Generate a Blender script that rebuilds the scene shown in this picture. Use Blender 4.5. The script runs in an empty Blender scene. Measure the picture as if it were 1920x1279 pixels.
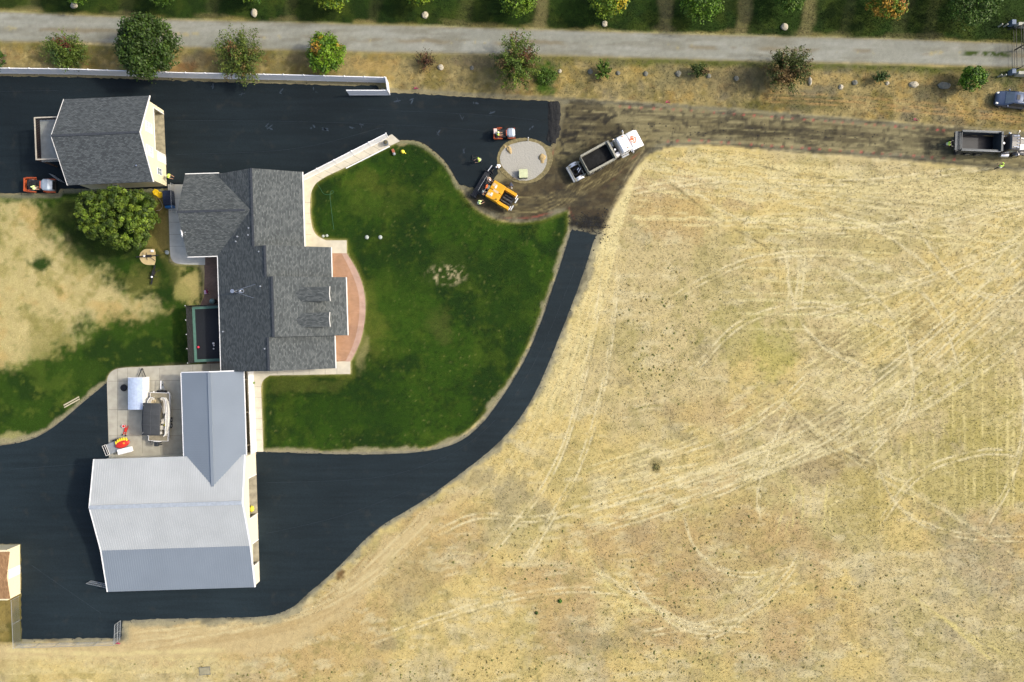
import bpy, bmesh, math, random
import numpy as np
from mathutils import Vector, Matrix
R = math.radians
random.seed(7); rng = np.random.default_rng(7)
S = bpy.context.scene; COL = S.collection
# ---------------------------------------------------------------- camera, sky, sun, exposure
H = 91.4; F = 1280.0; CX, CY = 960.0, 639.5           # camera height; photo pixels of the lens
cd = bpy.data.cameras.new('camera'); cam = bpy.data.objects.new('camera', cd); COL.objects.link(cam)
cam.location = (0, 0, H); cam.rotation_euler = (0, 0, 0)
cd.lens = 24.0; cd.sensor_width = 36.0; cd.clip_start = 0.5; cd.clip_end = 6000
S.camera = cam
SUN_EL, SUN_AZ = 39.0, 7.0                             # azimuth measured from +X towards +Y
w = bpy.data.worlds.new('World'); S.world = w; w.use_nodes = True
nt = w.node_tree; bg = nt.nodes['Background']; sky = nt.nodes.new('ShaderNodeTexSky')
sky.sky_type = 'NISHITA'; sky.sun_disc = False; sky.sun_elevation = R(SUN_EL); sky.sun_rotation = R(90 - SUN_AZ)
sky.air_density = 1.0; sky.dust_density = 5.0; sky.ozone_density = 1.0
nt.links.new(sky.outputs[0], bg.inputs[0]); bg.inputs[1].default_value = 0.15
sd = bpy.data.lights.new('sun', 'SUN'); so = bpy.data.objects.new('sun', sd); COL.objects.link(so)
sd.energy = 2.0; sd.angle = R(3.0); sd.color = (1.0, 0.93, 0.80)
sdir = Vector((math.cos(R(SUN_EL)) * math.cos(R(SUN_AZ)), math.cos(R(SUN_EL)) * math.sin(R(SUN_AZ)), math.sin(R(SUN_EL))))
so.rotation_euler = sdir.to_track_quat('Z', 'Y').to_euler(); so.location = (60, 20, 60)
S.view_settings.view_transform = 'Standard'; S.view_settings.look = 'None'
S.view_settings.exposure = 0.63; S.view_settings.gamma = 1.0
S.render.resolution_x = 1024; S.render.resolution_y = 682

# ---------------------------------------------------------------- helpers
def P(px, py, z=0.0):
    k = (H - z) / F
    return Vector(((px - CX) * k, (CY - py) * k, z))
def lin(c):
    c = c / 255.0
    return c / 12.92 if c <= 0.04045 else ((c + 0.055) / 1.055) ** 2.4
KA = 1.40
def A(r, g, b, k=1.0): return tuple(min(0.9, lin(c) / KA * k) for c in (r, g, b))
MATS = {}
def mat(name, col, rough=0.6, metal=0.0, nz=None, bump=None, spec=0.4, alpha=1.0, var=None):
    """procedural material: nz=(scale, amount[, detail]) mottles the colour, bump=(scale, strength)"""
    if name in MATS: return MATS[name]
    m = bpy.data.materials.new(name); m.use_nodes = True; t = m.node_tree; b = t.nodes['Principled BSDF']
    b.inputs['Roughness'].default_value = rough; b.inputs['Metallic'].default_value = metal
    b.inputs['Specular IOR Level'].default_value = spec
    if alpha < 1: b.inputs['Alpha'].default_value = alpha
    tc = t.nodes.new('ShaderNodeTexCoord')
    nz = nz or (3.0, 0.12)
    n = t.nodes.new('ShaderNodeTexNoise'); n.inputs['Scale'].default_value = nz[0]
    n.inputs['Detail'].default_value = nz[2] if len(nz) > 2 else 6
    t.links.new(tc.outputs['Object'], n.inputs['Vector'])
    mr = t.nodes.new('ShaderNodeMapRange'); mr.inputs[1].default_value = 0.3; mr.inputs[2].default_value = 0.7
    mr.inputs[3].default_value = 1 - nz[1]; mr.inputs[4].default_value = 1 + nz[1]
    t.links.new(n.outputs[0], mr.inputs[0])
    vm = t.nodes.new('ShaderNodeVectorMath'); vm.operation = 'SCALE'
    if col == 'VC':
        a = t.nodes.new('ShaderNodeAttribute'); a.attribute_name = 'Col'; t.links.new(a.outputs['Color'], vm.inputs[0])
    else:
        vm.inputs[0].default_value = col[:3]
    t.links.new(mr.outputs[0], vm.inputs['Scale'])
    last = vm
    if var:
        for (sc, am, tint) in var:
            n3 = t.nodes.new('ShaderNodeTexNoise'); n3.inputs['Scale'].default_value = sc; n3.inputs['Detail'].default_value = 7; n3.inputs['Roughness'].default_value = .65
            t.links.new(tc.outputs['Object'], n3.inputs['Vector'])
            r3 = t.nodes.new('ShaderNodeValToRGB'); e = r3.color_ramp.elements; e[0].position = .32; e[1].position = .68
            e[0].color = (1-am*tint[0], 1-am*tint[1], 1-am*tint[2], 1); e[1].color = (1+am*.9, 1+am*.9, 1+am*.9, 1)
            m3 = t.nodes.new('ShaderNodeVectorMath'); m3.operation = 'MULTIPLY'; t.links.new(last.outputs[0], m3.inputs[0]); t.links.new(r3.outputs[0], m3.inputs[1]); last = m3
    t.links.new(last.outputs[0], b.inputs['Base Color'])
    if bump:
        n2 = t.nodes.new('ShaderNodeTexNoise'); n2.inputs['Scale'].default_value = bump[0]; n2.inputs['Detail'].default_value = 5
        t.links.new(tc.outputs['Object'], n2.inputs['Vector'])
        bp = t.nodes.new('ShaderNodeBump'); bp.inputs['Strength'].default_value = bump[1]; bp.inputs['Distance'].default_value = 0.1
        t.links.new(n2.outputs[0], bp.inputs['Height']); t.links.new(bp.outputs[0], b.inputs['Normal'])
    MATS[name] = m
    return m
def shingle(name, c1, c2, ew):
    m = bpy.data.materials.new(name); m.use_nodes = True; t = m.node_tree; b = t.nodes['Principled BSDF']
    b.inputs['Roughness'].default_value = 0.9; b.inputs['Specular IOR Level'].default_value = 0.25
    tc = t.nodes.new('ShaderNodeTexCoord'); mp = t.nodes.new('ShaderNodeMapping')
    if not ew: mp.inputs['Rotation'].default_value = (0, 0, R(90))
    t.links.new(tc.outputs['Object'], mp.inputs[0])
    br = t.nodes.new('ShaderNodeTexBrick'); br.inputs['Scale'].default_value = 1.0
    br.inputs['Brick Width'].default_value = 0.34; br.inputs['Row Height'].default_value = 0.15
    br.inputs['Mortar Size'].default_value = 0.012; br.inputs['Bias'].default_value = -0.1
    br.inputs['Color1'].default_value = (*c1, 1); br.inputs['Color2'].default_value = (*c2, 1)
    br.inputs['Mortar'].default_value = (c1[0]*.5, c1[1]*.5, c1[2]*.5, 1)
    t.links.new(mp.outputs[0], br.inputs['Vector'])
    n = t.nodes.new('ShaderNodeTexNoise'); n.inputs['Scale'].default_value = 5.5; n.inputs['Detail'].default_value = 6; n.inputs['Roughness'].default_value = .7
    t.links.new(mp.outputs[0], n.inputs['Vector'])
    mr = t.nodes.new('ShaderNodeMapRange'); mr.inputs[1].default_value = .25; mr.inputs[2].default_value = .75; mr.inputs[3].default_value = .82; mr.inputs[4].default_value = 1.18
    t.links.new(n.outputs[0], mr.inputs[0])
    vm = t.nodes.new('ShaderNodeVectorMath'); vm.operation = 'SCALE'
    t.links.new(br.outputs[0], vm.inputs[0]); t.links.new(mr.outputs[0], vm.inputs['Scale']); t.links.new(vm.outputs[0], b.inputs['Base Color'])
    return m

class MB:
    def __init__(s, T=None): s.v = []; s.f = []; s.mi = []; s.m = 0; s.T = T
    def add(s, vs, fs):
        o = len(s.v)
        s.v += [tuple(s.T @ Vector(p)) for p in vs] if s.T is not None else [tuple(p) for p in vs]
        s.f += [tuple(i + o for i in f) for f in fs]; s.mi += [s.m] * len(fs)
        return s
    def box(s, x0, x1, y0, y1, z0, z1):
        s.add([(x0,y0,z0),(x1,y0,z0),(x1,y1,z0),(x0,y1,z0),(x0,y0,z1),(x1,y0,z1),(x1,y1,z1),(x0,y1,z1)],
              [(3,2,1,0),(4,5,6,7),(0,1,5,4),(1,2,6,5),(2,3,7,6),(3,0,4,7)]); return s
    def cbox(s, c, d, rz=0.0):
        cs, sn = math.cos(rz), math.sin(rz); vs = []
        for z in (-.5, .5):
            for x, y in ((-.5,-.5),(.5,-.5),(.5,.5),(-.5,.5)):
                X, Y = x*d[0], y*d[1]; vs.append((c[0]+X*cs-Y*sn, c[1]+X*sn+Y*cs, c[2]+z*d[2]))
        s.add(vs, [(3,2,1,0),(4,5,6,7),(0,1,5,4),(1,2,6,5),(2,3,7,6),(3,0,4,7)]); return s
    def bar(s, p, q, w, h=None):
        """rectangular bar from p to q"""
        h = h or w; p = Vector(p); q = Vector(q); d = (q-p).normalized()
        up = Vector((0,0,1)) if abs(d.z) < .95 else Vector((1,0,0))
        a = d.cross(up).normalized(); b = a.cross(d)
        vs = [e + a*sx*w/2 + b*sy*h/2 for e in (p, q) for sx, sy in ((-1,-1),(1,-1),(1,1),(-1,1))]
        s.add(vs, [(3,2,1,0),(4,5,6,7),(0,1,5,4),(1,2,6,5),(2,3,7,6),(3,0,4,7)]); return s
    def tube(s, p, q, r, r2=None, n=8):
        r2 = r if r2 is None else r2; p = Vector(p); q = Vector(q); d = (q-p).normalized()
        up = Vector((0,0,1)) if abs(d.z) < .95 else Vector((1,0,0))
        a = d.cross(up).normalized(); b = a.cross(d); vs = []
        for e, rr in ((p, r), (q, r2)):
            for i in range(n):
                t = 2*math.pi*i/n; vs.append(e + a*math.cos(t)*rr + b*math.sin(t)*rr)
        s.add(vs, [(i, (i+1)%n, n+(i+1)%n, n+i) for i in range(n)] + [tuple(range(n-1,-1,-1)), tuple(range(n, 2*n))]); return s
    def path(s, pts, r, n=6):
        for a, b in zip(pts[:-1], pts[1:]): s.tube(a, b, r, r, n)
        return s
    def ball(s, c, r, n=10, m=6, z0=-1.0):
        r = (r, r, r) if not hasattr(r, '__len__') else r; vs = []; fs = []
        t0 = math.asin(z0)
        for j in range(m+1):
            t = t0 + (math.pi/2 - t0)*j/m
            for i in range(n):
                a = 2*math.pi*i/n; vs.append((c[0]+r[0]*math.cos(t)*math.cos(a), c[1]+r[1]*math.cos(t)*math.sin(a), c[2]+r[2]*math.sin(t)))
        for j in range(m):
            for i in range(n): fs.append((j*n+i, j*n+(i+1)%n, (j+1)*n+(i+1)%n, (j+1)*n+i))
        fs.append(tuple(range(n-1,-1,-1))); s.add(vs, fs); return s
    def torus(s, c, RR, r, ax='z', n=18, m=7):
        vs = []; fs = []
        for i in range(n):
            a = 2*math.pi*i/n
            for j in range(m):
                b = 2*math.pi*j/m; x = (RR+r*math.cos(b))*math.cos(a); y = (RR+r*math.cos(b))*math.sin(a); z = r*math.sin(b)
                if ax == 'y': x, y, z = x, z, y
                if ax == 'x': x, y, z = z, x, y
                vs.append((c[0]+x, c[1]+y, c[2]+z))
        for i in range(n):
            for j in range(m): fs.append((i*m+j, ((i+1)%n)*m+j, ((i+1)%n)*m+(j+1)%m, i*m+(j+1)%m))
        s.add(vs, fs); return s
    def prism(s, pts, z0, z1):
        n = len(pts); s.add([(x,y,z0) for x,y in pts] + [(x,y,z1) for x,y in pts],
            [tuple(range(n-1,-1,-1)), tuple(range(n,2*n))] + [(i,(i+1)%n,n+(i+1)%n,n+i) for i in range(n)]); return s
    def ext(s, prof, a0, a1, ax='x'):
        """profile [(t,z)] extruded along ax"""
        n = len(prof)
        g = (lambda a, t, z: (a, t, z)) if ax == 'x' else (lambda a, t, z: (t, a, z))
        s.add([g(a0,t,z) for t,z in prof] + [g(a1,t,z) for t,z in prof],
            [tuple(range(n-1,-1,-1)), tuple(range(n,2*n))] + [(i,(i+1)%n,n+(i+1)%n,n+i) for i in range(n)]); return s
    def loft(s, rings):
        n = len(rings[0]); vs = [p for r in rings for p in r]; fs = []
        for k in range(len(rings)-1):
            for i in range(n): fs.append((k*n+i, k*n+(i+1)%n, (k+1)*n+(i+1)%n, (k+1)*n+i))
        fs.append(tuple(range(n-1,-1,-1))); fs.append(tuple(range((len(rings)-1)*n, len(rings)*n)))
        s.add(vs, fs); return s
    def build(s, name, mats, parent=None, bevel=0, smooth=False, label=None):
        me = bpy.data.meshes.new(name); me.from_pydata(s.v, [], s.f)
        for m in (mats if isinstance(mats, (list, tuple)) else [mats]): me.materials.append(m)
        me.polygons.foreach_set('material_index', s.mi)
        bm = bmesh.new(); bm.from_mesh(me); bmesh.ops.recalc_face_normals(bm, faces=bm.faces); bm.to_mesh(me); bm.free()
        if smooth: me.polygons.foreach_set('use_smooth', [True]*len(me.polygons))
        o = bpy.data.objects.new(name, me); COL.objects.link(o)
        if parent is not None: o.parent = parent
        if bevel:
            b = o.modifiers.new('bevel', 'BEVEL'); b.width = bevel; b.segments = 2; b.limit_method = 'ANGLE'; b.angle_limit = R(40)
        if label: o['label'] = label
        return o
def thing(name, label, cat, loc=(0,0,0), rz=0.0, group=None):
    o = bpy.data.objects.new(name, None); COL.objects.link(o); o.location = loc; o.rotation_euler = (0,0,rz); o.empty_display_size = .3
    o['label'] = label; o['category'] = cat
    if group: o['group'] = group
    return o
def tag(o, label, cat, group=None, kind=None):
    o['label'] = label; o['category'] = cat
    if group: o['group'] = group
    if kind: o['kind'] = kind
    return o
def structure(o, label=None, cat=None, kind='structure'):
    o['kind'] = kind
    if label: o['label'] = label; o['category'] = cat or o.name.split('.')[0].replace('_', ' ')
    return o
def local(root, px, py, z):
    v = P(px, py, z) - root.location; a = -root.rotation_euler[2]
    return Vector((v.x*math.cos(a)-v.y*math.sin(a), v.x*math.sin(a)+v.y*math.cos(a), z))
def np_mesh(name, V, Fq, m, col=None, parent=None):
    me = bpy.data.meshes.new(name); V = np.asarray(V, np.float32); Fq = np.asarray(Fq, np.int32); k = Fq.shape[1]
    me.vertices.add(len(V)); me.vertices.foreach_set('co', V.ravel())
    me.loops.add(Fq.size); me.loops.foreach_set('vertex_index', Fq.ravel())
    me.polygons.add(len(Fq)); me.polygons.foreach_set('loop_start', np.arange(0, Fq.size, k, dtype=np.int32))
    me.update(calc_edges=True)
    if col is not None:
        a = me.color_attributes.new('Col', 'FLOAT_COLOR', 'POINT')
        c4 = np.ones((len(V), 4), np.float32); c4[:, :3] = col; a.data.foreach_set('color', c4.ravel())
    me.materials.append(m); o = bpy.data.objects.new(name, me); COL.objects.link(o)
    if parent is not None: o.parent = parent
    return o

# ---------------------------------------------------------------- numpy noise
def h2(ix, iy, seed):
    n = (ix.astype(np.int64)*374761393 + iy.astype(np.int64)*668265263 + seed*974634777) & 0xFFFFFFFF
    n = ((n ^ (n >> 13)) * 1274126177) & 0xFFFFFFFF
    n = n ^ (n >> 16)
    return (n & 0xFFFF) / 65535.0
def vn(x, y, seed=0):
    xi = np.floor(x); yi = np.floor(y); fx = x-xi; fy = y-yi; fx = fx*fx*(3-2*fx); fy = fy*fy*(3-2*fy)
    a = h2(xi, yi, seed); b = h2(xi+1, yi, seed); c = h2(xi, yi+1, seed); d = h2(xi+1, yi+1, seed)
    return (a*(1-fx)+b*fx)*(1-fy) + (c*(1-fx)+d*fx)*fy
def fbm(x, y, sc, octv=4, seed=0, g=.5):
    t = 0; a = 1; s_ = 0
    for i in range(octv):
        t = t + a*vn(x/sc*(2.03**i)+17.3*i, y/sc*(2.03**i)-9.1*i, seed+i); s_ += a; a *= g
    return t/s_
def sst(a, b, x): t = np.clip((x-a)/(b-a), 0, 1); return t*t*(3-2*t)
def chaikin(pts, it=3, closed=True):
    pts = [(p[0], p[1], (len(p) > 2)) for p in pts]
    for _ in range(it):
        out = []; n = len(pts)
        for i in range(n):
            p = pts[i]
            if p[2] or (not closed and i in (0, n-1)): out.append(p); continue
            a = pts[i-1]; b = pts[(i+1) % n]
            out.append((p[0]*.75+a[0]*.25, p[1]*.75+a[1]*.25, False)); out.append((p[0]*.75+b[0]*.25, p[1]*.75+b[1]*.25, False))
        pts = out
    return np.array([(p[0], p[1]) for p in pts])
def sdf(X, Y, poly):
    """signed distance, negative inside (pixel units)"""
    d = np.full(X.shape, 1e9); ins = np.zeros(X.shape, bool); n = len(poly)
    for i in range(n):
        ax, ay = poly[i]; bx, by = poly[(i+1) % n]; ex, ey = bx-ax, by-ay; L = ex*ex+ey*ey
        if L < 1e-9: continue
        t = np.clip(((X-ax)*ex+(Y-ay)*ey)/L, 0, 1)
        d = np.minimum(d, (X-ax-t*ex)**2+(Y-ay-t*ey)**2)
        c = ((ay > Y) != (by > Y)) & (X < (bx-ax)*(Y-ay)/((by-ay) if by != ay else 1e-9)+ax); ins ^= c
    return np.where(ins, -1, 1)*np.sqrt(d)
def near_line(X, Y, pts):
    d = np.full(X.shape, 1e9)
    for (ax, ay), (bx, by) in zip(pts[:-1], pts[1:]):
        ex, ey = bx-ax, by-ay; t = np.clip(((X-ax)*ex+(Y-ay)*ey)/(ex*ex+ey*ey+1e-9), 0, 1)
        d = np.minimum(d, (X-ax-t*ex)**2+(Y-ay-t*ey)**2)
    return np.sqrt(d)

# ---------------------------------------------------------------- outlines of the ground zones (photo pixels of the flat ground)
LX, RX = -260, 2180
ROAD = chaikin([(LX,14,1),(0,22),(200,31),(340,38),(520,41),(700,47),(900,52),(1080,58),(1290,64),(1480,69),(1690,73),(1900,82),(RX,90,1),
                (RX,140,1),(1920,128),(1840,124),(1640,119),(1480,116),(1300,112),(1080,105),(940,102),(700,98),(520,94),(340,89),(170,80),(0,78),(LX,72,1)])
VERGE = chaikin([(LX,76,1),(0,78,1),(340,88,1),(700,98,1),(1080,105,1),(1480,116,1),(1920,128,1),(RX,138,1),(RX,270,1),(1920,247),(1700,230),(1480,212),(1270,195),(1050,183),(860,174),(737,170,1),(728,152,1),(540,144,1),(360,142,1),(0,134,1),(LX,130,1)])
TRACK = chaikin([(737,170,1),(860,173),(1050,183),(1270,195),(1480,212),(1700,230),(1920,247),(RX,270,1),(RX,345,1),(1920,321),(1820,313),(1700,301),(1580,291),(1480,285),(1390,276),(1300,270),(1250,276),(1215,290),(1190,318),(1168,352),(1150,390),(1135,425),(1122,440,1),
                (1068,432,1),(1066,394,1),(1040,405),(1010,414),(975,419),(930,413),(893,393),(868,360),(858,344,1),(870,300,1),(1040,190,1)])
ASPH_N = chaikin([(LX,146,1),(0,143,1),(140,145,1),(340,152,1),(520,157,1),(650,161,1),(706,160,1),(712,174,1),(737,174,1),(860,181),(960,187),(1045,191,1),(1050,200),(1049,225),(1046,250),(1036,268),(1032,275,1),
                (1015,268),(1000,262),(980,260),(962,263),(945,272),(934,290),(932,305),(933,316,1),(934,326,1),(920,345,1),(905,358,1),(861,346,1),(848,322),(835,302),(815,283),(793,267),(773,262),(748,264,1),(733,252,1),(560,345,1),(328,346,1),(324,354,1),(112,354,1),(109,362,1),(0,362,1),(LX,364,1)])
ASPH_S = chaikin([(1073,430,1),(1117,440,1),(1108,468),(1098,500),(1084,540),(1069,580),(1050,628),(1030,678),(1010,725),(985,770),(958,806),(925,840),(885,872),(845,902),(800,935),(755,962),(715,985),(680,1015),(650,1048),(615,1082),(580,1110),(555,1135),(530,1148),(500,1156),(440,1158),(300,1160),(230,1164,1),
                (227,1196,1),(130,1197,1),(41,1198,1),(40,1020,1),(LX,1018,1),(LX,836,1),(0,836,1),(40,830),(75,818),(110,795),(150,760),(180,735),(203,716,1),(300,850,1),(490,847,1),(560,850),(640,852),(720,852),(780,849),(830,841),(870,825),(905,795),(935,755),(960,718),(985,675),(1005,630),(1022,585),(1037,540),(1050,500),(1062,462)])
LAWN_F = chaikin([(748,266,1),(770,263),(793,269),(813,286),(832,305),(845,325),(858,348),(873,371),(890,391),(912,405),(940,415),(975,418),(1010,413),(1040,404),(1066,394,1),(1067,425,1),(1060,455),(1046,500),(1032,545),(1017,585),(1000,630),(980,672),(955,715),(930,753),(900,788),(868,816),(830,833),(780,843),(720,847),(640,847),(560,845),(494,845,1),
                (490,722),(493,710),(506,703,1),(657,701,1),(657,678,1),(673,650),(683,610),(686,570),(680,535),(668,505),(650,475,1),(650,451,1),(612,451),(594,443),(584,422),(582,385),(582,360),(590,342),(610,331,1)])
LAWN_B = chaikin([(LX,368,1),(0,366,1),(110,364,1),(122,354,1),(312,355,1),(318,360,1),(320,490,1),(328,495),(345,496),(372,496),(381,508),(382,530),(382,560),(376,572,1),(416,572,1),(416,684,1),(240,690),(212,694),(203,706),(201,716,1),(170,738),(140,765),(105,794),(70,816),(35,827),(0,832,1),(LX,832,1)])
ISLAND = chaikin([(979,258),(1004,261),(1024,271),(1036,287),(1037,302),(1029,322),(1012,338),(991,345),(968,343),(955,336),(940,324),(932,310),(932,290),(942,272),(958,262)])
ISL_IN = chaikin([(982,264),(1006,267),(1022,279),(1027,300),(1020,320),(1003,335),(985,340),(966,337),(950,322),(938,308),(937,290),(950,273)])

# ---------------------------------------------------------------- colour canvas of the soil, straw, grass and gravel (albedo)
ST = 2.0
gx = np.arange(-240, 2160+1, ST); gy = np.arange(-200, 1480+1, ST)
X, Y = np.meshgrid(gx, gy)
def cc(*c): return np.array(A(*c))
def mix(C, col, m): m = m[..., None]; return C*(1-m) + (col if isinstance(col, np.ndarray) and col.ndim == 3 else np.asarray(col))*m
wx = (fbm(X, Y, 40, 4, 3)-.5); wy = (fbm(X, Y, 40, 4, 5)-.5)
fine = fbm(X, Y, 7, 3, 11, .7); med = fbm(X, Y, 36, 4, 21, .6); big = fbm(X, Y, 210, 4, 31)
# --- dry field
C = np.zeros(X.shape+(3,)) + cc(202,184,134)
C = mix(C, cc(214,190,120), sst(.42,.62,fbm(X,Y,120,4,41))*.7)
C = mix(C, cc(178,166,108), sst(.48,.66,fbm(X+90*wx,Y,90,5,51,.6))*.5)
C = mix(C, cc(190,160,112), sst(.52,.66,fbm(X,Y,170,4,61))*.6*sst(700,980,Y))
C = mix(C, cc(182,172,140), sst(.55,.72,fbm(X,Y,70,5,71,.65))*.45*sst(600,1000,Y))
C = mix(C, cc(150,140,84), sst(.52,.72,fbm(X,Y,16,4,81,.75))*.5)
C = mix(C, cc(216,202,158), sst(.55,.72,fbm(X*.6,Y*1.5,26,4,91,.7))*.6)
C = mix(C, cc(158,146,110), sst(.60,.74,fbm(X,Y,60,5,95,.65))*.55)
def blob(C, x, y, rx, ry, col, a, e=.35):
    d = np.sqrt(((X-x+wx*rx*1.6)/rx)**2 + ((Y-y+wy*ry*1.6)/ry)**2) + (fine-.5)*.9 + (med-.5)*1.1
    return mix(C, cc(*col), (1-sst(1-e, 1+e, d))*a)
for b in [(1265,400,70,60,(190,160,108),.55),(1290,345,60,18,(190,168,130),.5),(1385,378,30,12,(190,166,122),.6),(1560,640,40,28,(150,132,88),.5),(1740,600,28,30,(146,128,84),.5),
          (1560,870,70,34,(158,140,104),.6),(1510,800,60,34,(178,160,122),.5),(1330,770,110,26,(186,158,108),.35),(1215,1010,90,40,(190,160,116),.35),(1320,1060,100,40,(176,150,112),.35),
          (1330,1170,110,50,(188,160,116),.35),(1540,1180,90,50,(188,160,112),.35),(1390,980,110,40,(184,156,108),.35),(1232,875,14,14,(108,104,66),.55),(1660,700,20,16,(132,126,90),.5),
          (1440,660,40,60,(176,172,90),.4),(1410,640,90,50,(168,160,88),.4),(1820,880,110,110,(172,160,84),.5),(1620,940,70,50,(178,160,92),.4),(1850,1060,80,60,(170,160,130),.5),
          (1830,760,90,90,(176,162,86),.4),(1030,700,30,60,(190,176,116),.3),(780,1100,60,60,(176,160,112),.4),(860,900,50,30,(176,160,112),.3),(1900,470,40,40,(160,154,110),.4)]:
    C = blob(C, *b)
# mower rows and wheel tracks
def stroke(C, pts, wpx, col, a, brk=.5, seed=0):
    pts = np.array(chaikin([tuple(p) for p in pts], 3, closed=False))
    x0, y0 = pts.min(0)-12-wpx*3; x1, y1 = pts.max(0)+12+wpx*3
    i0, i1 = np.searchsorted(gx, [x0, x1]); j0, j1 = np.searchsorted(gy, [y0, y1])
    if i1 <= i0 or j1 <= j0: return C
    s_ = (slice(j0, j1), slice(i0, i1)); xs = X[s_]; ys = Y[s_]
    d = near_line(xs + wx[s_]*3.0, ys + wy[s_]*3.0, pts)
    ef = sst(0, 26, np.minimum(np.hypot(xs-pts[0][0], ys-pts[0][1]), np.hypot(xs-pts[-1][0], ys-pts[-1][1])))
    k = (1-sst(wpx*.3, wpx, d))*a*1.15*(.15+.85*ef)*(1-brk+brk*2*sst(.38,.62,fbm(xs,ys,22,3,seed+200)))
    C[s_] = mix(C[s_], cc(*col), np.clip(k, 0, 1)); return C
rs = random.Random(5)
STRAW = (224,208,152); PALE = (222,208,160); DK = (134,122,82)
def fan(p0s, p1s, mid, n, wpx, col, a, seed, brk=.6):
    global C
    for i in range(n):
        t = (i+rs.uniform(-.3,.3))/max(1, n-1)
        q = [(p0s[0][k]*(1-t)+p0s[1][k]*t) for k in (0,1)]; e = [(p1s[0][k]*(1-t)+p1s[1][k]*t) for k in (0,1)]
        m_ = [(mid[0][k]*(1-t)+mid[1][k]*t) for k in (0,1)]
        C = stroke(C, [q, m_, e], wpx*rs.uniform(.6,1.5), col, a*rs.uniform(.5,1.1), brk, seed+i)
fan([(1215,300),(1160,420)], [(1930,350),(1930,470)], [(1480,350),(1450,420)], 14, 2.6, STRAW, .6, 1, .8)
fan([(1220,300),(1200,360)], [(1900,380),(1900,500)], [(1380,345),(1480,370)], 8, 2, PALE, .6, 20, .8)
fan([(1290,275),(1300,330)], [(1930,330),(1930,400)], [(1600,318),(1600,360)], 11, 3, STRAW, .55, 40)
fan([(1370,415),(1370,610)], [(1700,430),(1640,615)], [(1500,418),(1500,612)], 10, 1.8, (226,214,158), .75, 60, .4)
fan([(1478,470),(1512,470)], [(1470,600),(1500,575)], [(1482,520),(1508,520)], 5, 2.2, PALE, .8, 80)
fan([(1100,905),(1100,990)], [(1930,420),(1935,640)], [(1560,830),(1650,830)], 13, 2.4, PALE, .48, 90, .8)
fan([(1090,880),(1110,960)], [(1640,600),(1935,560)], [(1350,800),(1500,840)], 10, 2.0, STRAW, .6, 120, .8)
fan([(1500,640),(1550,760)], [(1935,330),(1935,460)], [(1700,540),(1760,600)], 12, 2.2, STRAW, .6, 150, .8)
fan([(1212,300),(1190,320)], [(985,800),(1070,780)], [(1110,470),(1140,520)], 9, 4.5, STRAW, .6, 180)
fan([(1120,460),(1175,470)], [(900,900),(1010,930)], [(1040,700),(1110,720)], 9, 4, (222,202,142), .5, 200)
fan([(1640,690),(1925,660)], [(1655,960),(1925,960)], [(1645,820),(1925,800)], 15, 2.2, (220,204,140), .7, 220, .7)
fan([(1440,880),(1570,900)], [(1450,1010),(1560,1000)], [(1470,940),(1560,950)], 8, 2.2, (218,202,136), .75, 240, .7)
fan([(1440,720),(1520,800)], [(1700,900),(1930,1060)], [(1540,860),(1740,930)], 5, 2.4, PALE, .4, 260, .9)
fan([(1250,1150),(1240,1180)], [(1450,1050),(1500,1080)], [(1330,1180),(1370,1190)], 7, 4, (206,192,150), .4, 280)
fan([(1100,1040),(1130,1090)], [(1260,1130),(1300,1190)], [(1150,1110),(1190,1160)], 6, 3, (218,202,140), .6, 300)
fan([(1690,1100),(1720,1140)], [(1880,1260),(1930,1240)], [(1780,1170),(1810,1180)], 4, 2.5, (214,198,130), .6, 320)
fan([(1880,700),(1925,690)], [(1850,800),(1880,820)], [(1925,760),(1940,770)], 5, 2.5, STRAW, .5, 335)
for q in [((1482,772),(1520,830),(1590,862),(1640,870)),((1490,770),(1530,825),(1600,856),(1650,864)),((1520,630),(1560,660),(1620,672)),((1508,620),(1545,655),(1600,668)),((1480,800),(1500,765),(1490,760)),
          ((1465,830),(1490,780),(1502,760)),((1390,300),(1500,330),(1640,345)),((1240,330),(1340,410),(1450,470)),((1700,690),(1740,705),(1760,720)),((1600,850),(1560,880),(1540,850)),((1120,880),(1110,870),(1115,900))]:
    C = stroke(C, q, 2.2, DK, .6, .5, int(q[0][0]))
for k in range(70):      # short random mower swirls
    x = rs.uniform(700,1920); y = rs.uniform(330,1270)
    if y < 1150-(x-560)*.62 and x < 1150: continue
    a = rs.gauss(-.25,.5); L = rs.uniform(20,90); cv = rs.uniform(-.35,.35)
    C = stroke(C, [(x,y),(x+L*.5*math.cos(a),y+L*.5*math.sin(a)),(x+L*math.cos(a+cv),y+L*math.sin(a+cv))], rs.uniform(1.4,3), STRAW if k % 3 else (160,148,96), .5, .6, k)
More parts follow.
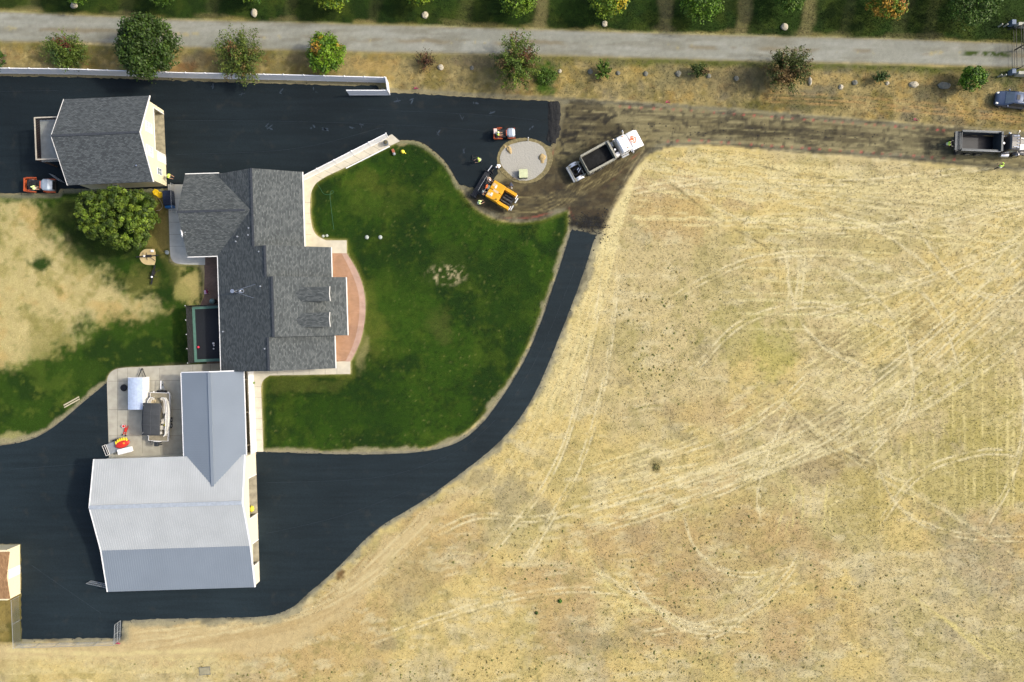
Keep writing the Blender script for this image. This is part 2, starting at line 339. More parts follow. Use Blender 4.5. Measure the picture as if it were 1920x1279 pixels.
for q in [((1100,1000),(1350,930),(1600,800),(1930,520)),((1090,960),(1330,890),(1580,770),(1930,470)),((1200,1190),(1400,1160),(1480,1080),(1500,1040)),((1240,330),(1400,420),(1600,440),(1930,380)),((1180,360),(1350,330),(1600,350),(1930,300)),
          ((1470,430),(1480,560),(1520,640),(1640,700)),((1130,520),(1100,700),(1040,900),(900,1060)),((1160,500),(1140,700),(1090,880),(980,1060)),((1420,1130),(1330,1210),(1230,1150),(1180,1080)),((1640,860),(1680,960),(1800,1010),(1930,1010)),((1480,770),(1440,860),(1420,930),(1425,980)),((1500,600),(1640,560),(1800,500),(1930,440)),
          ((1260,560),(1400,480),(1600,470),(1760,560),(1800,700)),((1560,500),(1700,600),(1720,760),(1620,860)),((1300,700),(1380,600),(1540,560),(1680,620)),((1650,980),(1720,880),(1860,840),(1935,860)),((1280,960),(1300,1040),(1400,1090),(1500,1050)),((1700,400),(1780,520),(1850,560),(1935,560)),
          ((1350,420),(1500,400),(1650,420),(1760,520)),((1900,640),(1930,760),(1900,900),(1840,1000)),((1220,860),(1370,820),(1450,770),(1520,700)),((1100,1060),(1200,1120),(1300,1180),(1420,1180)),((700,1200),(900,1130),(1080,1100),(1240,1120)),((820,1000),(900,960),(1000,980),(1100,950))]:
    for o_ in (-4.5, 4.5):
        C = stroke(C, [(x+o_*.5, y+o_) for x, y in q], 2.2, (230,216,170), .58, .7, int(q[0][0]+o_))
    C = stroke(C, [(x+4, y+8) for x, y in q], 1.4, (150,138,96), .4, .8, int(q[0][1]))
# bare earth track along the driveway (south)
BARE = chaikin([(900,905),(840,945),(770,990),(710,1030),(670,1080),(640,1120),(560,1165),(430,1175),(230,1170,1),(0,1215,1),(LX,1215,1),(LX,1236,1),(0,1236,1),(240,1228),(420,1230),(540,1215),(640,1160),(700,1085),(760,1020),(830,970)])
bd = sdf(X+wx*40, Y+wy*40, BARE)
C = mix(C, cc(200,178,130), (1-sst(-8,16,bd))*.9)
fan([(240,1180),(240,1225)], [(700,1010),(730,1050)], [(560,1175),(620,1180)], 14, 2.4, (184,160,112), .6, 400, .5)
fan([(240,1185),(250,1220)], [(800,950),(830,980)], [(600,1150),(640,1150)], 8, 2.0, (216,198,150), .6, 430, .5)
fan([(0,1215),(0,1265)], [(420,1215),(500,1262)], [(200,1225),(220,1262)], 8, 4, (214,196,140), .6, 450)
C = blob(C, 640, 1078, 10, 9, (110,82,50), .9); 
asd = np.minimum(sdf(X, Y, ASPH_S), 900)
C = mix(C, cc(158,150,120), (1-sst(6,17,asd+wx*30+(fine-.5)*14))*.9)
C = mix(C, cc(120,120,110), (1-sst(2,6,asd+(fine-.5)*9))*.6)
C = mix(C, cc(76,74,64), (1-sst(0,7,asd+(fbm(X,Y,26,3,77)-.35)*40))*.55)
C = C*np.array([.945,.985,1.05])
for k in range(420):
    x = rs.uniform(1060,1930); y = rs.uniform(300,1275); a = rs.choice([-.45,-.3,.05,1.45,.9,-.9])+rs.gauss(0,.2); L = rs.uniform(15,70)
    C = stroke(C, [(x,y),(x+L*.5*math.cos(a),y+L*.5*math.sin(a)),(x+L*math.cos(a+.12),y+L*math.sin(a+.12))], rs.uniform(1.0,1.9), rs.choice([STRAW,PALE,(158,146,98),(206,190,130)]), .42, .6, k)
# --- small patch of dry grass bottom left
m_ = (X < 41) & (Y > 1020) & (Y < 1206)
C = mix(C, cc(132,118,58), m_*.8); C = mix(C, cc(92,90,40), m_*sst(.45,.65,med)*.8)
# --- north verge
vd = sdf(X, Y+wy*6, VERGE); vm_ = 1-sst(-3, 3, vd)
Vc = np.zeros(C.shape)+cc(158,144,98)
Vc = mix(Vc, cc(116,108,56), sst(.42,.62,fbm(X,Y,50,5,101,.65))*.75)
Vc = mix(Vc, cc(172,146,84), sst(.58,.70,fbm(X,Y,36,4,111,.6))*.6)
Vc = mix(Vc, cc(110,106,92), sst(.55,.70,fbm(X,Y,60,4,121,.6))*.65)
Vc = mix(Vc, cc(196,178,124), sst(.56,.74,fbm(X,Y,12,3,131,.7))*.6)
Vc = mix(Vc, cc(120,96,60), sst(.60,.74,fbm(X,Y,18,3,141,.7))*.5)
roady = np.interp(X, [-240,0,340,700,1080,1480,1920,2160], [74,78,88,98,105,116,128,136])
Vc = mix(Vc, cc(84,96,40), (1-sst(8,20,Y-roady+wx*16))*(.35+.5*sst(1050,1250,X)))
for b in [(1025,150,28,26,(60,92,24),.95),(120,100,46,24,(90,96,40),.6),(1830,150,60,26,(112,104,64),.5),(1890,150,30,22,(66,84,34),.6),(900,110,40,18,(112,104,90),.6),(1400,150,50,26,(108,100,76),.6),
          (1270,145,40,20,(116,114,84),.5),(1750,165,34,24,(104,96,72),.6),(380,112,30,16,(108,98,80),.5),(560,112,30,16,(108,98,82),.5),(1480,195,90,14,(74,80,34),.6),(720,120,50,20,(180,150,90),.4),(1560,150,60,10,(186,160,96),.4),(1700,152,60,10,(186,158,96),.4),(1130,140,90,12,(176,156,90),.35),(340,130,30,10,(140,100,60),.5)]:  # grey blobs left of the trees paint their cast shadows into the verge
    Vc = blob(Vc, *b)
Vc = mix(Vc, cc(112,108,78), sst(.5,.62,fbm(X,Y,9,3,145,.7))*.5)
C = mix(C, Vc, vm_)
for y_, a in ((196,.4),(204,.4),(186,.3)):
    C = stroke(C, [(1430,y_-14),(1650,y_-2),(1925,y_+26)], 3, (190,156,104), a, .5, y_)
# --- orchard grass
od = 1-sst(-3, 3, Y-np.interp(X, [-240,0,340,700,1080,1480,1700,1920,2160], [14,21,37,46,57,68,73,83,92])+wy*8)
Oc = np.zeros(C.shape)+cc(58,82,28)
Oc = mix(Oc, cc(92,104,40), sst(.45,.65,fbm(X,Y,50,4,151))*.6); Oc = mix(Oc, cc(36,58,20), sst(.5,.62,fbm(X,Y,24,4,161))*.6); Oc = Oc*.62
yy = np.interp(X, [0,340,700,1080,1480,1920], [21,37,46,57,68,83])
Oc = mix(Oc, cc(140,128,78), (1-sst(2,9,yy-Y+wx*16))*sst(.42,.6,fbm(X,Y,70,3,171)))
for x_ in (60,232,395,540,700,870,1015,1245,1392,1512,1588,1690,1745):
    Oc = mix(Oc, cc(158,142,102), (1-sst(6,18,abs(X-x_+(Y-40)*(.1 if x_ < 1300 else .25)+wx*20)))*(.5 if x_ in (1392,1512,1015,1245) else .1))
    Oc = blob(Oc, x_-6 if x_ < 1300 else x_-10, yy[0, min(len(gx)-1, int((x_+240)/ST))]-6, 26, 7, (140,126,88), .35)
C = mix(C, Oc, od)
# --- gravel road
rd = sdf(X, Y+(fine-.5)*3, ROAD); rm = 1-sst(-1.5, 2.5, rd)
Rc = np.zeros(C.shape)+cc(166,165,150)
Rc = mix(Rc, cc(182,181,168), sst(.5,.65,fbm(X*.15,Y,9,3,181))*.5); Rc = mix(Rc, cc(142,138,120), sst(.5,.68,fbm(X*.2,Y*1.2,14,4,191,.6))*.6)
cy_ = np.interp(X, [-240,0,340,700,1080,1480,1920,2160], [45,52,64,75,83,93,104,112])
Rc = mix(Rc, cc(146,132,104), (1-sst(1,6,abs(Y-cy_+wx*9)))*sst(.45,.6,fbm(X*.5,Y,30,3,195))*.7)
Rc = mix(Rc, cc(70,86,34), (1-sst(3,6,abs(Y-cy_+1)))*sst(1795,1815,X)*(1-sst(1890,1900,X))*sst(.25,.5,fine))
Rc = mix(Rc, cc(188,176,130), (sst(.72,.8,fbm(X,Y,9,2,197))*(1-sst(2,7,abs(Y-cy_))))*.8)
Rc = mix(Rc, cc(150,136,92), (1-sst(0,5,-rd))*.6)
Rc = Rc*np.array([.84,.87,.90])
C = mix(C, Rc, rm)
# --- graded earth track
td = sdf(X, Y, TRACK); tm = 1-sst(-2.5, 3, td+(fine-.5)*6)
Tc = np.zeros(C.shape)+cc(136,129,98)
Tc = mix(Tc, cc(120,112,82), sst(.45,.65,fbm(X*.4,Y,26,5,201,.6))*.7); Tc = mix(Tc, cc(152,145,112), sst(.55,.7,fbm(X*.35,Y,20,4,211,.6))*.5)
Tc = mix(Tc, cc(122,120,104), (1-sst(3,12,-td+wx*22))*.8)
Tc = mix(Tc, cc(82,80,68), sst(.58,.64,fbm(X*.12,Y*1.1,9,4,213,.6))*(1-sst(4,14,-td+wx*10))*.6)
Tk = Tc.copy()
for b in [(1085,205,46,16,(66,62,48),.75),(1110,242,60,18,(58,54,42),.8),(1095,222,26,9,(44,42,36),.7),(1385,242,62,15,(62,58,46),.9),(1300,226,30,6,(82,76,58),.6),(1520,250,46,13,(66,62,50),.85),(1600,252,60,12,(80,74,58),.7),(1690,262,80,9,(92,86,66),.6),
          (1760,268,40,20,(60,58,50),.7),(1560,247,6,14,(40,38,32),.7),(1110,400,34,38,(62,56,46),.85),(1060,345,80,40,(74,66,50),.75),(985,385,80,24,(66,58,46),.95),(1000,365,110,34,(78,70,54),.8),(1080,250,50,60,(84,78,60),.7),(1120,360,60,70,(70,62,50),.8),(1100,418,28,14,(32,32,32),.9),(1135,330,60,40,(70,62,48),.7),(1150,370,22,40,(80,72,54),.5),(910,375,40,20,(82,74,60),.7),(1045,300,20,20,(122,112,76),.5),(1215,250,40,12,(132,124,92),.5),(1200,300,20,20,(72,62,48),.5)]:  # blob behind the dark dump truck paints in its cast shadow
    Tk = blob(Tk, *b)
Tc = mix(Tc, Tk, np.clip(.62+1.3*(fbm(X*.35+Y*.1,Y,10,4,221,.7)-.25), 0, 1))
_C = C; C = Tc
def tr(pts, wpx, col, a, seed): 
    global C; C = stroke(C, pts, wpx, col, a, .6, seed)
for i in range(16):
    y_ = 196+i*6+rs.uniform(-3,3); tr([(1060,y_),(1300,y_+rs.uniform(5,14)),(1500,y_+16),(1930,y_+56)], rs.uniform(1.2,2.4), (96,90,70) if i % 2 else (164,156,118), .45, 500+i)
for i in range(18):
    t = i/17; tr([(880+30*t,350+6*t),(950,402-30*t),(1050,392-30*t),(1120-20*t,350-30*t),(1180,310-40*t),(1230,270-26*t)], rs.uniform(1.2,2.4), (60,54,42) if i % 2 else (150,140,102), .5, 530+i)
for i in range(7): tr([(1215+3*i,268+3*i),(1180+4*i,320),(1150+5*i,380),(1124+3*i,436)], 1.6, (96,88,70) if i % 2 else (158,148,114), .5, 560+i)
C = mix(C, cc(60,57,50), sst(.56,.66,fbm(X*.28,Y,11,5,233,.7))*.62)
C = mix(C, cc(44,43,41), sst(.62,.68,fbm(X*.6,Y,8,3,231,.6))*(1-sst(.7,1.3,np.hypot((X-1100)/90,(Y-250)/60)))*.9)
C = mix(C, cc(54,52,48), sst(.68,.74,fbm(X,Y,7,2,232))*.6)
for i in range(34):       # sprayed marks along both edges of the track
    x = 1165+i*19+rs.uniform(-4,4)
    for x2, y2 in ((x, np.interp(x, [1160,1270,1480,1700,1920], [200,206,222,239,257])), (x+90, np.interp(x+90, [1200,1300,1480,1700,1900], [268,263,276,291,309]))):
        if x2 < 1790: C = mix(C, cc(196,92,92), (1-sst(1.0,2.6,np.hypot((X-x2)*.8, Y-y2)))*rs.uniform(.25,.85))
for q in [((1066,384),(1070,400),(1078,412)),((1040,268),(1034,300),(1030,310)),((1200,285),(1180,300),(1150,340),(1120,360)),((940,408),(985,410),(1040,398)),((1068,400),(1076,404))]:
    C = stroke(C, q, 1.8, (160,88,76), .35, .9, 3)
Tc = C; C = _C; C = mix(C, Tc, tm)
# --- front lawn
ld = sdf(X+wx*4, Y+wy*4, LAWN_F); lm = 1-sst(-2, 1, ld)
Lc = np.zeros(C.shape)+cc(52,82,20)
Lc = mix(Lc, cc(32,58,14), sst(.46,.6,fbm(X,Y,85,4,241,.55))*.85); Lc = mix(Lc, cc(78,100,30), sst(.50,.75,fbm(X,Y,60,5,251,.65))*.6)
Lc = mix(Lc, cc(96,112,40), sst(.55,.80,fbm(X,Y,9,4,261,.75))*.4); Lc = mix(Lc, cc(26,48,12), sst(.52,.7,fbm(X,Y,10,4,271,.7))*.5)
Lc = mix(Lc, cc(150,150,90), sst(.83,.9,fbm(X,Y,4,2,281))*.5)
for b in [(690,345,44,22,(104,112,44),.4),(760,310,50,18,(40,70,16),.5),(640,420,30,50,(46,78,18),.5),(840,505,50,40,(62,84,30),.5),
          (830,610,30,26,(96,106,50),.45),(700,610,24,60,(112,120,50),.5),(672,655,14,30,(176,168,120),.55),(760,560,60,60,(60,90,24),.4),(940,400,14,6,(130,118,76),.6),(861,345,6,8,(170,160,118),.7),(757,268,12,7,(196,178,140),.8),
          (640,780,90,30,(56,88,20),.4),(595,372,12,24,(34,58,18),.6),(560,722,60,14,(96,104,48),.5),(700,380,60,30,(84,104,36),.35),(960,560,50,80,(46,74,20),.5),(700,760,60,60,(36,64,14),.5),(1030,430,16,30,(60,96,24),.5),(620,600,4,4,(60,90,20),.2)]:
    Lc = blob(Lc, *b)
Lc = mix(Lc, cc(204,190,156), sst(.56,.63,fbm(X,Y,5,3,291,.6))*.8*(1-sst(.5,1.1,np.hypot((X-838)/42,(Y-515)/24))))
Lc = mix(Lc, cc(112,118,50), (1-sst(2,10,-ld+wx*12))*.55)
Lc = Lc*np.array([.93,.88,.86])
C = mix(C, Lc, lm)
# --- back lawn with its dried-out middle
bd2 = sdf(X+wx*4, Y+wy*4, LAWN_B); bm2 = 1-sst(-2, 1, bd2)
Bc = np.zeros(C.shape)+cc(58,86,22)
Bc = mix(Bc, cc(36,62,16), sst(.45,.6,fbm(X,Y,60,4,301))*.7); Bc = mix(Bc, cc(92,112,38), sst(.55,.7,fbm(X,Y,40,4,311,.6))*.6); Bc = mix(Bc, cc(120,130,52), sst(.62,.78,fbm(X,Y,12,4,321,.7))*.5)
DRY = chaikin([(LX,388),(20,376),(80,380),(95,430),(135,470),(180,505),(225,540),(262,560),(300,565),(300,582),(250,590),(190,598),(150,612),(120,650),(60,662),(0,690),(LX,720)])
dd = sdf(X+wx*46, Y+wy*46, DRY)
Dc = np.zeros(C.shape)+cc(196,178,128)
Dc = mix(Dc, cc(206,186,138), sst(.45,.6,med)*.6); Dc = mix(Dc, cc(150,140,80), sst(.5,.68,fbm(X,Y,22,4,331,.65))*.6); Dc = mix(Dc, cc(200,160,96), sst(.58,.72,fbm(X,Y,50,4,341))*.4)
Dc = mix(Dc, cc(110,116,56), sst(.60,.75,fbm(X,Y,14,3,351,.7))*.45)
Bc = mix(Bc, Dc, (1-sst(-24,22,dd+(fine-.5)*40+(med-.5)*40)))
for b in [(73,499,17,16,(40,74,18),.95),(120,395,36,22,(92,100,48),.6),(90,640,40,40,(150,140,84),.6),(10,376,26,7,(70,96,34),.6),(330,500,20,30,(150,142,80),.5),(300,395,16,30,(128,112,70),.7),(355,530,24,30,(196,176,116),.6),(180,380,30,14,(96,92,60),.6),
          (362,525,20,34,(190,170,112),.85),(260,535,40,26,(150,142,78),.45),(310,520,20,22,(58,80,26),.5),(345,545,14,16,(150,146,84),.5),(300,450,26,30,(170,146,90),.6),(310,425,14,40,(166,144,90),.5),(303,745,50,20,(60,90,24),.5),(10,820,30,8,(190,176,126),.6),(160,700,50,20,(74,100,30),.5)]:
    Bc = blob(Bc, *b)
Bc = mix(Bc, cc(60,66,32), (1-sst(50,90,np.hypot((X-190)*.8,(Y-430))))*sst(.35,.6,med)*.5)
Bc = mix(Bc, cc(120,110,84), (1-sst(1,7,-bd2+wx*10))*.6)
Bc = mix(Bc, Bc*.74, 1-sst(.10,.16,Bc[...,0]))
C = mix(C, Bc, bm2)
# shoulders of both asphalt pads
an = sdf(X, Y, ASPH_N)
C = mix(C, cc(140,134,108), (1-sst(6,10,an+wx*10))*(1-bm2)*(1-tm*.6)*.9)
C = mix(C, cc(128,124,108), (1-sst(6,11,an+wx*8))*bm2*.8)
sh = (1-sst(6,12,np.minimum(asd,900)+wx*22+(fine-.5)*8))*(lm+bm2 > .01)
C = mix(C, cc(160,150,122), np.clip(sh,0,1)*.9)
C = C*(0.86+.28*fine)[..., None]*(0.92+.16*vn(X/2.6,Y/2.6,401))[..., None]
C = np.clip(C, .004, .9)
def sample(wxx, wyy):
    px = CX+wxx*14.0044; py = CY-wyy*14.0044
    fx = np.clip((px-gx[0])/ST, 0, len(gx)-1.001); fy = np.clip((py-gy[0])/ST, 0, len(gy)-1.001)
    i = fx.astype(int); j = fy.astype(int); u = (fx-i)[..., None]; v = (fy-j)[..., None]
    res = (C[j,i]*(1-u)+C[j,i+1]*u)*(1-v)+(C[j+1,i]*(1-u)+C[j+1,i+1]*u)*v
    out = sst(0, 120, np.maximum(np.maximum(gx[0]+60-px, px-gx[-1]+60), np.maximum(gy[0]+60-py, py-gy[-1]+60)))[..., None]
    far = np.where((py < 40)[..., None], np.array(A(62,78,34)), np.array(A(196,180,130)))
    return res*(1-out)+far*out
SOIL = mat('soil_and_straw', 'VC', .95, nz=(7.0,.14,8), bump=(3,.3), spec=.15, var=[(1.3,.20,(.9,1,1.3)),(3.6,.22,(1,1,1.15))])
GRASSM = mat('mown_grass', 'VC', .9, nz=(8.0,.2,8), bump=(7,.9), spec=.12, var=[(.8,.22,(1.1,.8,1)),(2.6,.36,(1,.9,1.1)),(6.0,.40,(1,.9,1.1))])
GRAV = mat('compacted_gravel', 'VC', .95, nz=(14.0,.14,8), bump=(16,.5), spec=.15)
K14 = H/F
def W2(poly): return np.stack([(poly[:,0]-CX)*K14, (CY-poly[:,1])*K14], 1)
def ground_sheet():
    xs = np.concatenate([[-2500,-1200,-600,-300,-160,-110,-90], np.arange(-76,76.01,.2), [90,110,160,300,600,1200,2500]])
    ys = np.concatenate([[-2500,-1200,-600,-300,-150,-90,-65], np.arange(-52,52.01,.2), [65,90,150,300,600,1200,2500]])
    XX, YY = np.meshgrid(xs, ys); c = sample(XX, YY)
    ZZ = (fbm(XX+500, YY+500, 1.2, 3, 901)-.5)*.012 - .012
    V = np.stack([XX, YY, ZZ], -1).reshape(-1,3); nx = len(xs); ny = len(ys)
    i, j = np.meshgrid(np.arange(nx-1), np.arange(ny-1)); a = (j*nx+i).ravel()
    return np_mesh('ground', V, np.stack([a, a+1, a+nx+1, a+nx], 1), SOIL, c.reshape(-1,3))
structure(ground_sheet(), 'dry mown straw field and bare earth', 'ground')
def sheet(name, poly, z, m, d=.2):
    w_ = W2(poly); x0, y0 = w_.min(0); x1, y1 = w_.max(0)
    xs = np.arange(max(x0,-90)-d, min(x1,90)+d*2, d); ys = np.arange(max(y0,-60)-d, min(y1,60)+d*2, d)
    XX, YY = np.meshgrid(xs, ys); mx = XX[:-1,:-1]+d/2; my = YY[:-1,:-1]+d/2
    keep = sdf(mx, my, w_) < 0
    nx = len(xs); cnt = np.zeros(XX.shape, int)
    for a, b in ((0,0),(1,0),(0,1),(1,1)): cnt[a:a+keep.shape[0], b:b+keep.shape[1]] += keep
    bnd = (cnt > 0) & (cnt < 4); bx = XX[bnd]; by = YY[bnd]
    best = np.full(bx.shape, 1e9); qx = bx.copy(); qy = by.copy(); n = len(w_)
    for i in range(n):
        ax, ay = w_[i]; ex, ey = w_[(i+1)%n]-w_[i]; L = ex*ex+ey*ey
        if L < 1e-12: continue
        t = np.clip(((bx-ax)*ex+(by-ay)*ey)/L, 0, 1); tx = ax+t*ex; ty = ay+t*ey; dd_ = (bx-tx)**2+(by-ty)**2
        u = dd_ < best; best = np.where(u, dd_, best); qx = np.where(u, tx, qx); qy = np.where(u, ty, qy)
    ok = best < (1.2*d)**2; XX[bnd] = np.where(ok, qx, bx); YY[bnd] = np.where(ok, qy, by)
    idx = -np.ones(XX.shape, int); use = cnt > 0; idx[use] = np.arange(use.sum())
    V = np.stack([XX[use], YY[use], np.full(use.sum(), z)], 1)
    j, i = np.nonzero(keep); Fq = np.stack([idx[j,i], idx[j,i+1], idx[j+1,i+1], idx[j+1,i]], 1)
    return np_mesh(name, V, Fq, m, sample(V[:,0], V[:,1]))
ORCH = np.array([(LX,-260),(RX,-260)]+[tuple(p) for p in [(RX,92),(1900,84),(1690,75),(1480,71),(1290,66),(1080,60),(900,54),(700,49),(520,43),(340,40),(200,33),(0,24),(LX,16)]], float)
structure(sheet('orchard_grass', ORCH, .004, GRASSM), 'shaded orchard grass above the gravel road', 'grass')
structure(sheet('verge', VERGE, .006, SOIL), 'dry weedy strip between the gravel road and the driveway', 'verge')
structure(sheet('gravel_road', ROAD, .014, GRAV), 'pale straight gravel road across the top', 'road')
structure(sheet('dirt_track', TRACK, .010, SOIL), 'graded earth track waiting for asphalt', 'dirt track')
structure(sheet('front_lawn', LAWN_F, .020, GRASSM), 'dark green front lawn inside the curved driveway', 'lawn')
structure(sheet('back_lawn', LAWN_B, .020, GRASSM), 'back lawn with a dried-out tan middle', 'lawn')
# --- asphalt
def asphalt_mat(nm, k_):
    m = bpy.data.materials.new(nm); m.use_nodes = True; t = m.node_tree; b = t.nodes['Principled BSDF']
    b.inputs['Roughness'].default_value = .7; b.inputs['Specular IOR Level'].default_value = .14
    tc = t.nodes.new('ShaderNodeTexCoord')
    def noise(sc, det=5, stretch=None):
        n = t.nodes.new('ShaderNodeTexNoise'); n.inputs['Scale'].default_value = sc; n.inputs['Detail'].default_value = det
        if stretch:
            mp = t.nodes.new('ShaderNodeMapping'); mp.inputs['Scale'].default_value = stretch; t.links.new(tc.outputs['Object'], mp.inputs[0]); t.links.new(mp.outputs[0], n.inputs['Vector'])
        else: t.links.new(tc.outputs['Object'], n.inputs['Vector'])
        return n
    def rng_(n, a, b_, lo, hi):
        r = t.nodes.new('ShaderNodeMapRange'); r.inputs[1].default_value = a; r.inputs[2].default_value = b_; r.inputs[3].default_value = lo; r.inputs[4].default_value = hi; t.links.new(n.outputs[0], r.inputs[0]); return r
    def mul(a, b_):
        k = t.nodes.new('ShaderNodeMath'); k.operation = 'MULTIPLY'; t.links.new(a.outputs[0], k.inputs[0]); t.links.new(b_.outputs[0], k.inputs[1]); return k
    k = mul(mul(rng_(noise(.07,4), .3,.7,.78,1.2), rng_(noise(9,8), .3,.7,.82,1.2)), rng_(noise(1.0,5,(.12,1.6,1)), .3,.7,.86,1.15))
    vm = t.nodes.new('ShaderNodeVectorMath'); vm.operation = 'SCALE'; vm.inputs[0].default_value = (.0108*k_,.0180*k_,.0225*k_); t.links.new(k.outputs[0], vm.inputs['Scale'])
    # dusty scuffs
    dn = rng_(noise(.55,6), .60,.78,0,.28); mx = t.nodes.new('ShaderNodeMix'); mx.data_type = 'RGBA'
    t.links.new(dn.outputs[0], mx.inputs[0]); t.links.new(vm.outputs[0], mx.inputs[6]); mx.inputs[7].default_value = (.050,.046,.036,1)
    t.links.new(mx.outputs[2], b.inputs['Base Color'])
    bp = t.nodes.new('ShaderNodeBump'); bp.inputs['Strength'].default_value = .25; bp.inputs['Distance'].default_value = .03
    n2 = noise(14,6); t.links.new(n2.outputs[0], bp.inputs['Height']); t.links.new(bp.outputs[0], b.inputs['Normal'])
    return m
ASPH = asphalt_mat('asphalt_north', .8); ASPHS = asphalt_mat('asphalt_south', 1.05)  # north darker: fresher mat, plus view-angle brightness put into the colour
def slab(name, poly, z0, z1, m, jitter=0.0, world=False):
    w_ = poly if world else W2(poly)
    if jitter:
        out = []
        for i in range(len(w_)):
            a = w_[i]; b = w_[(i+1)%len(w_)]; L = np.hypot(*(b-a)); n = max(1, int(L/.35)) if abs(a[0]) < 80 else 1
            nn = np.array([b[1]-a[1], a[0]-b[0]])/max(L,1e-6)
            for k in range(n):
                p = a+(b-a)*k/n; out.append(p+nn*random.gauss(0, jitter)*(1 if k else .3))
        w_ = np.array(out)
    bm = bmesh.new(); vs = [bm.verts.new((x,y,z1)) for x,y in w_]; f = bm.faces.new(vs)
    if f.normal.z < 0: f.normal_flip()
    r = bmesh.ops.extrude_face_region(bm, geom=[f]); lo = [e for e in r['geom'] if isinstance(e, bmesh.types.BMVert)]
    for v in lo: v.co.z = z0
    bmesh.ops.recalc_face_normals(bm, faces=bm.faces)
    bmesh.ops.triangulate(bm, faces=[q for q in bm.faces if len(q.verts) > 4])
    me = bpy.data.meshes.new(name); bm.to_mesh(me); bm.free(); me.materials.append(m)
    o = bpy.data.objects.new(name, me); COL.objects.link(o); return o
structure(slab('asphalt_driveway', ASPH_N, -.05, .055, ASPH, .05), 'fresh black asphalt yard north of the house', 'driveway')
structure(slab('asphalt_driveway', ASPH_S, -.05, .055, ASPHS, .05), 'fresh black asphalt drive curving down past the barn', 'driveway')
ISLM = mat('island_gravel', A(184,182,172), .95, nz=(11,.3,10), bump=(5,.6), spec=.15, var=[(4.2,.42,(1,1,1)),(.9,.12,(1,1,1))])
ISLD = mat('island_dirt', A(140,130,94), .95, nz=(3,.3,8), bump=(8,.8), spec=.15)
structure(slab('island', ISLAND, -.05, .068, ISLD, .05), 'earth rim of the gravel island in the turnaround', 'island')
structure(slab('island_gravel', ISL_IN, .0, .085, ISLM, .05), 'round bed of grey gravel in the turnaround', 'gravel bed')
# light scuffs left on the fresh asphalt
SCUF = mat('scuffed_asphalt', (.022,.034,.048), .5, nz=(4,.5,6))
def scuffs():
    mb = MB(); r_ = random.Random(3)
    pts = [(500,234),(505,240),(613,240),(585,237),(676,236),(670,172),(525,172),(590,170),(660,242),(748,190),(773,190),(892,196),(920,208),(868,218),(995,240),(400,160),(455,176),(820,250),(870,285),(300,235)]
    for i, (x, y) in enumerate(pts):
        for k in range(2):
            a = r_.uniform(0,3.14); l = r_.uniform(.12,.55); wd = r_.uniform(.03,.14); c = P(x+r_.uniform(-4,4), y+r_.uniform(-4,4), 0)
            pl = [(c.x+l*math.cos(t)*math.cos(a)-wd*math.sin(t)*math.sin(a)*r_.uniform(.6,1.3), c.y+l*math.cos(t)*math.sin(a)+wd*math.sin(t)*math.cos(a)) for t in [q*.785 for q in range(8)]]
            mb.add([(x_,y_,.0585) for x_,y_ in pl], [tuple(range(8))])
    for q in ([(330,226),(600,228),(860,240),(930,250)],[(330,290),(560,284),(720,238)],[(0,172),(110,170)],[(690,206),(900,214),(1010,226)],[(500,905),(720,900),(860,850),(950,770),(1020,650),(1080,500)],[(60,1060),(190,1150)],[(500,1000),(640,970),(780,915)],[(20,880),(150,870)]):
        q = chaikin(q, 3, closed=False); mb.path([tuple(P(x,y,0)+Vector((0,0,.052))) for x,y in q], .012, 4)
    return mb.build('surface_scuffs', SCUF)
structure(scuffs(), 'light scuff marks on the fresh asphalt', 'scuff marks', 'stuff')
# windrow of loose asphalt at the end of the mat
LOOSE = mat('loose_asphalt', (.012,.013,.014), .9, nz=(6,.6,8), bump=(10,1.0))
def windrow():
    poly = chaikin([(1024,190),(1042,189),(1054,196),(1051,215),(1052,235),(1049,255),(1042,268),(1032,275),(1024,262),(1028,240),(1027,215)]); w_ = W2(poly)
    xs = np.arange(w_[:,0].min(), w_[:,0].max(), .1); ys = np.arange(w_[:,1].min(), w_[:,1].max(), .1); XX, YY = np.meshgrid(xs, ys)
    d = -sdf(XX, YY, w_); d = d+(fbm(XX+50,YY+50,.7,3,613)-.5)*.7; z = .05+np.clip(d,0,.5)*.38*(.1+1.1*fbm(XX*2.6+50,YY*.35+50,.5,4,611,.7))-(d < 0)*.2
    keep = (d[:-1,:-1] > -.02); nx = len(xs); j, i = np.nonzero(keep); a = j*nx+i
    return np_mesh('asphalt_windrow', np.stack([XX,YY,z],-1).reshape(-1,3), np.stack([a,a+1,a+nx+1,a+nx],1), LOOSE)
structure(windrow(), 'lumpy windrow of loose asphalt at the end of the fresh mat', 'loose asphalt', 'stuff')
def crumbs():
    mb = MB(); r_ = random.Random(9)
    for k in range(420):
        if k < 260: x = r_.gauss(1102,15); y = r_.gauss(418,9)
        elif k < 330: x = r_.gauss(1128,8); y = r_.gauss(430,16)
        else: x = r_.uniform(1180,1700); y = np.interp(x, [1180,1700], [240,262])+r_.gauss(0,9)
        c = P(x,y,0); q = r_.uniform(.03,.11); mb.ball((c.x,c.y,.01), (q,q*r_.uniform(.6,1.2),q*.5), 5, 3, -.3)
    for poly in (W2(ASPH_S), W2(ASPH_N)):
        for i in range(len(poly)):
            a = poly[i]; b = poly[(i+1)%len(poly)]; L = np.hypot(*(b-a))
            if abs(a[0]) > 75 or L < .01: continue
            for k in range(int(L*1.6)+1):
                p = a+(b-a)*r_.random(); q = r_.uniform(.02,.075); mb.ball((p[0]+r_.gauss(0,.16),p[1]+r_.gauss(0,.16),.03), (q,q,q*.6), 5, 3, -.3)
    return mb.build('asphalt_crumbs', LOOSE)
structure(crumbs(), 'crumbs of black asphalt on the earth track and along the paved edges', 'loose asphalt', 'stuff')
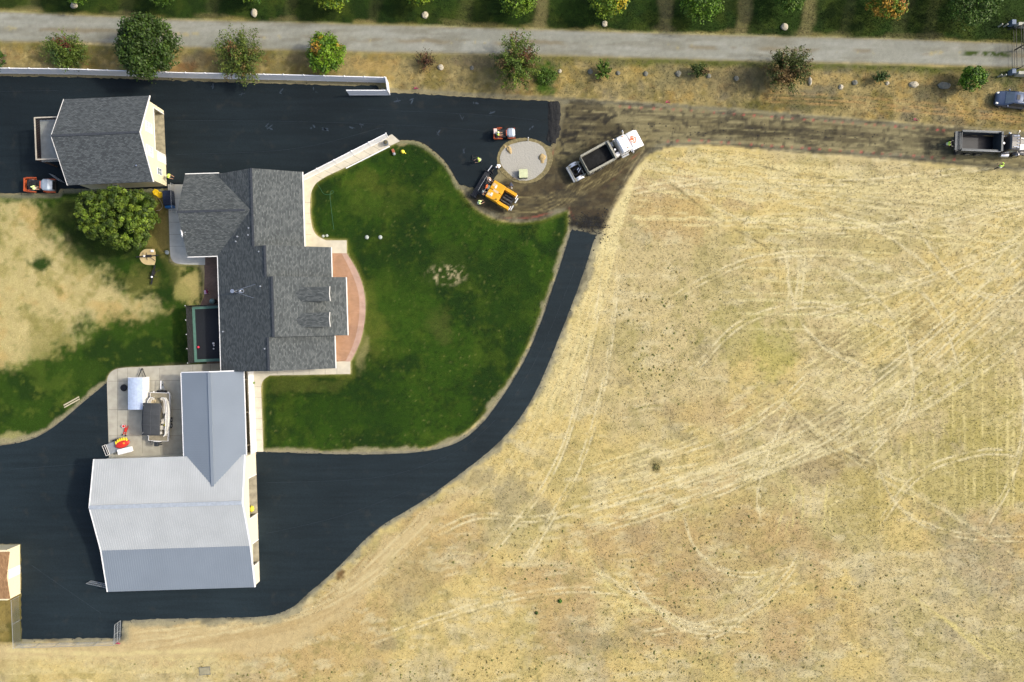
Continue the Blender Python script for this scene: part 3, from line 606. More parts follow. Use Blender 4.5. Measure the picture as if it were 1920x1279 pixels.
# --- concrete
CONC = mat('concrete', A(190,186,170), .85, nz=(1.1,.13,8), bump=(20,.15), spec=.25)
CONCW = mat('pale_concrete', A(214,208,190), .85, nz=(1.3,.10,8), spec=.25)
CONCG = mat('grey_concrete', A(206,206,196), .85, nz=(1.3,.10,8), spec=.25)
JOINT = mat('joint_dark', A(110,106,96), .9)
def brickmat(name, c1, c2, sc=1.0):
    m = bpy.data.materials.new(name); m.use_nodes = True; t = m.node_tree; b = t.nodes['Principled BSDF']; b.inputs['Roughness'].default_value = .85
    tc = t.nodes.new('ShaderNodeTexCoord'); br = t.nodes.new('ShaderNodeTexBrick'); br.inputs['Scale'].default_value = sc
    br.inputs['Brick Width'].default_value = .3; br.inputs['Row Height'].default_value = .15; br.inputs['Mortar Size'].default_value = .012
    br.inputs['Color1'].default_value = (*c1,1); br.inputs['Color2'].default_value = (*c2,1); br.inputs['Mortar'].default_value = (c1[0]*.7,c1[1]*.7,c1[2]*.7,1)
    t.links.new(tc.outputs['Object'], br.inputs['Vector'])
    n = t.nodes.new('ShaderNodeTexNoise'); n.inputs['Scale'].default_value = .8; n.inputs['Detail'].default_value = 7; t.links.new(tc.outputs['Object'], n.inputs['Vector'])
    mr = t.nodes.new('ShaderNodeMapRange'); mr.inputs[1].default_value = .3; mr.inputs[2].default_value = .7; mr.inputs[3].default_value = .85; mr.inputs[4].default_value = 1.15; t.links.new(n.outputs[0], mr.inputs[0])
    vm = t.nodes.new('ShaderNodeVectorMath'); vm.operation = 'SCALE'; t.links.new(br.outputs[0], vm.inputs[0]); t.links.new(mr.outputs[0], vm.inputs['Scale']); t.links.new(vm.outputs[0], b.inputs['Base Color'])
    return m
PATIO = brickmat('brick_paving', A(172,134,106), A(184,146,120)); PATIOD = brickmat('brown_paving', A(128,104,90), A(112,92,80)); PATIOR = brickmat('paving_border', A(190,156,140), A(200,172,156))
def flat(name, pts, z1, m, label, cat, sharp=True):
    return structure(slab(name, chaikin(pts) if not sharp else np.array([(p[0],p[1]) for p in pts], float), -.05, z1, m), label, cat)
flat('parking_pad', [(240,689,1),(420,681,1),(420,700,1),(345,860,1),(205,858,1),(201,716,1),(203,704),(212,694),(226,690)], .075, CONC, 'concrete pad the boat and trailers stand on', 'concrete pad', False)
flat('footpath', [(566,338,1),(735,252,1),(750,265,1),(612,331,1),(592,343),(583,360),(581,385),(583,420),(592,442),(612,451,1),(650,451,1),(650,475,1),(560,475,1)], .072, CONCW, 'pale concrete footpath along the fence and the house', 'footpath', False)
flat('footpath', [(462,700,1),(462,686,1),(657,677,1),(657,701,1),(506,704,1),(494,711),(489,724),(490,740,1),(494,847,1),(470,847,1)], .070, CONCW, 'pale concrete footpath south of the house beside the fence', 'footpath', False)
flat('footpath', [(315,346,1),(345,346,1),(360,470,1),(385,478,1),(385,497,1),(345,496),(328,494),(320,484),(319,466,1)], .068, CONCG, 'grey concrete footpath west of the house', 'footpath', False)
flat('patio', [(622,475,1),(650,475,1),(668,503),(681,535),(686,570),(684,608),(674,648),(657,678,1),(600,678,1),(600,475,1)], .064, PATIO, 'curved brick patio in front of the house', 'patio', False)
flat('patio_border', [(650,475,1),(668,503),(681,535),(686,570),(684,608),(674,648),(657,678,1),(648,678,1),(664,645),(673,606),(675,570),(671,540),(658,508),(641,475,1)], .071, PATIOR, 'paler border along the curved brick patio', 'patio border', False)
flat('paved_walk', [(382,478,1),(425,478,1),(430,700,1),(388,700,1),(388,600,1),(376,572,1),(383,556,1),(384,508,1)], .066, PATIOD, 'brown paved walk on the west side of the house', 'paved walk')
flat('yard_strip', [(452,690,1),(476,690,1),(482,852,1),(458,852,1)], .06, mat('dark_gravel', A(92,88,78), .9, nz=(5,.3,8)), 'dark soil strip between the shop wing and the white fence', 'soil strip')
flat('round_pad', [(277,467,1),(290,467,1),(292,474,1),(292,490,1),(290,497,1),(276,497),(268,494),(263,487),(262,480),(264,474),(270,468)], .09, mat('tan_slab', A(214,192,140), .85, nz=(2,.08)), 'rounded tan slab on the back lawn', 'slab', False)
def joints():
    mb = MB()
    def ln(a, b, z, wd=.03):
        a = P(*a,0); b = P(*b,0); mb.bar((a.x,a.y,z), (b.x,b.y,z), wd, .004)
    for a, b in [((221,690),(221,850)),((240,690),(240,850)),((268,690),(268,850)),((205,768),(345,768)),((205,817),(345,817)),((203,715),(345,713)),((300,690),(302,850)),((362,684),(362,700)),((395,682),(395,697))]: ln(a,b,.0775)
    for i in range(1,9):
        t = i/9; ln((571+164*t,338-83*t),(592+158*t,346-81*t),.0745)
    for y in (380,400,420,440): ln((568,y),(584,y),.0745)
    for y in (725,745,765,785,805,825): ln((476,y),(492,y),.0725)
    for x in (520,550,580,610,632): ln((x,688),(x,702),.0725)
    for y in (372,395,417,440,462): ln((318,y),(345,y),.0705)
    return mb.build('paving_joints', JOINT)
structure(joints(), 'dark joints between the concrete slabs', 'paving joints', 'stuff')

# ---------------------------------------------------------------- common materials
WHITE = mat('white_vinyl', (.78,.79,.80), .45, nz=(2,.04))
WTRIM = mat('white_trim', (.72,.72,.70), .5, nz=(3,.05))
CREAM = mat('cream_siding', A(246,236,200), .7, nz=(4,.05))
GLASS = mat('window_glass', (.16,.2,.24), .08, spec=.8, nz=(1,.2))
DARK = mat('dark_interior', (.02,.02,.022), .8)
BLACK = mat('black_metal', (.018,.018,.02), .5, nz=(3,.2))
RUB = mat('tyre_rubber', (.022,.022,.024), .85, nz=(8,.2))
GALV = mat('galvanised_steel', (.42,.45,.47), .45, .6, nz=(6,.15))
CHROME = mat('polished_metal', (.75,.76,.78), .18, .9, nz=(3,.05))
GREY = mat('grey_paint', (.25,.27,.29), .5, nz=(3,.12))
SHEW = shingle('shingles_rows_east_west', A(78,84,86), A(114,120,120), True)
SHNS = shingle('shingles_rows_north_south', A(78,84,86), A(114,120,120), False)
SHC = shingle('cottage_shingles', A(74,80,84), A(106,113,116), True)
MLITE = mat('pale_metal_roofing', A(208,213,214,.94), .42, .15, nz=(.35,.07,9), spec=.5)
MGREY = mat('grey_metal_roofing', A(152,164,176,.9), .42, .15, nz=(.25,.05), spec=.5)
MWALL = mat('cream_metal_wall', A(240,234,212), .6, nz=(3,.04))

def gable(mb, a0, a1, b0, b1, ze, slope, ax, t=.16, ze1=None):
    """roof slab, ridge along ax; a = along the ridge, b = across"""
    m_ = (b0+b1)/2; zr = ze+slope*(b1-b0)/2
    mb.ext([(b0,ze-t),(b0,ze),(m_,zr),(b1,ze),(b1,ze-t),(m_,zr-t)], a0, a1, ax); return zr
def gwall(mb, a0, a1, b0, b1, ze, slope, ax, oh):
    """body under a gable roof, walls set in by oh from the eaves"""
    m_ = (b0+b1)/2; z1 = ze+slope*oh-.17; zr = ze+slope*(b1-b0)/2-.17
    mb.ext([(b0+oh,0),(b0+oh,z1),(m_,zr),(b1-oh,z1),(b1-oh,0)], a0+oh, a1-oh, ax)
def window(root, c, sz, ax, name='window', glass=None):
    """window on a wall: c = centre, sz=(width,height), ax = outward axis ('+x' ...)"""
    s = 1 if ax[0] == '+' else -1; wd, ht = sz; x, y, z = c
    fr = MB(); gl = MB()
    if ax[1] == 'x':
        fr.box(x-.02*s, x+.05*s, y-wd/2-.07, y+wd/2+.07, z+ht/2, z+ht/2+.07).box(x-.02*s, x+.05*s, y-wd/2-.07, y+wd/2+.07, z-ht/2-.07, z-ht/2)
        fr.box(x-.02*s, x+.05*s, y-wd/2-.07, y-wd/2, z-ht/2, z+ht/2).box(x-.02*s, x+.05*s, y+wd/2, y+wd/2+.07, z-ht/2, z+ht/2)
        fr.box(x-.02*s, x+.04*s, y-.02, y+.02, z-ht/2, z+ht/2).box(x-.02*s, x+.037*s, y-wd/2, y+wd/2, z-.02, z+.02)
        gl.box(x, x+.02*s, y-wd/2, y+wd/2, z-ht/2, z+ht/2)
    else:
        fr.box(x-wd/2-.07, x+wd/2+.07, y-.02*s, y+.05*s, z+ht/2, z+ht/2+.07).box(x-wd/2-.07, x+wd/2+.07, y-.02*s, y+.05*s, z-ht/2-.07, z-ht/2)
        fr.box(x-wd/2-.07, x-wd/2, y-.02*s, y+.05*s, z-ht/2, z+ht/2).box(x+wd/2, x+wd/2+.07, y-.02*s, y+.05*s, z-ht/2, z+ht/2)
        fr.box(x-.02, x+.02, y-.02*s, y+.04*s, z-ht/2, z+ht/2).box(x-wd/2, x+wd/2, y-.02*s, y+.037*s, z-.02, z+.02)
        gl.box(x-wd/2, x+wd/2, y, y+.02*s, z-ht/2, z+ht/2)
    f = fr.build(name, WTRIM, root); gl.build('pane', glass or GLASS, f); return f
def pipe_vent(root, px, py, z, m=None, h=.35, r=.06):
    c = local(root, px, py, z); mb = MB().tube((c.x,c.y,z-.5),(c.x,c.y,z+h*.4),r).tube((c.x,c.y,z+h*.4),(c.x,c.y,z+h*.6),r*1.7)
    return mb.build('roof_vent', m or GALV, root)
# ---------------------------------------------------------------- main house
def house():
    h = thing('house', 'large house with dark grey shingled cross-gable roof and two dormers', 'house', P(478,560,0), R(1.7))
    L = lambda px, py, z=3.2: local(h, px, py, z)
    ze = 3.2; s = .455; uw = L(411,570).x
    rf = MB(); wl = MB(); gut = MB()
    # west gable (ridge east-west)
    b_u0 = L(347,327).x; b_v0 = (L(352,481).y+L(408,480).y)/2; b_v1 = (L(347,327).y+L(408,325).y)/2
    a_u1 = (L(566,330).x+L(571,460).x)/2; a_v0 = L(571,465).y; a_v1 = L(520,320, 4.2).y; a_um = (uw+a_u1)/2
    rf.m = 0; gable(rf, b_u0, a_um, b_v0, b_v1, ze, s, 'x'); gwall(wl, b_u0, a_um-.2, b_v0, b_v1, ze, s, 'x', .7)
    rf.m = 1; zA = gable(rf, a_v0-.3, a_v1, uw, a_u1, ze+.003, s, 'y'); gwall(wl, a_v0-.6, a_v1, uw, a_u1, ze, s, 'y', .7)
    c1u = L(621,490).x; c2u = L(650,575).x; c3u = L(628,660).x
    v_a = a_v0; v_b = L(560,520,4.8).y; v_c = L(560,631,4.8).y; v_d = (L(416,696).y+L(625,692).y)/2
    gable(rf, v_b-.1, v_a+.0, uw-.0015, c1u, ze+.0015, s, 'y'); gwall(wl, v_b-1, v_a+.6, uw, c1u, ze, s, 'y', .75)
    z2 = gable(rf, v_c, v_b, uw, c2u, ze, s, 'y'); gwall(wl, v_c-.4, v_b+.4, uw, c2u, ze, s, 'y', .7)
    gable(rf, v_d, v_c+.1, uw-.0015, c3u, ze+.0015, s, 'y'); gwall(wl, v_d, v_c+1, uw, c3u, ze, s, 'y', .75)
    rf.build('roof', [SHEW, SHNS], h); wl.build('wall', CREAM, h)
    # gutters and rake boards
    for g_ in [(u+.004, u+.11, a0, a1) for a0, a1, u in ((a_v0,a_v1,a_u1),(v_b+.02,v_a-.02,c1u),(v_c,v_b,c2u),(v_d,v_c-.02,c3u))]+[(uw-.11, uw-.004, v_d, b_v0-.12),(b_u0, uw, b_v0-.11, b_v0-.004),(b_u0, L(410,325).x, b_v1+.004, b_v1+.11)]:
        MB().box(*g_, ze-.17, ze-.01).build('gutter', WTRIM, h)
    # dormers on the front slope
    for y0, y1 in ((537,564),(585.5,612)):
        zf = 5.75; p0 = L(617,y0,zf); p1 = L(618.5,y1,zf); ve0 = p1.y; ve1 = p0.y; u1 = p0.x; hw = (ve1-ve0)/2; vm_ = (ve0+ve1)/2
        d = MB(); zr = gable(d, u1-4.4, u1, ve0, ve1, zf-.22, .36, 'x', .1); do = d.build('dormer', SHEW, h)
        d = MB(); d.ext([(ve0+.2,3.6),(ve0+.2,zf-.3),(vm_,zr-.14),(ve1-.2,zf-.3),(ve1-.2,3.6)], u1-3.8, u1-.42, 'x'); d.build('cheek', CREAM, do)
        zz = zf-.22
        for sg in (-1,1):
            d = MB(); d.add([(u1+.003,vm_,zr+.02),(u1+.05,vm_,zr+.02),(u1+.05,vm_+sg*(hw+.02),zz+.02),(u1+.003,vm_+sg*(hw+.02),zz+.02),(u1+.003,vm_,zr-.10),(u1+.06,vm_,zr-.10),(u1+.06,vm_+sg*(hw+.02),zz-.10),(u1+.003,vm_+sg*(hw+.02),zz-.10)],[(0,1,2,3),(7,6,5,4),(1,5,6,2),(0,3,7,4),(2,6,7,3),(0,4,5,1)])
            d.build('rake_board', WTRIM, do)
    # ridge caps
    rc = MB()
    rc.bar((a_um,a_v0,zA+.03),(a_um,a_v1,zA+.03),.28,.04); 
    for v0,v1,u in ((v_b,v_a,c1u),(v_c,v_b,c2u),(v_d,v_c,c3u)):
        zz = ze+s*(u-uw)/2+.03; rc.bar(((u+uw)/2,v0,zz),((u+uw)/2,v1,zz),.28,.04)
    zz = ze+s*(b_v1-b_v0)/2+.03; rc.bar((b_u0,(b_v0+b_v1)/2,zz),(a_um-1,(b_v0+b_v1)/2,zz),.28,.04)
    rc.build('ridge_cap', mat('ridge_shingle', A(62,68,76), .9, nz=(5,.25)), h)
    # windows and doors on the walls
    for v in (-1.5, 1.5, 4.2): window(h, (c2u-.69, (v_b+v_c)/2+v-1.2, 1.6), (1.1,1.3), '+x')
    dr = MB().box(c2u-.71, c2u-.64, (v_b+v_c)/2-3.4, (v_b+v_c)/2-2.4, .1, 2.2).build('front_door', mat('door_paint', (.08,.03,.02), .4), h)
    MB().ball((c2u-.61,(v_b+v_c)/2-2.5,1.1), .04, 6, 4).build('door_handle', CHROME, dr)
    for v in (v_d+1.8, v_b+2.0): window(h, (min(c1u,c3u)-.74, v, 1.6), (1.2,1.2), '+x')
    for v in (1.2, 4.5, 8.5): window(h, (uw+.72, v_d+v, 1.6), (1.3,1.1), '-x')
    for u in (uw+4.2, uw+8.8): window(h, (u, v_d+.76, 1.5), (1.1,1.1), '-y')
    for i in range(2):
        g = MB().box(a_um-4.2+i*4.4, a_um-.4+i*4.4, a_v1-.72, a_v1-.65, .1, 2.4)
        for k in range(1,4): g.box(a_um-4.2+i*4.4, a_um-.4+i*4.4, a_v1-.65, a_v1-.63, .1+k*.575-.02, .1+k*.575+.02)
        g.build('garage_door', WTRIM, h)
    for px, py, z in ((348,375,3.9),(430,386,5.0),(467,428,5.3),(466,441,5.3),(446,444,4.8),(443,453,4.7),(486,472,6.0),(419,622,3.6),(497,654,6.2),(489,537,6.2)): pipe_vent(h, px, py, z)
    # chimney-like flue with two stays
    c = L(441,547,5.2); fl = MB().tube((c.x,c.y,4.2),(c.x,c.y,6.0),.12).tube((c.x,c.y,6.0),(c.x,c.y,6.15),.26).tube((c.x+.6,c.y,4.8),(c.x+.6,c.y,5.3),.15)
    e1 = L(479,533,5.9); e2 = L(476,559,5.9); fl.tube((c.x,c.y,5.8), e1, .02, n=5).tube((c.x,c.y,5.8), e2, .02, n=5); fl.torus((c.x+.9,c.y+.05,5.25), .22, .05)
    fl.build('flue', CHROME, h)
    return h
HOUSE = house()
# satellite dish on the roof edge
def dish():
    o = P(341,438,5.0); t = thing('satellite_dish', 'white satellite dish on the west edge of the house roof', 'satellite dish', o)
    mb = MB(Matrix.Rotation(R(-35),4,'Y') @ Matrix.Rotation(R(12),4,'X')); rings = []
    for k in range(5):
        r = .02+k*.105; rings.append([(r*.8*math.cos(a), r*1.2*math.sin(a), r*r*.5) for a in [i*.524 for i in range(12)]])
    mb.loft(rings); mb.build('reflector', WHITE, t, smooth=True)
    MB().tube((0,0,0),(.45,.12,.15),.02).cbox((.5,.13,.17),(.14,.1,.1)).build('arm', GALV, t)
    MB().tube((0,0,-.1),(.3,0,-.75),.03).build('mast', GALV, t)
dish()
# ---------------------------------------------------------------- cottage with the raised deck
def wall_with_openings(mb, x0, x1, y0, y1, top, openings):
    """wall along y between y0 and y1, thickness x0..x1, top(y)->z, openings [(ya,yb,zb,zt)]"""
    cuts = sorted({y0, y1} | {v for o in openings for v in o[:2]} | {k for k in TOPK if y0 < k < y1})
    for a, b in zip(cuts[:-1], cuts[1:]):
        m_ = (a+b)/2; op = [o for o in openings if o[0]-1e-6 <= a and b <= o[1]+1e-6]
        spans = [(0, None)] if not op else ([(0, op[0][2])] if op[0][2] > .01 else []) + [(op[0][3], None)]
        for z0, z1 in spans:
            ta, tb = (top(a), top(b)) if z1 is None else (z1, z1)
            mb.ext([(a,z0),(b,z0),(b,tb),(a,ta)], x0, x1, 'x')
def cottage():
    global TOPK
    h = thing('cottage', 'cream two-storey cottage with grey shingled gable roof and open garage door', 'cottage', P(200,275,0), R(2.4))
    L = lambda px, py, z: local(h, px, py, z)
    ze = 4.4; s = .5; u0 = L(119.8,186.5,ze).x; u1 = (L(281,179,ze).x+L(285.8,340.6,ze).x)/2; v1 = (L(281,179,ze).y+L(119.8,186.5,ze).y)/2; v0 = (L(285.8,340.6,ze).y+L(135,347,ze).y)/2
    mb = MB(); zr = gable(mb, u0, u1, v0, v1, ze, s, 'x'); vm_ = (v0+v1)/2
    mb.build('roof', SHC, h); MB().bar((u0,vm_,zr+.03),(u1,vm_,zr+.03),.28,.04).build('ridge_cap', mat('ridge_shingle', A(62,68,76)), h)
    for uu in (u1+.003, u0-.063):
        for sg in (-1,1):
            r = MB(); a = vm_; b = vm_+sg*((v1-v0)/2+.02); r.add([(uu,a,zr+.015),(uu+.06,a,zr+.015),(uu+.06,b,ze+.015),(uu,b,ze+.015),(uu,a,zr-.2),(uu+.06,a,zr-.2),(uu+.06,b,ze-.2),(uu,b,ze-.2)],[(0,1,2,3),(7,6,5,4),(1,5,6,2),(0,3,7,4),(2,6,7,3),(0,4,5,1)]); r.build('rake_board', WTRIM, h)
    oh = .42; w0, w1, x0, x1 = v0+oh, v1-oh, u0+oh, u1-oh-.0
    x1 = L(311,300,0).x
    TOPK = [vm_]; top = lambda y: zr-.18-abs(y-vm_)*s
    da, db = L(311,291,0).y, L(309,215,0).y
    wl = MB(); wall_with_openings(wl, x1-.18, x1, w0, w1, top, [(da, db, 0, 2.6)])
    wall_with_openings(wl, x0, x0+.18, w0, w1, top, [])
    wl.box(x0+.18, x1-.18, w0, w0+.18, 0, top(w0)).box(x0+.18, x1-.18, w1-.18, w1, 0, top(w1))
    wl.build('wall', CREAM, h)
    MB().box(x0+.2, x1-.2, w0+.2, w1-.2, 2.75, 2.95).build('upper_floor', CREAM, h)
    MB().box(x0+.19, x1+.02, w0+.19, w1-.19, .0, .09).build('floor', mat('garage_floor', A(176,168,140), .9, nz=(2.2,.3,8)), h)
    tr = MB().box(x1, x1+.03, da-.12, da, 0, 2.72).box(x1, x1+.03, db, db+.12, 0, 2.72).box(x1, x1+.03, da, db, 2.6, 2.72); tr.build('door_trim', WTRIM, h)
    for py, pz, sz in ((241,4.25,(1.25,1.5)),(285,4.2,(1.25,1.5))): window(h, (x1, L(300,py,3.5).y, 4.1), sz, '+x', glass=mat('sky_reflection_glass', (.48,.53,.58), .15, nz=(2,.1)))  # pane colour painted pale for the sky it reflects
    window(h, (x1, L(302,322,1.7).y, 1.8), (.8,1.0), '+x')
    d = MB().box(x1, x1+.05, L(311,309,0).y, L(311,294,0).y, .05, 2.15).build('door', WTRIM, h); MB().ball((x1+.08, L(311,307,0).y, 1.05), .04, 6, 4).build('door_handle', CHROME, d)
    window(h, (L(236,348,3.4).x, w0, 3.6), (1.5,.9), '-y'); window(h, (L(200,348,3.4).x, w0, 1.6), (1.2,1.0), '-y')
    for u in (x0+3, x0+7): window(h, (u, w1, 3.6), (1.2,1.0), '+y')
    # deck
    zd = 2.9; dx0 = L(66,260,zd+1).x; dx1 = x0; dy1 = L(80,220,zd+1).y; dy0 = L(80,299,zd+1).y
    MB().box(dx0, dx1, dy0, dy1, zd-.2, zd).build('deck', mat('grey_decking', A(150,158,160), .8, nz=(3,.12)), h)
    pl = MB(); n = int((dy1-dy0)/.15)
    for i in range(n): pl.box(dx0+.02, dx1-.01, dy0+i*.15+.01, dy0+i*.15+.135, zd+.002, zd+.02)
    pl.build('deck_boards', mat('deck_board', A(156,160,156), .8, nz=(2,.15)), h)
    rl = MB().box(dx0-.05, dx0+.1, dy0-.05, dy1+.05, zd+.95, zd+1.03).box(dx0+.1, dx1, dy0-.05, dy0+.1, zd+.95, zd+1.03).box(dx0+.1, dx1, dy1-.1, dy1+.05, zd+.95, zd+1.03)
    rl.build('handrail', mat('pale_handrail', A(200,192,176), .6), h)
    bl = MB(); n = 24
    for i in range(n+1): y = dy0+(dy1-dy0)*i/n; bl.box(dx0, dx0+.05, y-.03, y+.03, zd, zd+.95)
    for i in range(12): x = dx0+(dx1-dx0)*i/12; bl.box(x, x+.05, dy0, dy0+.04, zd, zd+.95).box(x, x+.05, dy1-.04, dy1, zd, zd+.95)
    bl.build('balusters', mat('brown_baluster', A(84,62,50), .7), h)
    for x in (dx0+.1, (dx0+dx1)/2):
        for y in (dy0+.1, dy1-.1): MB().box(x-.08, x+.08, y-.08, y+.08, 0, zd-.2).build('deck_post', mat('brown_post', A(104,82,66), .7), h)
    for px, py in ((257,311),): pipe_vent(h, px, py, 5.3, CHROME)
    return h
cottage()
# ---------------------------------------------------------------- barn with its shop wing
def ribs_x(mb, u0, u1, prof, step=.3):
    """ribs running across the ridge; prof=[(v,z),...] from eave to ridge"""
    n = int((u1-u0)/step)
    for i in range(1, n):
        u = u0+(u1-u0)*i/n
        for (va,za),(vb,zb) in zip(prof[:-1], prof[1:]): mb.bar((u,va,za+.008),(u,vb,zb+.008), .05, .02)
def barn():
    global TOPK
    h = thing('barn', 'big barn with pale ribbed metal roof and a grey metal-roofed wing', 'barn', P(330,980,0), R(1.8))
    L = lambda px, py, z: local(h, px, py, z)
    zr, zn, zb, zs = 5.2, 3.95, 3.1, 1.95
    u0 = np.mean([L(177,860,zn).x, L(166.5,951,zr).x, L(188.7,1032,zb).x, L(204,1109,zs).x]); u1 = np.mean([L(457.3,853.6,zn).x, L(453.8,943,zr).x, L(477,1101.6,zs).x])
    vn_ = (L(177,860,zn).y+L(457.3,853.6,zn).y)/2; vr = (L(166.5,951.4,zr).y+L(453.8,943,zr).y)/2; vb = (L(188.7,1032,zb).y+L(463,1024,zb).y)/2; vs = (L(204,1109.3,zs).y+L(477,1101.6,zs).y)/2
    t = .1
    MB().ext([(vn_,zn),(vr,zr),(vr,zr-t),(vn_,zn-t)], u0, u1, 'x').ext([(vb,zb),(vr,zr),(vr,zr-t),(vb,zb-t)], u0, u1, 'x').build('roof', MLITE, h)
    rb = MB(); ribs_x(rb, u0, u1, [(vn_,zn),(vr,zr)]); ribs_x(rb, u0, u1, [(vb,zb),(vr,zr)]); rb.build('roof_ribs', MLITE, h)
    lo = MB().ext([(vs,zs),(vb,zb-.02),(vb,zb-.02-t),(vs,zs-t)], u0, u1, 'x').build('lean_to_roof', MGREY, h)
    rb = MB(); ribs_x(rb, u0, u1, [(vs,zs),(vb,zb-.02)]); rb.build('roof_ribs', MGREY, lo)
    MB().bar((u0,vr,zr+.05),(u1+.02,vr,zr+.05),.5,.05).build('ridge_cap', mat('ridge_metal', A(190,200,210), .4, .2), h)
    for uu in (u0-.12, u1+.003):
        for (va,za),(vb_,zb_) in (((vn_,zn),(vr,zr)),((vr,zr),(vb,zb)),((vb,zb),(vs,zs))):
            tr = MB(); tr.add([(uu,va,za+.03),(uu+.117,va,za+.03),(uu+.117,vb_,zb_+.03),(uu,vb_,zb_+.03),(uu,va,za-.2),(uu+.117,va,za-.2),(uu+.117,vb_,zb_-.2),(uu,vb_,zb_-.2)],[(0,1,2,3),(7,6,5,4),(1,5,6,2),(0,3,7,4),(2,6,7,3),(0,4,5,1)]); tr.build('rake_trim', WHITE, h)
    x1 = (L(479,848,0).x+L(487.8,1091.5,0).x)/2; x0 = u0+.12; w1 = min(L(479,848,0).y, vn_-.12); w0 = vs+.12
    TOPK = [vr, vb]
    def top(y): return (zr+(zn-zr)*(y-vr)/(vn_-vr) if y > vr else (zr+(zb-zr)*(y-vr)/(vb-vr) if y > vb else zb+(zs-zb)*(y-vb)/(vs-vb)))-.12
    o1 = (L(482,962,0).y, L(480.5,890,0).y); o2 = (L(486,1052,0).y, L(485,1012,0).y)
    wl = MB(); wall_with_openings(wl, x1-.2, x1, w0, w1, top, [(*o1,0,2.7),(*o2,0,2.05)]); wall_with_openings(wl, x0, x0+.2, w0, w1, top, [])
    wl.box(x0+.2, x1-.2, w0, w0+.2, 0, top(w0)).box(x0+.2, x1-.2, w1-.2, w1, 0, top(w1)); wl.build('wall', MWALL, h)
    MB().box(x0+.21, x1+.02, w0+.21, w1-.21, 0, .085).build('floor', mat('barn_floor', A(184,176,152), .9, nz=(1.6,.25,8)), h)
    d = MB().box(x0-.05, x0-.001, w0+1.5, w0+3.5, .06, 1.8); d.build('sliding_door', WTRIM, h)
    MB().ball((x1-.6, o1[0]+.7, .5), (.35,.45,.35), 8, 5).build('yellow_bundle', mat('yellow_plastic', (.62,.55,.04), .5), h)
    for i, v in enumerate((o1[0]-.12, o1[1], o2[0]-.12, o2[1])):
        MB().box(x1, x1+.025, v, v+.12, 0, 2.75 if i < 2 else 2.1).build('door_trim', WTRIM, h)
    # wing
    e = 3.86; s = .225; p0 = L(339.5,699,e); p1 = L(345,850,e); q0 = L(456,696,e); q1 = L(461.8,848,e); a0 = (p0.x+p1.x)/2; a1 = (q0.x+q1.x)/2; am = (a0+a1)/2; vt = (p0.y+q0.y)/2; zt = e+s*(a1-a0)/2
    sn = (zr-zn)/(vn_-vr)   # how the barn slope falls to the north
    vtip = vr+(zr-zt)/sn; ve = vr+(zr-e)/sn; ve = min(ve, vn_+.05)
    wr = MB()
    for ue, sg in ((a0,-1),(a1,1)):
        zc = e; vv = vn_-.15
        wr.add([(ue,vt,e),(am,vt,zt),(am,vtip-.1,zt),(ue,vv,e),(ue,vt,e-t),(am,vt,zt-t),(am,vtip-.1,zt-t),(ue,vv,e-t)],[(0,1,2,3),(7,6,5,4),(0,4,5,1),(1,5,6,2),(2,6,7,3),(3,7,4,0)])
    wo = wr.build('wing_roof', MGREY, h)
    rb = MB(); n = int((vt-vtip)/.3)
    for i in range(1, n):
        v = vt-(vt-vtip)*i/n
        for ue in (a0, a1):
            f = 0.0
            if v < vn_: f = min(1, max(0,(vn_-v)/(vn_-vtip)))
            f = f*.99 
            us = ue+(am-ue)*f; zs_ = e+(zt-e)*f; rb.bar((us,v,zs_+.008),(am,v,zt+.008),.05,.02)
    rb.build('roof_ribs', MGREY, wo); MB().bar((am,vt,zt+.04),(am,vtip,zt+.04),.4,.05).build('ridge_cap', MGREY, wo)
    for ue in (a0,a1):
        tm = MB(); tm.add([(ue,vt+.003,e+.03),(am,vt+.003,zt+.03),(am,vt+.12,zt+.03),(ue,vt+.12,e+.03),(ue,vt+.003,e-.2),(am,vt+.003,zt-.2),(am,vt+.12,zt-.2),(ue,vt+.12,e-.2)],[(0,1,2,3),(7,6,5,4),(0,4,5,1),(1,5,6,2),(2,6,7,3),(3,7,4,0)]); tm.build('rake_trim', WHITE, wo)
    tm = MB(); tm.box(a0-.1,a0-.003,vn_+.02,vt,e-.15,e).build('eave_trim', WHITE, wo); MB().box(a1+.003,a1+.08,w1+.2,vt,e-.15,e).build('eave_trim', WHITE, wo)
    wl = MB(); wl.ext([(a0+.3,0),(a0+.3,e-.1),(am,zt-.2),(a1-1.75,e+.25),(a1-1.75,0)], w1+.01, vt-.3, 'y'); wl.build('wing_wall', MWALL, h)
    MB().box(a0+.22, a0+.29, (w1+vt)/2-2, (w1+vt)/2+1.4, .06, 2.6).build('roller_door', WTRIM, h)
    for k in range(3): MB().box(a1-.5,a1-.42,w1+1.2+k*(vt-w1-2.4)/2,w1+1.28+k*(vt-w1-2.4)/2,0,e-.1).build('wing_post', mat('weathered_post', A(150,140,120), .8), h)
    return h
barn()
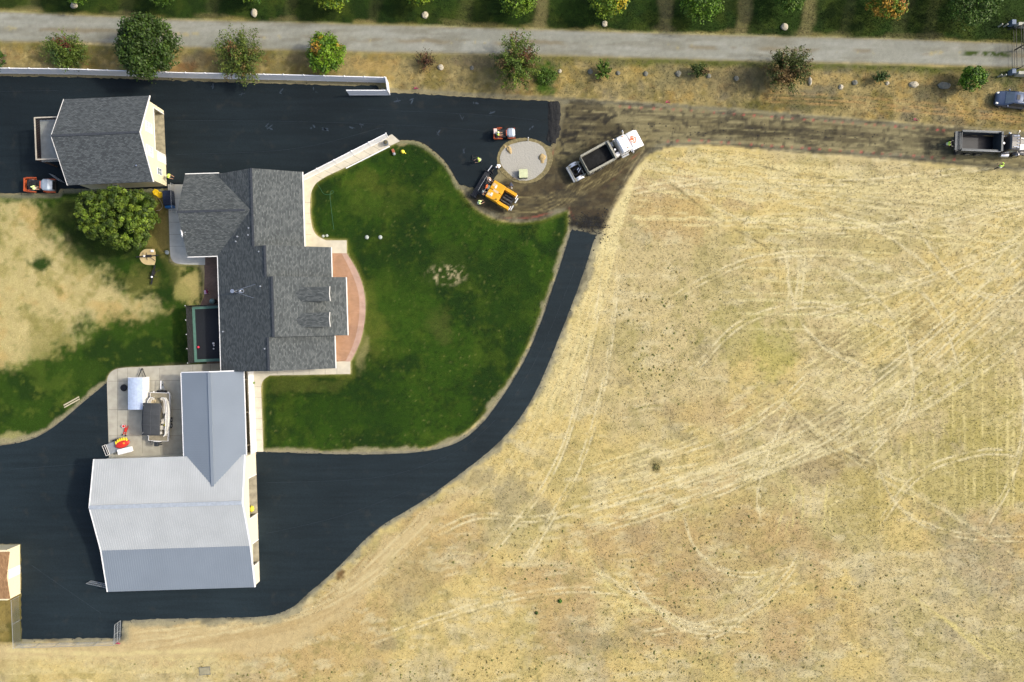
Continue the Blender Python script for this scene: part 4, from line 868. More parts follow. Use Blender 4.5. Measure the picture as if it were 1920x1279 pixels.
# ---------------------------------------------------------------- brown-roofed shed, bottom left
def shed():
    h = thing('shed', 'cream shed with brown shingled roof at the lower left corner', 'shed', P(0,1070,0), R(0.6))
    L = lambda px, py, z: local(h, px, py, z)
    ze = 2.45; x1 = L(38,1070,0).x; w1 = L(36,1021,0).y; w0 = L(36,1113,0).y; x0 = x1-6.5; vm_ = (w0+w1)/2
    u1 = x1+.05; v0 = w0-.15; v1 = w1+.1; v1 = w1-.05
    zz = 2.5
    rf = MB(); e1 = L(17.5,1035,zz); e0 = L(16.8,1123,zz); u1 = e1.x; 
    gable(rf, x0-.3, u1, e0.y, e1.y, zz, .18, 'x', .1)
    rf.build('roof', shingle('brown_shingles', A(182,144,104), A(146,110,78), False), h)
    wl = MB().box(x0, x1, w0+.0, w1, 0, 2.37); wl.build('wall', CREAM, h)
    g = MB().ext([(w0+.02,2.37),((e0.y+e1.y)/2,zz+.18*(e1.y-e0.y)/2-.11),(w1-.02,2.37)], x0+.05, x1-.05, 'x'); g.build('gable_wall', CREAM, h)
    d = MB().box(x1+.001, x1+.04, vm_-.6, vm_+.6, .05, 2.1).build('door', WTRIM, h); MB().ball((x1+.06, vm_+.45, 1.0), .04, 6, 4).build('door_handle', CHROME, d)
shed()
# ---------------------------------------------------------------- fences
FENCE = 'white vinyl fence panels'
def vinyl_fence(label, pts, h=1.83, step=2.44, posts_at_ends=True):
    p0 = P(*pts[0], 0); t = thing('vinyl_fence', label, 'fence', p0)
    segs = [P(*q, 0)-p0 for q in pts]; first = None; fp = None
    for a, b in zip(segs[:-1], segs[1:]):
        L_ = (b-a).length; n = max(1, round(L_/step)); ang = math.atan2(b.y-a.y, b.x-a.x)
        for k in range(n):
            c = a+(b-a)*k/n; w_ = L_/n
            mb = MB(); mb.box(.06, w_-.06, -.02, .02, .08, h-.09)
            m_ = int((w_-.12)/.15)
            for q in range(m_): mb.box(.07+q*.15, .07+q*.15+.135, -.028, .028, .1, h-.1)
            mb.box(.06, w_-.06, -.05, .05, h-.12, h).box(.06, w_-.06, -.05, .05, .04, .16)
            o = mb.build('panel', WHITE, t); o.location = c; o.rotation_euler = (0,0,ang)
            if fp is None:
                fp = MB().box(-.065,.065,-.065,.065,0,h+.06).build('post', WHITE, t); MB().add([(-.09,-.09,h+.06),(.09,-.09,h+.06),(.09,.09,h+.06),(-.09,.09,h+.06),(0,0,h+.17)],[(3,2,1,0),(0,1,4),(1,2,4),(2,3,4),(3,0,4)]).build('post_cap', WHITE, fp); q_ = fp
            else: q_ = cp(fp, t)
            q_.location = c; q_.rotation_euler = (0,0,ang)
    q_ = cp(fp, t); q_.location = segs[-1]; return t
def cp(o, parent=None):
    c = o.copy(); COL.objects.link(c)
    if parent is not None: c.parent = parent
    for ch in list(o.children):
        d = ch.copy(); COL.objects.link(d); d.parent = c
        for g in list(ch.children):
            e = g.copy(); COL.objects.link(e); e.parent = d
            for g2 in list(g.children): f = g2.copy(); COL.objects.link(f); f.parent = e
    return c
vinyl_fence('long white vinyl privacy fence along the north edge of the asphalt yard', [(-60,136.5),(0,137.5),(145,139.5),(360,146.5),(540,150),(726,155)])
vinyl_fence('short white fence stub turning down to the open gate', [(728,156),(731,178)], step=1.7)
vinyl_fence('slanting white vinyl fence from the house corner towards the turnaround', [(569,339),(728,258)], 1.75)
vinyl_fence('upright white vinyl fence between the shop wing and the lawn path', [(475,697),(480.5,846)], 1.8)
def gate(label, px, py, ang, w_, h, leaf='vinyl'):
    t = thing('gate', label, 'gate', P(px,py,0), ang)
    if leaf == 'vinyl':
        mb = MB().box(0, w_, -.02, .02, .12, h-.1)
        for q in range(int(w_/.15)): mb.box(q*.15+.01, q*.15+.14, -.028, .028, .14, h-.12)
        mb.build('panel', WHITE, t); MB().box(0, w_, -.05, .05, h-.12, h).box(0, w_, -.05, .05, .06, .2).build('rail', WHITE, t)
        MB().tube((w_-.3,.05,h-.4),(w_-.7,.8,.4),.03).tube((w_-.7,.8,.4),(w_-1.1,.05,h-.5),.03).build('brace', GALV, t)
    else:
        mb = MB()
        for z in (.15, h*.5, h): mb.tube((0,0,z),(w_,0,z),.028)
        for x in (0, w_*.5, w_): mb.tube((x,0,.15),(x,0,h),.028)
        mb.build('frame', GALV, t); wires(t, w_, h)
    return t
WIRE = mat('wire', (.34,.37,.40), .5, .5)
def wires(t, w_, h, x0=0):
    mb = MB(); st = .28; n = int((w_+h)/st)
    for k in range(1, n):
        a = k*st
        x1_, z1_ = (a, 0) if a <= w_ else (w_, a-w_); x2_, z2_ = (0, a) if a <= h else (a-h, h)
        mb.bar((x1_,0,z1_+.05),(x2_,0,z2_+.05),.010); mb.bar((w_-x1_,.004,z1_+.05),(w_-x2_,.004,z2_+.05),.010)
    mb.build('wire_mesh', WIRE, t)
gate('white vinyl gate leaf standing open along the asphalt', 655, 178.5, R(0), 5.3, 1.8)
def chain_fence(label, a, b, h=1.5, step=2.6):
    p = P(*a,0); q = P(*b,0); L_ = (q-p).length; t = thing('chain_link_fence', label, 'fence', p, math.atan2(q.y-p.y, q.x-p.x))
    n = max(1, round(L_/step)); f = None
    for k in range(n+1):
        if f is None: f = MB().tube((0,0,0),(0,0,h+.06),.03).build('post', GALV, t); o = f
        else: o = cp(f, t)
        o.location = (L_*k/n, 0, 0)
    MB().tube((0,0,h),(L_,0,h),.022).build('top_rail', GALV, t); wires(t, L_, h-.05); return t
chain_fence('chain link fence along the lower edge of the asphalt beside the shed', (40,1207), (222,1202), 1.3)
chain_fence('chain link fence running down from the brown-roofed shed', (36,1118), (40,1207), 1.5)
gate('open chain link gate at the right end of the lower fence', 227, 1163, R(-92), 2.6, 1.5, 'wire')
gate('galvanised pipe gate leaf by the lower left corner of the barn', 213, 1097, R(168), 3.0, 1.2, 'wire')
chain_fence('low chain link fence crossing the footpath beside the house', (328,347), (330,400), 1.2)
chain_fence('short wire fence between the deck and the cottage corner', (104,330), (122,343), 1.2)
# ---------------------------------------------------------------- foliage
LEAF = mat('leaves', 'VC', .6, nz=(2.0,.18), spec=.3)
BARK = mat('bark', (.06,.045,.032), .9, nz=(6,.3))
def leaves_mesh(name, C0, N0, size, cols, parent, asp=.62):
    n = len(C0); rnd = rng.normal(size=(n,3)); a = np.cross(N0, rnd); a /= np.linalg.norm(a, axis=1, keepdims=True)+1e-9
    b = np.cross(N0, a); b /= np.linalg.norm(b, axis=1, keepdims=True)+1e-9
    s_ = size*rng.uniform(.6,1.35,(n,1))
    V = np.stack([C0-a*s_, C0-b*s_*asp+N0*s_*.18, C0+a*s_, C0+b*s_*asp+N0*s_*.18], 1).reshape(-1,3)
    Fq = np.arange(n*4).reshape(n,4)
    return np_mesh(name, V, Fq, LEAF, np.repeat(cols,4,0), parent)
def pal(col, n, j=.25): 
    c = np.array(A(*col))*np.array([1.05,1.0,.8]); return c[None,:]*rng.uniform(1-j,1+j,(n,1))*rng.uniform(.92,1.08,(n,3))
def trunk(t, h, r, lims):
    mb = MB(); pts = [(0,0,-.05),(.05,.03,h*.25),(-.03,.05,h*.5),(.02,0,h*.8)]
    for i in range(3): mb.tube(pts[i], pts[i+1], r*(1-.28*i), r*(1-.28*(i+1)), 8)
    for k in range(lims):
        a = 6.28*k/lims+random.uniform(-.4,.4); z = h*random.uniform(.2,.55); l = h*random.uniform(.25,.45)
        mb.tube((0,0,z),(l*math.cos(a)*.9, l*math.sin(a)*.9, z+l*.75), r*.4, r*.1, 6)
    return mb.build('trunk', BARK, t)
def tree(name, label, cat, px, py, ht, rx, ry, col, n, kind='dense', size=.2, cols2=None, patch=None, lobes=None, group=None, zc=.55):
    c = P(px, py, ht*zc); t = thing(name, label, cat, (c.x, c.y, 0), 0, group)
    k = (H-ht*zc)/F; RX_, RY_ = rx*k, ry*k; trunk(t, ht*.75, max(.04, ht*.022), 6)
    if kind == 'dense':
        K = int(110+RX_*RY_*13); cc_ = []
        lob = lobes or [(0,0,1,1)]
        for _ in range(K):
            lx, ly, lr, lh = lob[rng.integers(len(lob))]
            d = rng.normal(size=3); d /= np.linalg.norm(d); d[2] = abs(d[2])*1.0 if rng.random() < .8 else d[2]
            rr = rng.uniform(.62,.92)*(1+.05*math.sin(3*math.atan2(d[1],d[0])+px))
            cc_.append([(lx+d[0]*rr*lr)*RX_, (ly+d[1]*rr*lr)*RY_, ht*lh*(.52+.38*d[2]*rr/.86), min(RX_,RY_)*lr*rng.uniform(.11,.21)])
        cc_ = np.array(cc_); per = max(4, n//K); ci = np.repeat(np.arange(K), per); m_ = len(ci)
        d = rng.normal(size=(m_,3)); d /= np.linalg.norm(d,axis=1,keepdims=True); d[:,2] = np.where(rng.random(m_) < .75, abs(d[:,2]), d[:,2])
        Cn = cc_[ci,:3]+d*cc_[ci,3:4]*rng.uniform(.45,1.35,(m_,1))*np.array([1,1,.8]); N_ = d*.8+np.array([0,0,.35])+rng.normal(size=(m_,3))*.45
    else:
        K = int(46+RX_*RY_*7); per = max(10, n//K); ci = np.repeat(np.arange(K), per); m_ = len(ci)
        az = rng.uniform(0,6.283,K); el = np.arcsin(rng.uniform(.12,1,K)); L_ = rng.uniform(.72,1.2,K)
        u = rng.uniform(.22,1,m_)**.8
        dx = np.cos(az)*np.cos(el)*L_*RX_; dy = np.sin(az)*np.cos(el)*L_*RY_; dz = np.sin(el)*L_
        spread = .05+.10*u*(1.25-u)
        Cn = np.stack([dx[ci]*u+rng.normal(size=m_)*spread*RX_*.7, dy[ci]*u+rng.normal(size=m_)*spread*RX_*.7, ht*(.22+.76*dz[ci]*u**.85)+ht*.06*np.cos(el[ci])*u+rng.normal(size=m_)*.08],1)
        N_ = rng.normal(size=(m_,3))*.7+np.array([0,0,.75])
        mb = MB()
        for q in range(K):
            e = (dx[q]*.96, dy[q]*.96, ht*(.22+.76*dz[q]*.97)); mb.tube((0,0,ht*.2), e, .02+ht*.003, .006, 4)
        mb.build('branches', BARK, t)
    N_ /= np.linalg.norm(N_,axis=1,keepdims=True)+1e-9
    cl = pal(col, m_)*rng.uniform(.78,1.22,K)[ci][:,None]
    if cols2:
        for (c2, fr) in cols2:
            sel = (rng.random(K) < fr)[ci]; cl[sel] = (pal(c2, m_)*rng.uniform(.8,1.2,K)[ci][:,None])[sel]
    if patch:
        for (ax, ay, ar, c2) in patch:
            sel = ((Cn[:,0]/RX_-ax)**2+(Cn[:,1]/RY_-ay)**2 < (ar*rng.uniform(.6,1.15,m_))**2) & (rng.random(m_) < .85); cl[sel] = pal(c2, m_)[sel]
    leaves_mesh('crown', Cn, N_, size, cl, t)
    return t
G1, G2, G3 = (62,92,22), (92,122,30), (74,88,30); RED = (112,52,40); YG = (124,146,36)
tree('round_tree', 'large dense round dark green tree overhanging the white fence', 'tree', 278, 88, 6.5, 60, 60, (50,74,20), 16000, size=.16, cols2=[((62,88,26),.25)])
tree('leafy_tree', 'big spreading two-lobed green tree below the cottage', 'tree', 218, 408, 6.0, 82, 63, (80,104,30), 36000, size=.14, cols2=[((104,128,40),.35),((56,78,24),.22)], lobes=[(-.45,.30,.52,.95),(.05,.42,.5,1),(.52,.38,.46,.92),(.24,-.40,.60,.98),(-.50,-.22,.44,.8),(.62,-.05,.36,.8)])
tree('young_tree', 'bright green tree with an orange patch of leaves on its left side', 'tree', 611, 101, 4.6, 37, 39, (104,140,26), 7000, size=.13, cols2=[((70,108,24),.3)], patch=[(-.38,.08,.30,(190,150,60)),(-.2,.55,.2,(160,150,40)),(.75,.3,.15,(170,150,50))])
tree('feathery_tree', 'feathery green tree tinged reddish brown, its base hidden by the fence', 'tree', 449, 103, 5.2, 47, 52, (84,104,48), 8000, 'f', .11, [((110,96,58),.15),((92,112,40),.3)], [(-.25,.15,.22,(122,84,54))])
tree('feathery_tree', 'tall feathery tree mixing green and dull red leaves near the fresh mat end', 'tree', 968, 112, 5.4, 43, 56, (84,108,42), 8000, 'f', .11, [((104,88,56),.2),((104,128,40),.25)], [(.45,.15,.3,(108,78,54))])
tree('feathery_tree', 'spiky olive tree with brown lower branches standing alone on the right verge', 'tree', 1481, 128, 5.0, 43, 44, (82,98,46), 7000, 'f', .11, [((108,92,58),.25)], [(-.2,-.4,.45,(112,92,60))])
tree('loose_shrub', 'loose shrub with dark red tips at the left end of the fence', 'shrub', 122, 94, 3.6, 44, 34, (86,108,40), 5200, 'f', .11, [((60,88,40),.25)], [(.0,.55,.22,(124,66,58)),(.15,.15,.18,(116,62,54)),(-.3,.5,.15,(140,80,50))])
tree('small_bush', 'small dark bush with bare brownish shoots beside a pale boulder', 'bush', 797, 113, 1.9, 22, 22, (70,64,42), 900, 'f', .09, [((96,62,50),.4)])
tree('small_bush', 'small upright fresh green bush on the dry verge', 'bush', 1131, 131, 2.0, 16, 21, (92,122,44), 1500, 'f', .10)
tree('small_bush', 'small dark green bush half gone brown', 'bush', 1311, 132, 1.7, 21, 15, (72,92,40), 1300, 'f', .09, patch=[(.6,-.1,.4,(96,62,44))])
tree('small_bush', 'thin small green bush with a bare stem, among verge stones', 'bush', 1653, 145, 1.6, 16, 13, (70,96,44), 1000, 'f', .09)
tree('compact_tree', 'compact bright green little tree left of the parked minivan', 'tree', 1824, 148, 3.2, 26, 24, (92,132,24), 4200, size=.12, cols2=[((60,98,24),.3)])
tree('compact_tree', 'dark green tree cut by the left edge of the photo', 'tree', -12, 106, 4.0, 17, 26, (58,90,26), 2200, size=.12)
tree('low_bush', 'low spreading green weed patch beside the reddish feathery tree', 'bush', 1025, 143, .8, 22, 17, (74,108,32), 1500, 'dense', .08)
orch = [(136,-28,33,(88,118,32),'orchard tree above the pale boulder at far left'),(299,-22,33,(66,100,28),'orchard tree above the big round tree'),(468,-24,26,(104,132,40),'orchard tree with sparse hanging twigs above a split boulder'),(624,-14,34,(120,144,34),'yellow-green orchard tree above the orange-patched tree'),
        (782,-26,34,(120,144,34),'orchard tree barely reaching in, left of the white round boulder'),(971,-6,36,(104,136,36),'light green orchard tree above the tall reddish tree'),(1141,-2,40,(112,138,30),'orchard tree with yellow leaves on its right side'),
        (1317,0,42,(92,130,30),'full bright orchard tree between two tan gaps'),(1482,-14,34,(84,116,34),'orchard tree above the olive spiky tree'),(1663,2,38,(176,140,50),'orange and green autumn orchard tree'),(1824,4,50,(66,98,26),'widest dark green orchard tree near the entrance gate'),(1745,-40,30,(60,92,26),'orchard tree set back left of the widest one'),(1900,-30,30,(58,90,26),'orchard tree at the top right corner')]
for x, y, r_, c_, lb in orch:
    tree('orchard_tree', lb, 'tree', x, y, 5.0, r_, r_*1.05, c_, 3600, 'dense', .14, [((70,104,28),.3)] if c_[0] != 176 else [((104,130,36),.45)], patch=[(.6,-.3,.35,(184,168,44))] if x == 1141 else ([(.6,.1,.5,(180,118,64))] if x == 1663 else None), group='orchard trees along the gravel road')
# tufts of grass
def tufts(name, n, region, h, wd, m, kind_label, cat, blades=3, seed=0, lean=.6):
    r_ = np.random.default_rng(seed); pts = []
    while sum(len(p) for p in pts) < n:
        x = r_.uniform(-10,1930,n*2); y = r_.uniform(-10,1290,n*2); ok = region(x,y); pts.append(np.stack([x[ok],y[ok]],1))
    p = np.concatenate(pts)[:n]; wxx = (p[:,0]-CX)*K14; wyy = (CY-p[:,1])*K14; c = sample(wxx, wyy)
    B = blades; cen = np.repeat(np.stack([wxx,wyy],1),B,0)+r_.normal(size=(n*B,2))*wd*1.5; m_ = n*B
    az = r_.uniform(0,6.283,m_); hh = h*r_.uniform(.5,1.3,m_); ln = hh*lean*r_.uniform(.4,1.5,m_); w2 = wd*r_.uniform(.6,1.4,m_)
    dx, dy = np.cos(az), np.sin(az)
    V = np.stack([np.stack([cen[:,0]-dy*w2, cen[:,1]+dx*w2, np.zeros(m_)+.015],1), np.stack([cen[:,0]+dy*w2, cen[:,1]-dx*w2, np.zeros(m_)+.015],1), np.stack([cen[:,0]+dx*ln, cen[:,1]+dy*ln, hh],1)],1).reshape(-1,3)
    cl = np.repeat(c,B,0)*r_.uniform(.8,1.5,(m_,1)); cl = np.clip(np.repeat(cl,3,0),.003,.9)
    return structure(np_mesh(name, V, np.arange(m_*3).reshape(-1,3), m, cl), kind_label, cat, 'stuff')
def mask_fn(*polys):
    S_ = [sdf(X[::2,::2], Y[::2,::2], p_) for p_ in polys]
    def f(x, y):
        i = np.clip(((x-gx[0])/(ST*2)).astype(int),0,S_[0].shape[1]-1); j = np.clip(((y-gy[0])/(ST*2)).astype(int),0,S_[0].shape[0]-1)
        return [s_[j,i] for s_ in S_]
    return f
BLD = np.array([(160,690),(205,690),(205,690),(570,300),(315,300),(110,180),(40,180),(40,370),(110,370),(310,352),(318,490),(385,500),(352,570),(352,680),(200,690),(200,860),(160,860)],float)
mf = mask_fn(ASPH_N, ASPH_S, LAWN_F, LAWN_B, TRACK, ROAD, ISLAND, BARE)
def reg_dry(x, y):
    a, b, c, d, e, f, g, ba = mf(x,y); ok = (a > 4)&(b > 9)&(c > 6)&(d > 3)&(e > 5)&(f > 3)&(g > 3)&((ba > 0)|(np.random.default_rng(1).random(len(x)) < .1))
    built = (x < 760)&(y > 160)&(y < 1160)&~((x > 700)&(y > 900)); return ok & ~((x < 740)&(y > 125)&(y < 1000)) & ~((x < 500)&(y > 840)&(y < 1165)&(x > 45)) & (y > 26)
def reg_orch(x, y): a = mf(x,y); return (y < np.interp(x,[0,1920],[22,84])-2)&(a[5] > 2)
def reg_lf(x, y): a = mf(x,y); return a[2] < -2
def reg_lb(x, y): a = mf(x,y); return a[3] < -2
GB = mat('grass_blades', 'VC', .8, nz=(3,.1), spec=.2)
tufts('dry_grass', 110000, reg_dry, .10, .032, GB, 'short dry straw stubble covering the field and verge', 'dry grass', 3, 11)
tufts('orchard_grass_blades', 9000, reg_orch, .12, .03, GB, 'grass blades between the orchard trees', 'grass', 3, 12)
tufts('lawn_grass', 42000, reg_lf, .07, .028, GB, 'short green blades of the front lawn', 'grass', 3, 13)
tufts('lawn_grass', 24000, reg_lb, .07, .028, GB, 'short blades of the back lawn, green and dried', 'grass', 3, 14)
def weeds():
    r_ = np.random.default_rng(77); cl = []; 
    spots = [(1250,560,60,30,60),(1225,700,26,26,70),(1000,1040,60,40,80),(1380,970,50,40,60),(1300,1060,40,40,40),(1240,1150,50,40,80),(1430,1200,60,40,80),(1350,1100,120,80,60),(1640,1110,60,30,50),(1250,1240,160,30,150),(900,1262,160,14,160),(1050,950,60,40,30),(1500,1000,120,80,40),(1800,1150,100,80,40),(560,1262,160,12,60),(1170,1130,60,60,60),(780,1000,120,60,20),(1230,640,60,60,60)]
    P_ = []; N_ = []; Cc = []
    for x, y, sx, sy, n in spots:
        for _ in range(n):
            px, py = r_.normal(x,sx), r_.normal(y,sy)
            b = mf(np.array([px]),np.array([py]))
            if b[1][0] < 12 or py > 1400 or r_.random() < .45: continue
            c = P(px,py,0); s_ = r_.uniform(.06,.16); m_ = int(14+90*s_)
            d = r_.normal(size=(m_,3)); d[:,2] = abs(d[:,2])*.28; d /= np.linalg.norm(d,axis=1,keepdims=True)
            P_.append(np.array([c.x,c.y,.02])+d*s_*r_.uniform(.3,1,(m_,1))); N_.append(d*.5+np.array([0,0,.7]))
            base = A(*[(142,144,78),(156,142,84),(128,134,66),(166,150,92)][r_.integers(4)]) ; Cc.append(np.array(base)[None]*r_.uniform(.6,1.3,(m_,1)))
    P_ = np.concatenate(P_); N_ = np.concatenate(N_); N_ /= np.linalg.norm(N_,axis=1,keepdims=True)
    t = leaves_mesh('weed_clumps', P_, N_, .06, np.concatenate(Cc), None); return t
structure(weeds(), 'scattered small green weed clumps in the dry field', 'weeds', 'stuff')
def one_clump(name, label, px, py, r, h, col, n, seed, size=.08):
    r_ = np.random.default_rng(seed); c = P(px,py,0); d = r_.normal(size=(n,3)); d[:,2] = abs(d[:,2]); d /= np.linalg.norm(d,axis=1,keepdims=True)
    Pn = d*np.array([r,r,h])*r_.uniform(.3,1,(n,1)); o = leaves_mesh(name, Pn, d, size, pal(col,n), None); o.location = (c.x,c.y,.02); tag(o, label, 'plant'); return o
one_clump('green_weed', 'single fresh green weed in the open field, the larger of a pair', 1050, 1127, .32, .25, (84,130,50), 160, 1)
one_clump('green_weed', 'small dark green weed in the field, lower left of the fresh one', 1006, 1149, .24, .2, (66,100,44), 120, 2)
one_clump('fence_weed', 'green weed growing at the foot of the upright white fence', 475, 718, .3, .4, (110,150,40), 120, 3)
one_clump('dark_weed_clump', 'dark grey-green weed clump in the field between curved wheel tracks', 1230, 876, .6, .12, (140,138,92), 200, 4)
for i, (x, y) in enumerate([(672,303),(690,292),(706,281),(655,315),(720,275)]):
    pass
# ---------------------------------------------------------------- boulders
ROCK = mat('boulder_stone', A(196,188,166), .9, nz=(3,.25,8), bump=(5,.6), spec=.2); ROCKG = mat('grey_boulder', A(128,128,116), .9, nz=(3,.25,8), bump=(5,.6), spec=.2); ROCKT = mat('tan_boulder', A(196,172,124), .9, nz=(3,.25,8), bump=(5,.6), spec=.2)
def rock(px, py, r, label, m=None, asp=1.0, rz=0.0, grp=None):
    m = m or ROCK; r_ = random.Random(int(px*7+py)); c = P(px,py,r*.05*.5); s_ = r/14.0
    bm = bmesh.new(); bmesh.ops.create_icosphere(bm, subdivisions=3, radius=1)
    off = Vector((r_.uniform(0,9),)*3)
    from mathutils import noise as mn
    for v in bm.verts:
        k = 1+.28*mn.noise(v.co*1.3+off)+.10*mn.noise(v.co*3.1+off); k = min(k, 1.12); v.co = Vector((v.co.x*k*asp*s_, v.co.y*k/asp**.5*s_, v.co.z*k*.62*s_))
    me = bpy.data.meshes.new('boulder'); bm.to_mesh(me); bm.free(); me.materials.append(m)
    me.polygons.foreach_set('use_smooth', [r_.random() < .7]*len(me.polygons)) if False else None
    o = bpy.data.objects.new('boulder', me); COL.objects.link(o); o.location = (c.x, c.y, s_*.22); o.rotation_euler = (0,0,rz)
    tag(o, label, 'boulder', grp); return o
GR = 'boulders lining the gravel road'
for a in [(138,10,6,'pale boulder under the far left orchard tree'),(476,24,7,'split upright pale boulder under the sparse orchard tree',ROCK,.8),(797,28,6,'smooth white round boulder standing alone in dark orchard grass'),(1134,44,5.5,'small angular pale boulder under the yellow-tipped orchard tree'),
          (1471,50,6.5,'squarish pale boulder above the olive spiky tree'),(826,126,5.5,'white boulder right of the small bare bush'),(885,127,4,'small grey boulder midway between bare bush and tall reddish tree',ROCKG),(1050,133,3.6,'small pale boulder beside the green weed patch'),
          (1107,134,5,'grey boulder left of the small upright green bush',ROCKG),(1159,137,4,'grey boulder right of the small upright green bush',ROCKG),(1211,138,4.5,'small brownish-grey boulder framed by yellow grass',ROCKG),(1272,138,5.5,'grey-green boulder left of the half-brown bush',ROCKG),
          (1329,142,4.5,'pale grey boulder touching the half-brown bush',ROCKG),(1381,147,5,'bluish grey boulder in a grey patch of verge',ROCKG),(1519,152,6,'narrow upright white boulder at the foot of the olive tree',ROCK,.55),(1577,163,4.5,'pale broken stone below the dark round one'),
          (1603,155,5,'dark round boulder right of the olive tree',ROCKG),(1664,156,3.6,'pale stone beside the thin green bush'),(1714,158,6.5,'flat pale grey boulder in yellow grass',ROCK,1.3),(1771,160,8,'broad low grey boulder left of the compact tree',ROCKG,1.4)]:
    rock(a[0], a[1], a[2], a[3], a[4] if len(a) > 4 else None, a[5] if len(a) > 5 else 1.0, grp=GR)
rock(955,281,6,'tan wedge-shaped boulder at the upper left of the gravel island',ROCKT,.7,R(25)); rock(947,275,2.8,'small tan stone next to the wedge-shaped island boulder',ROCKT)
rock(1017,295,6.5,'large round tan boulder at the right of the gravel island',ROCKT); rock(1017,303.5,3.4,'small round stone just below the large island boulder',ROCKT)
# ---------------------------------------------------------------- little things
DOME = mat('stone_dome', A(176,186,180), .7)
def dome(px, py, r, label):
    t = tag(MB().ball((0,0,0), (r,r,r*.7), 14, 7, -.2).build('garden_dome', DOME, smooth=True), label, 'garden dome', 'small garden domes in the front lawn'); c = P(px,py,0); t.location = (c.x,c.y,.03)
dome(688,445,.28,'pale greenish dome in the lawn, left one of the far pair'); dome(713,445,.28,'tan-grey dome in the lawn, right one of the far pair'); dome(606,443,.2,'small dome at the lawn corner by the footpath, left of two'); dome(613,442,.2,'small dome at the lawn corner by the footpath, right of two')
def utility_box():
    t = thing('utility_box', 'pale green square utility box on the gravel island', 'utility box', P(981,328,0), R(2))
    MB().box(-.55,.55,-.55,.55,.05,.75).build('cabinet', mat('green_cabinet', A(96,112,84), .6), t, .02)
    MB().box(-.57,.57,-.57,.57,.75,.83).build('lid', mat('pale_green_lid', A(214,220,176), .6), t, .02)
    MB().box(-.1,.1,-.6,-.57,.4,.5).build('latch', GALV, t)
utility_box()
def stand_pipe():
    p = P(990,264,0); t = thing('marker_post', 'thin white marker post at the top of the gravel island', 'marker post', p)
    MB().tube((0,0,0),(.02,.02,1.3),.05).build('post', WHITE, t); MB().tube((.02,.02,1.3),(.02,.02,1.36),.065).build('cap', WHITE, t)
stand_pipe()
def bar_on_ground(name, label, cat, a, b, w_, h, m, z=.03):
    p = P(*a,0); q = P(*b,0); o = MB().bar((0,0,h/2),((q-p).length,0,h/2),w_,h).build(name, m, None, .01); o.location = (p.x,p.y,z); o.rotation_euler = (0,0,math.atan2(q.y-p.y,q.x-p.x)); return tag(o, label, cat)
bar_on_ground('white_pipe', 'long thin white pipe lying on the lawn beside the slanting path', 'pipe', (649,316), (731,275), .12, .12, WHITE)
bar_on_ground('board', 'pale board on the back lawn, upper of two side by side', 'board', (120,760), (149,744), .16, .05, mat('pale_wood', A(206,196,166), .8), .04)
bar_on_ground('board', 'pale board on the back lawn, lower of two side by side', 'board', (121,764), (150,748), .16, .05, mat('pale_wood', A(206,196,166), .8), .04)
def hose(name, label, pts, r, m, z=.05):
    q = chaikin(pts, 2, closed=False); o = MB().path([tuple(P(x,y,0)+Vector((0,0,z))) for x,y in q], r, 5).build(name, m); return tag(o, label, 'hose')
hose('garden_hose', 'green garden hose snaking from the footpath over the front lawn', [(588,340),(590,332),(597,334),(594,344),(600,352),(606,364),(616,366),(626,362),(624,356),(618,362),(621,390),(626,430)], .018, mat('green_hose', (.03,.12,.06), .5))
hose('garden_hose', 'pale hose looping beside the yellow plastic sled', [(296,370),(303,379),(306,388),(300,395),(293,395)], .03, mat('pale_hose', A(200,186,160), .6))
def cover():
    c = P(384,1258,0); t = thing('ground_cover', 'square grey utility cover in the dry field at the bottom', 'utility cover', (c.x,c.y,0), R(4))
    MB().box(-.75,.75,-.55,.55,-.02,.05).build('frame', ROCKG, t, .01); MB().box(-.65,.65,-.45,.45,.05,.07).build('lid', mat('cover_lid', A(160,154,126), .8), t)
cover()
def flag(px, py, label, col=(.75,.06,.22)):
    p = P(px,py,0); t = thing('survey_flag', label, 'flag', p); MB().tube((0,0,0),(0,0,.5),.008,n=5).build('wire', GALV, t)
    mb = MB(); mb.add([(0,0,.5),(.3,.05,.47),(.6,0,.5),(0,0,.18),(.3,.05,.15),(.6,0,.18)], [(0,1,4,3),(1,2,5,4)]); mb.add([(0,.01,.5),(.3,.2,.4),(.5,.3,.3),(.1,.25,.2)], [(0,1,2,3)]); mb.build('pennant', mat('pink_flag', col, .6), t)
flag(1247,194,'pink survey flag on the track edge above the white dump truck'); flag(777,168,'pink survey flag right of the white gate'); flag(1710,227,'pink survey flag at the verge left of the dark dump truck')
flag(219,1205,'orange marker flag at the end of the lower fence', (.8,.09,.01))
def toys():
    t = thing('toy', 'small red-brown and grey toy on the lawn near the fence end', 'toy', P(738,285,0), R(-70)); MB().box(-.35,.3,-.18,.18,.12,.3).build('body', mat('toy_brown', (.3,.10,.05), .5), t, .04)
    MB().ball((.35,0,.3), (.22,.2,.18), 10, 6).build('hood', GREY, t)
    for x in (-.25,.25):
        for y in (-.2,.2): MB().tube((x,y-.03,.1),(x,y+.03,.1),.1,n=10).build('wheel', RUB, t)
    t = thing('toy', 'small bright yellow plastic toy on the lawn', 'toy', P(755.5,285,0), R(-30)); MB().ball((0,0,.15), (.28,.25,.2), 12, 6).build('body', mat('toy_yellow', (.8,.68,.05), .4), t); MB().tube((.2,0,.2),(.5,0,.12),.06).build('handle', mat('toy_yellow', (.8,.68,.05)), t)
toys()
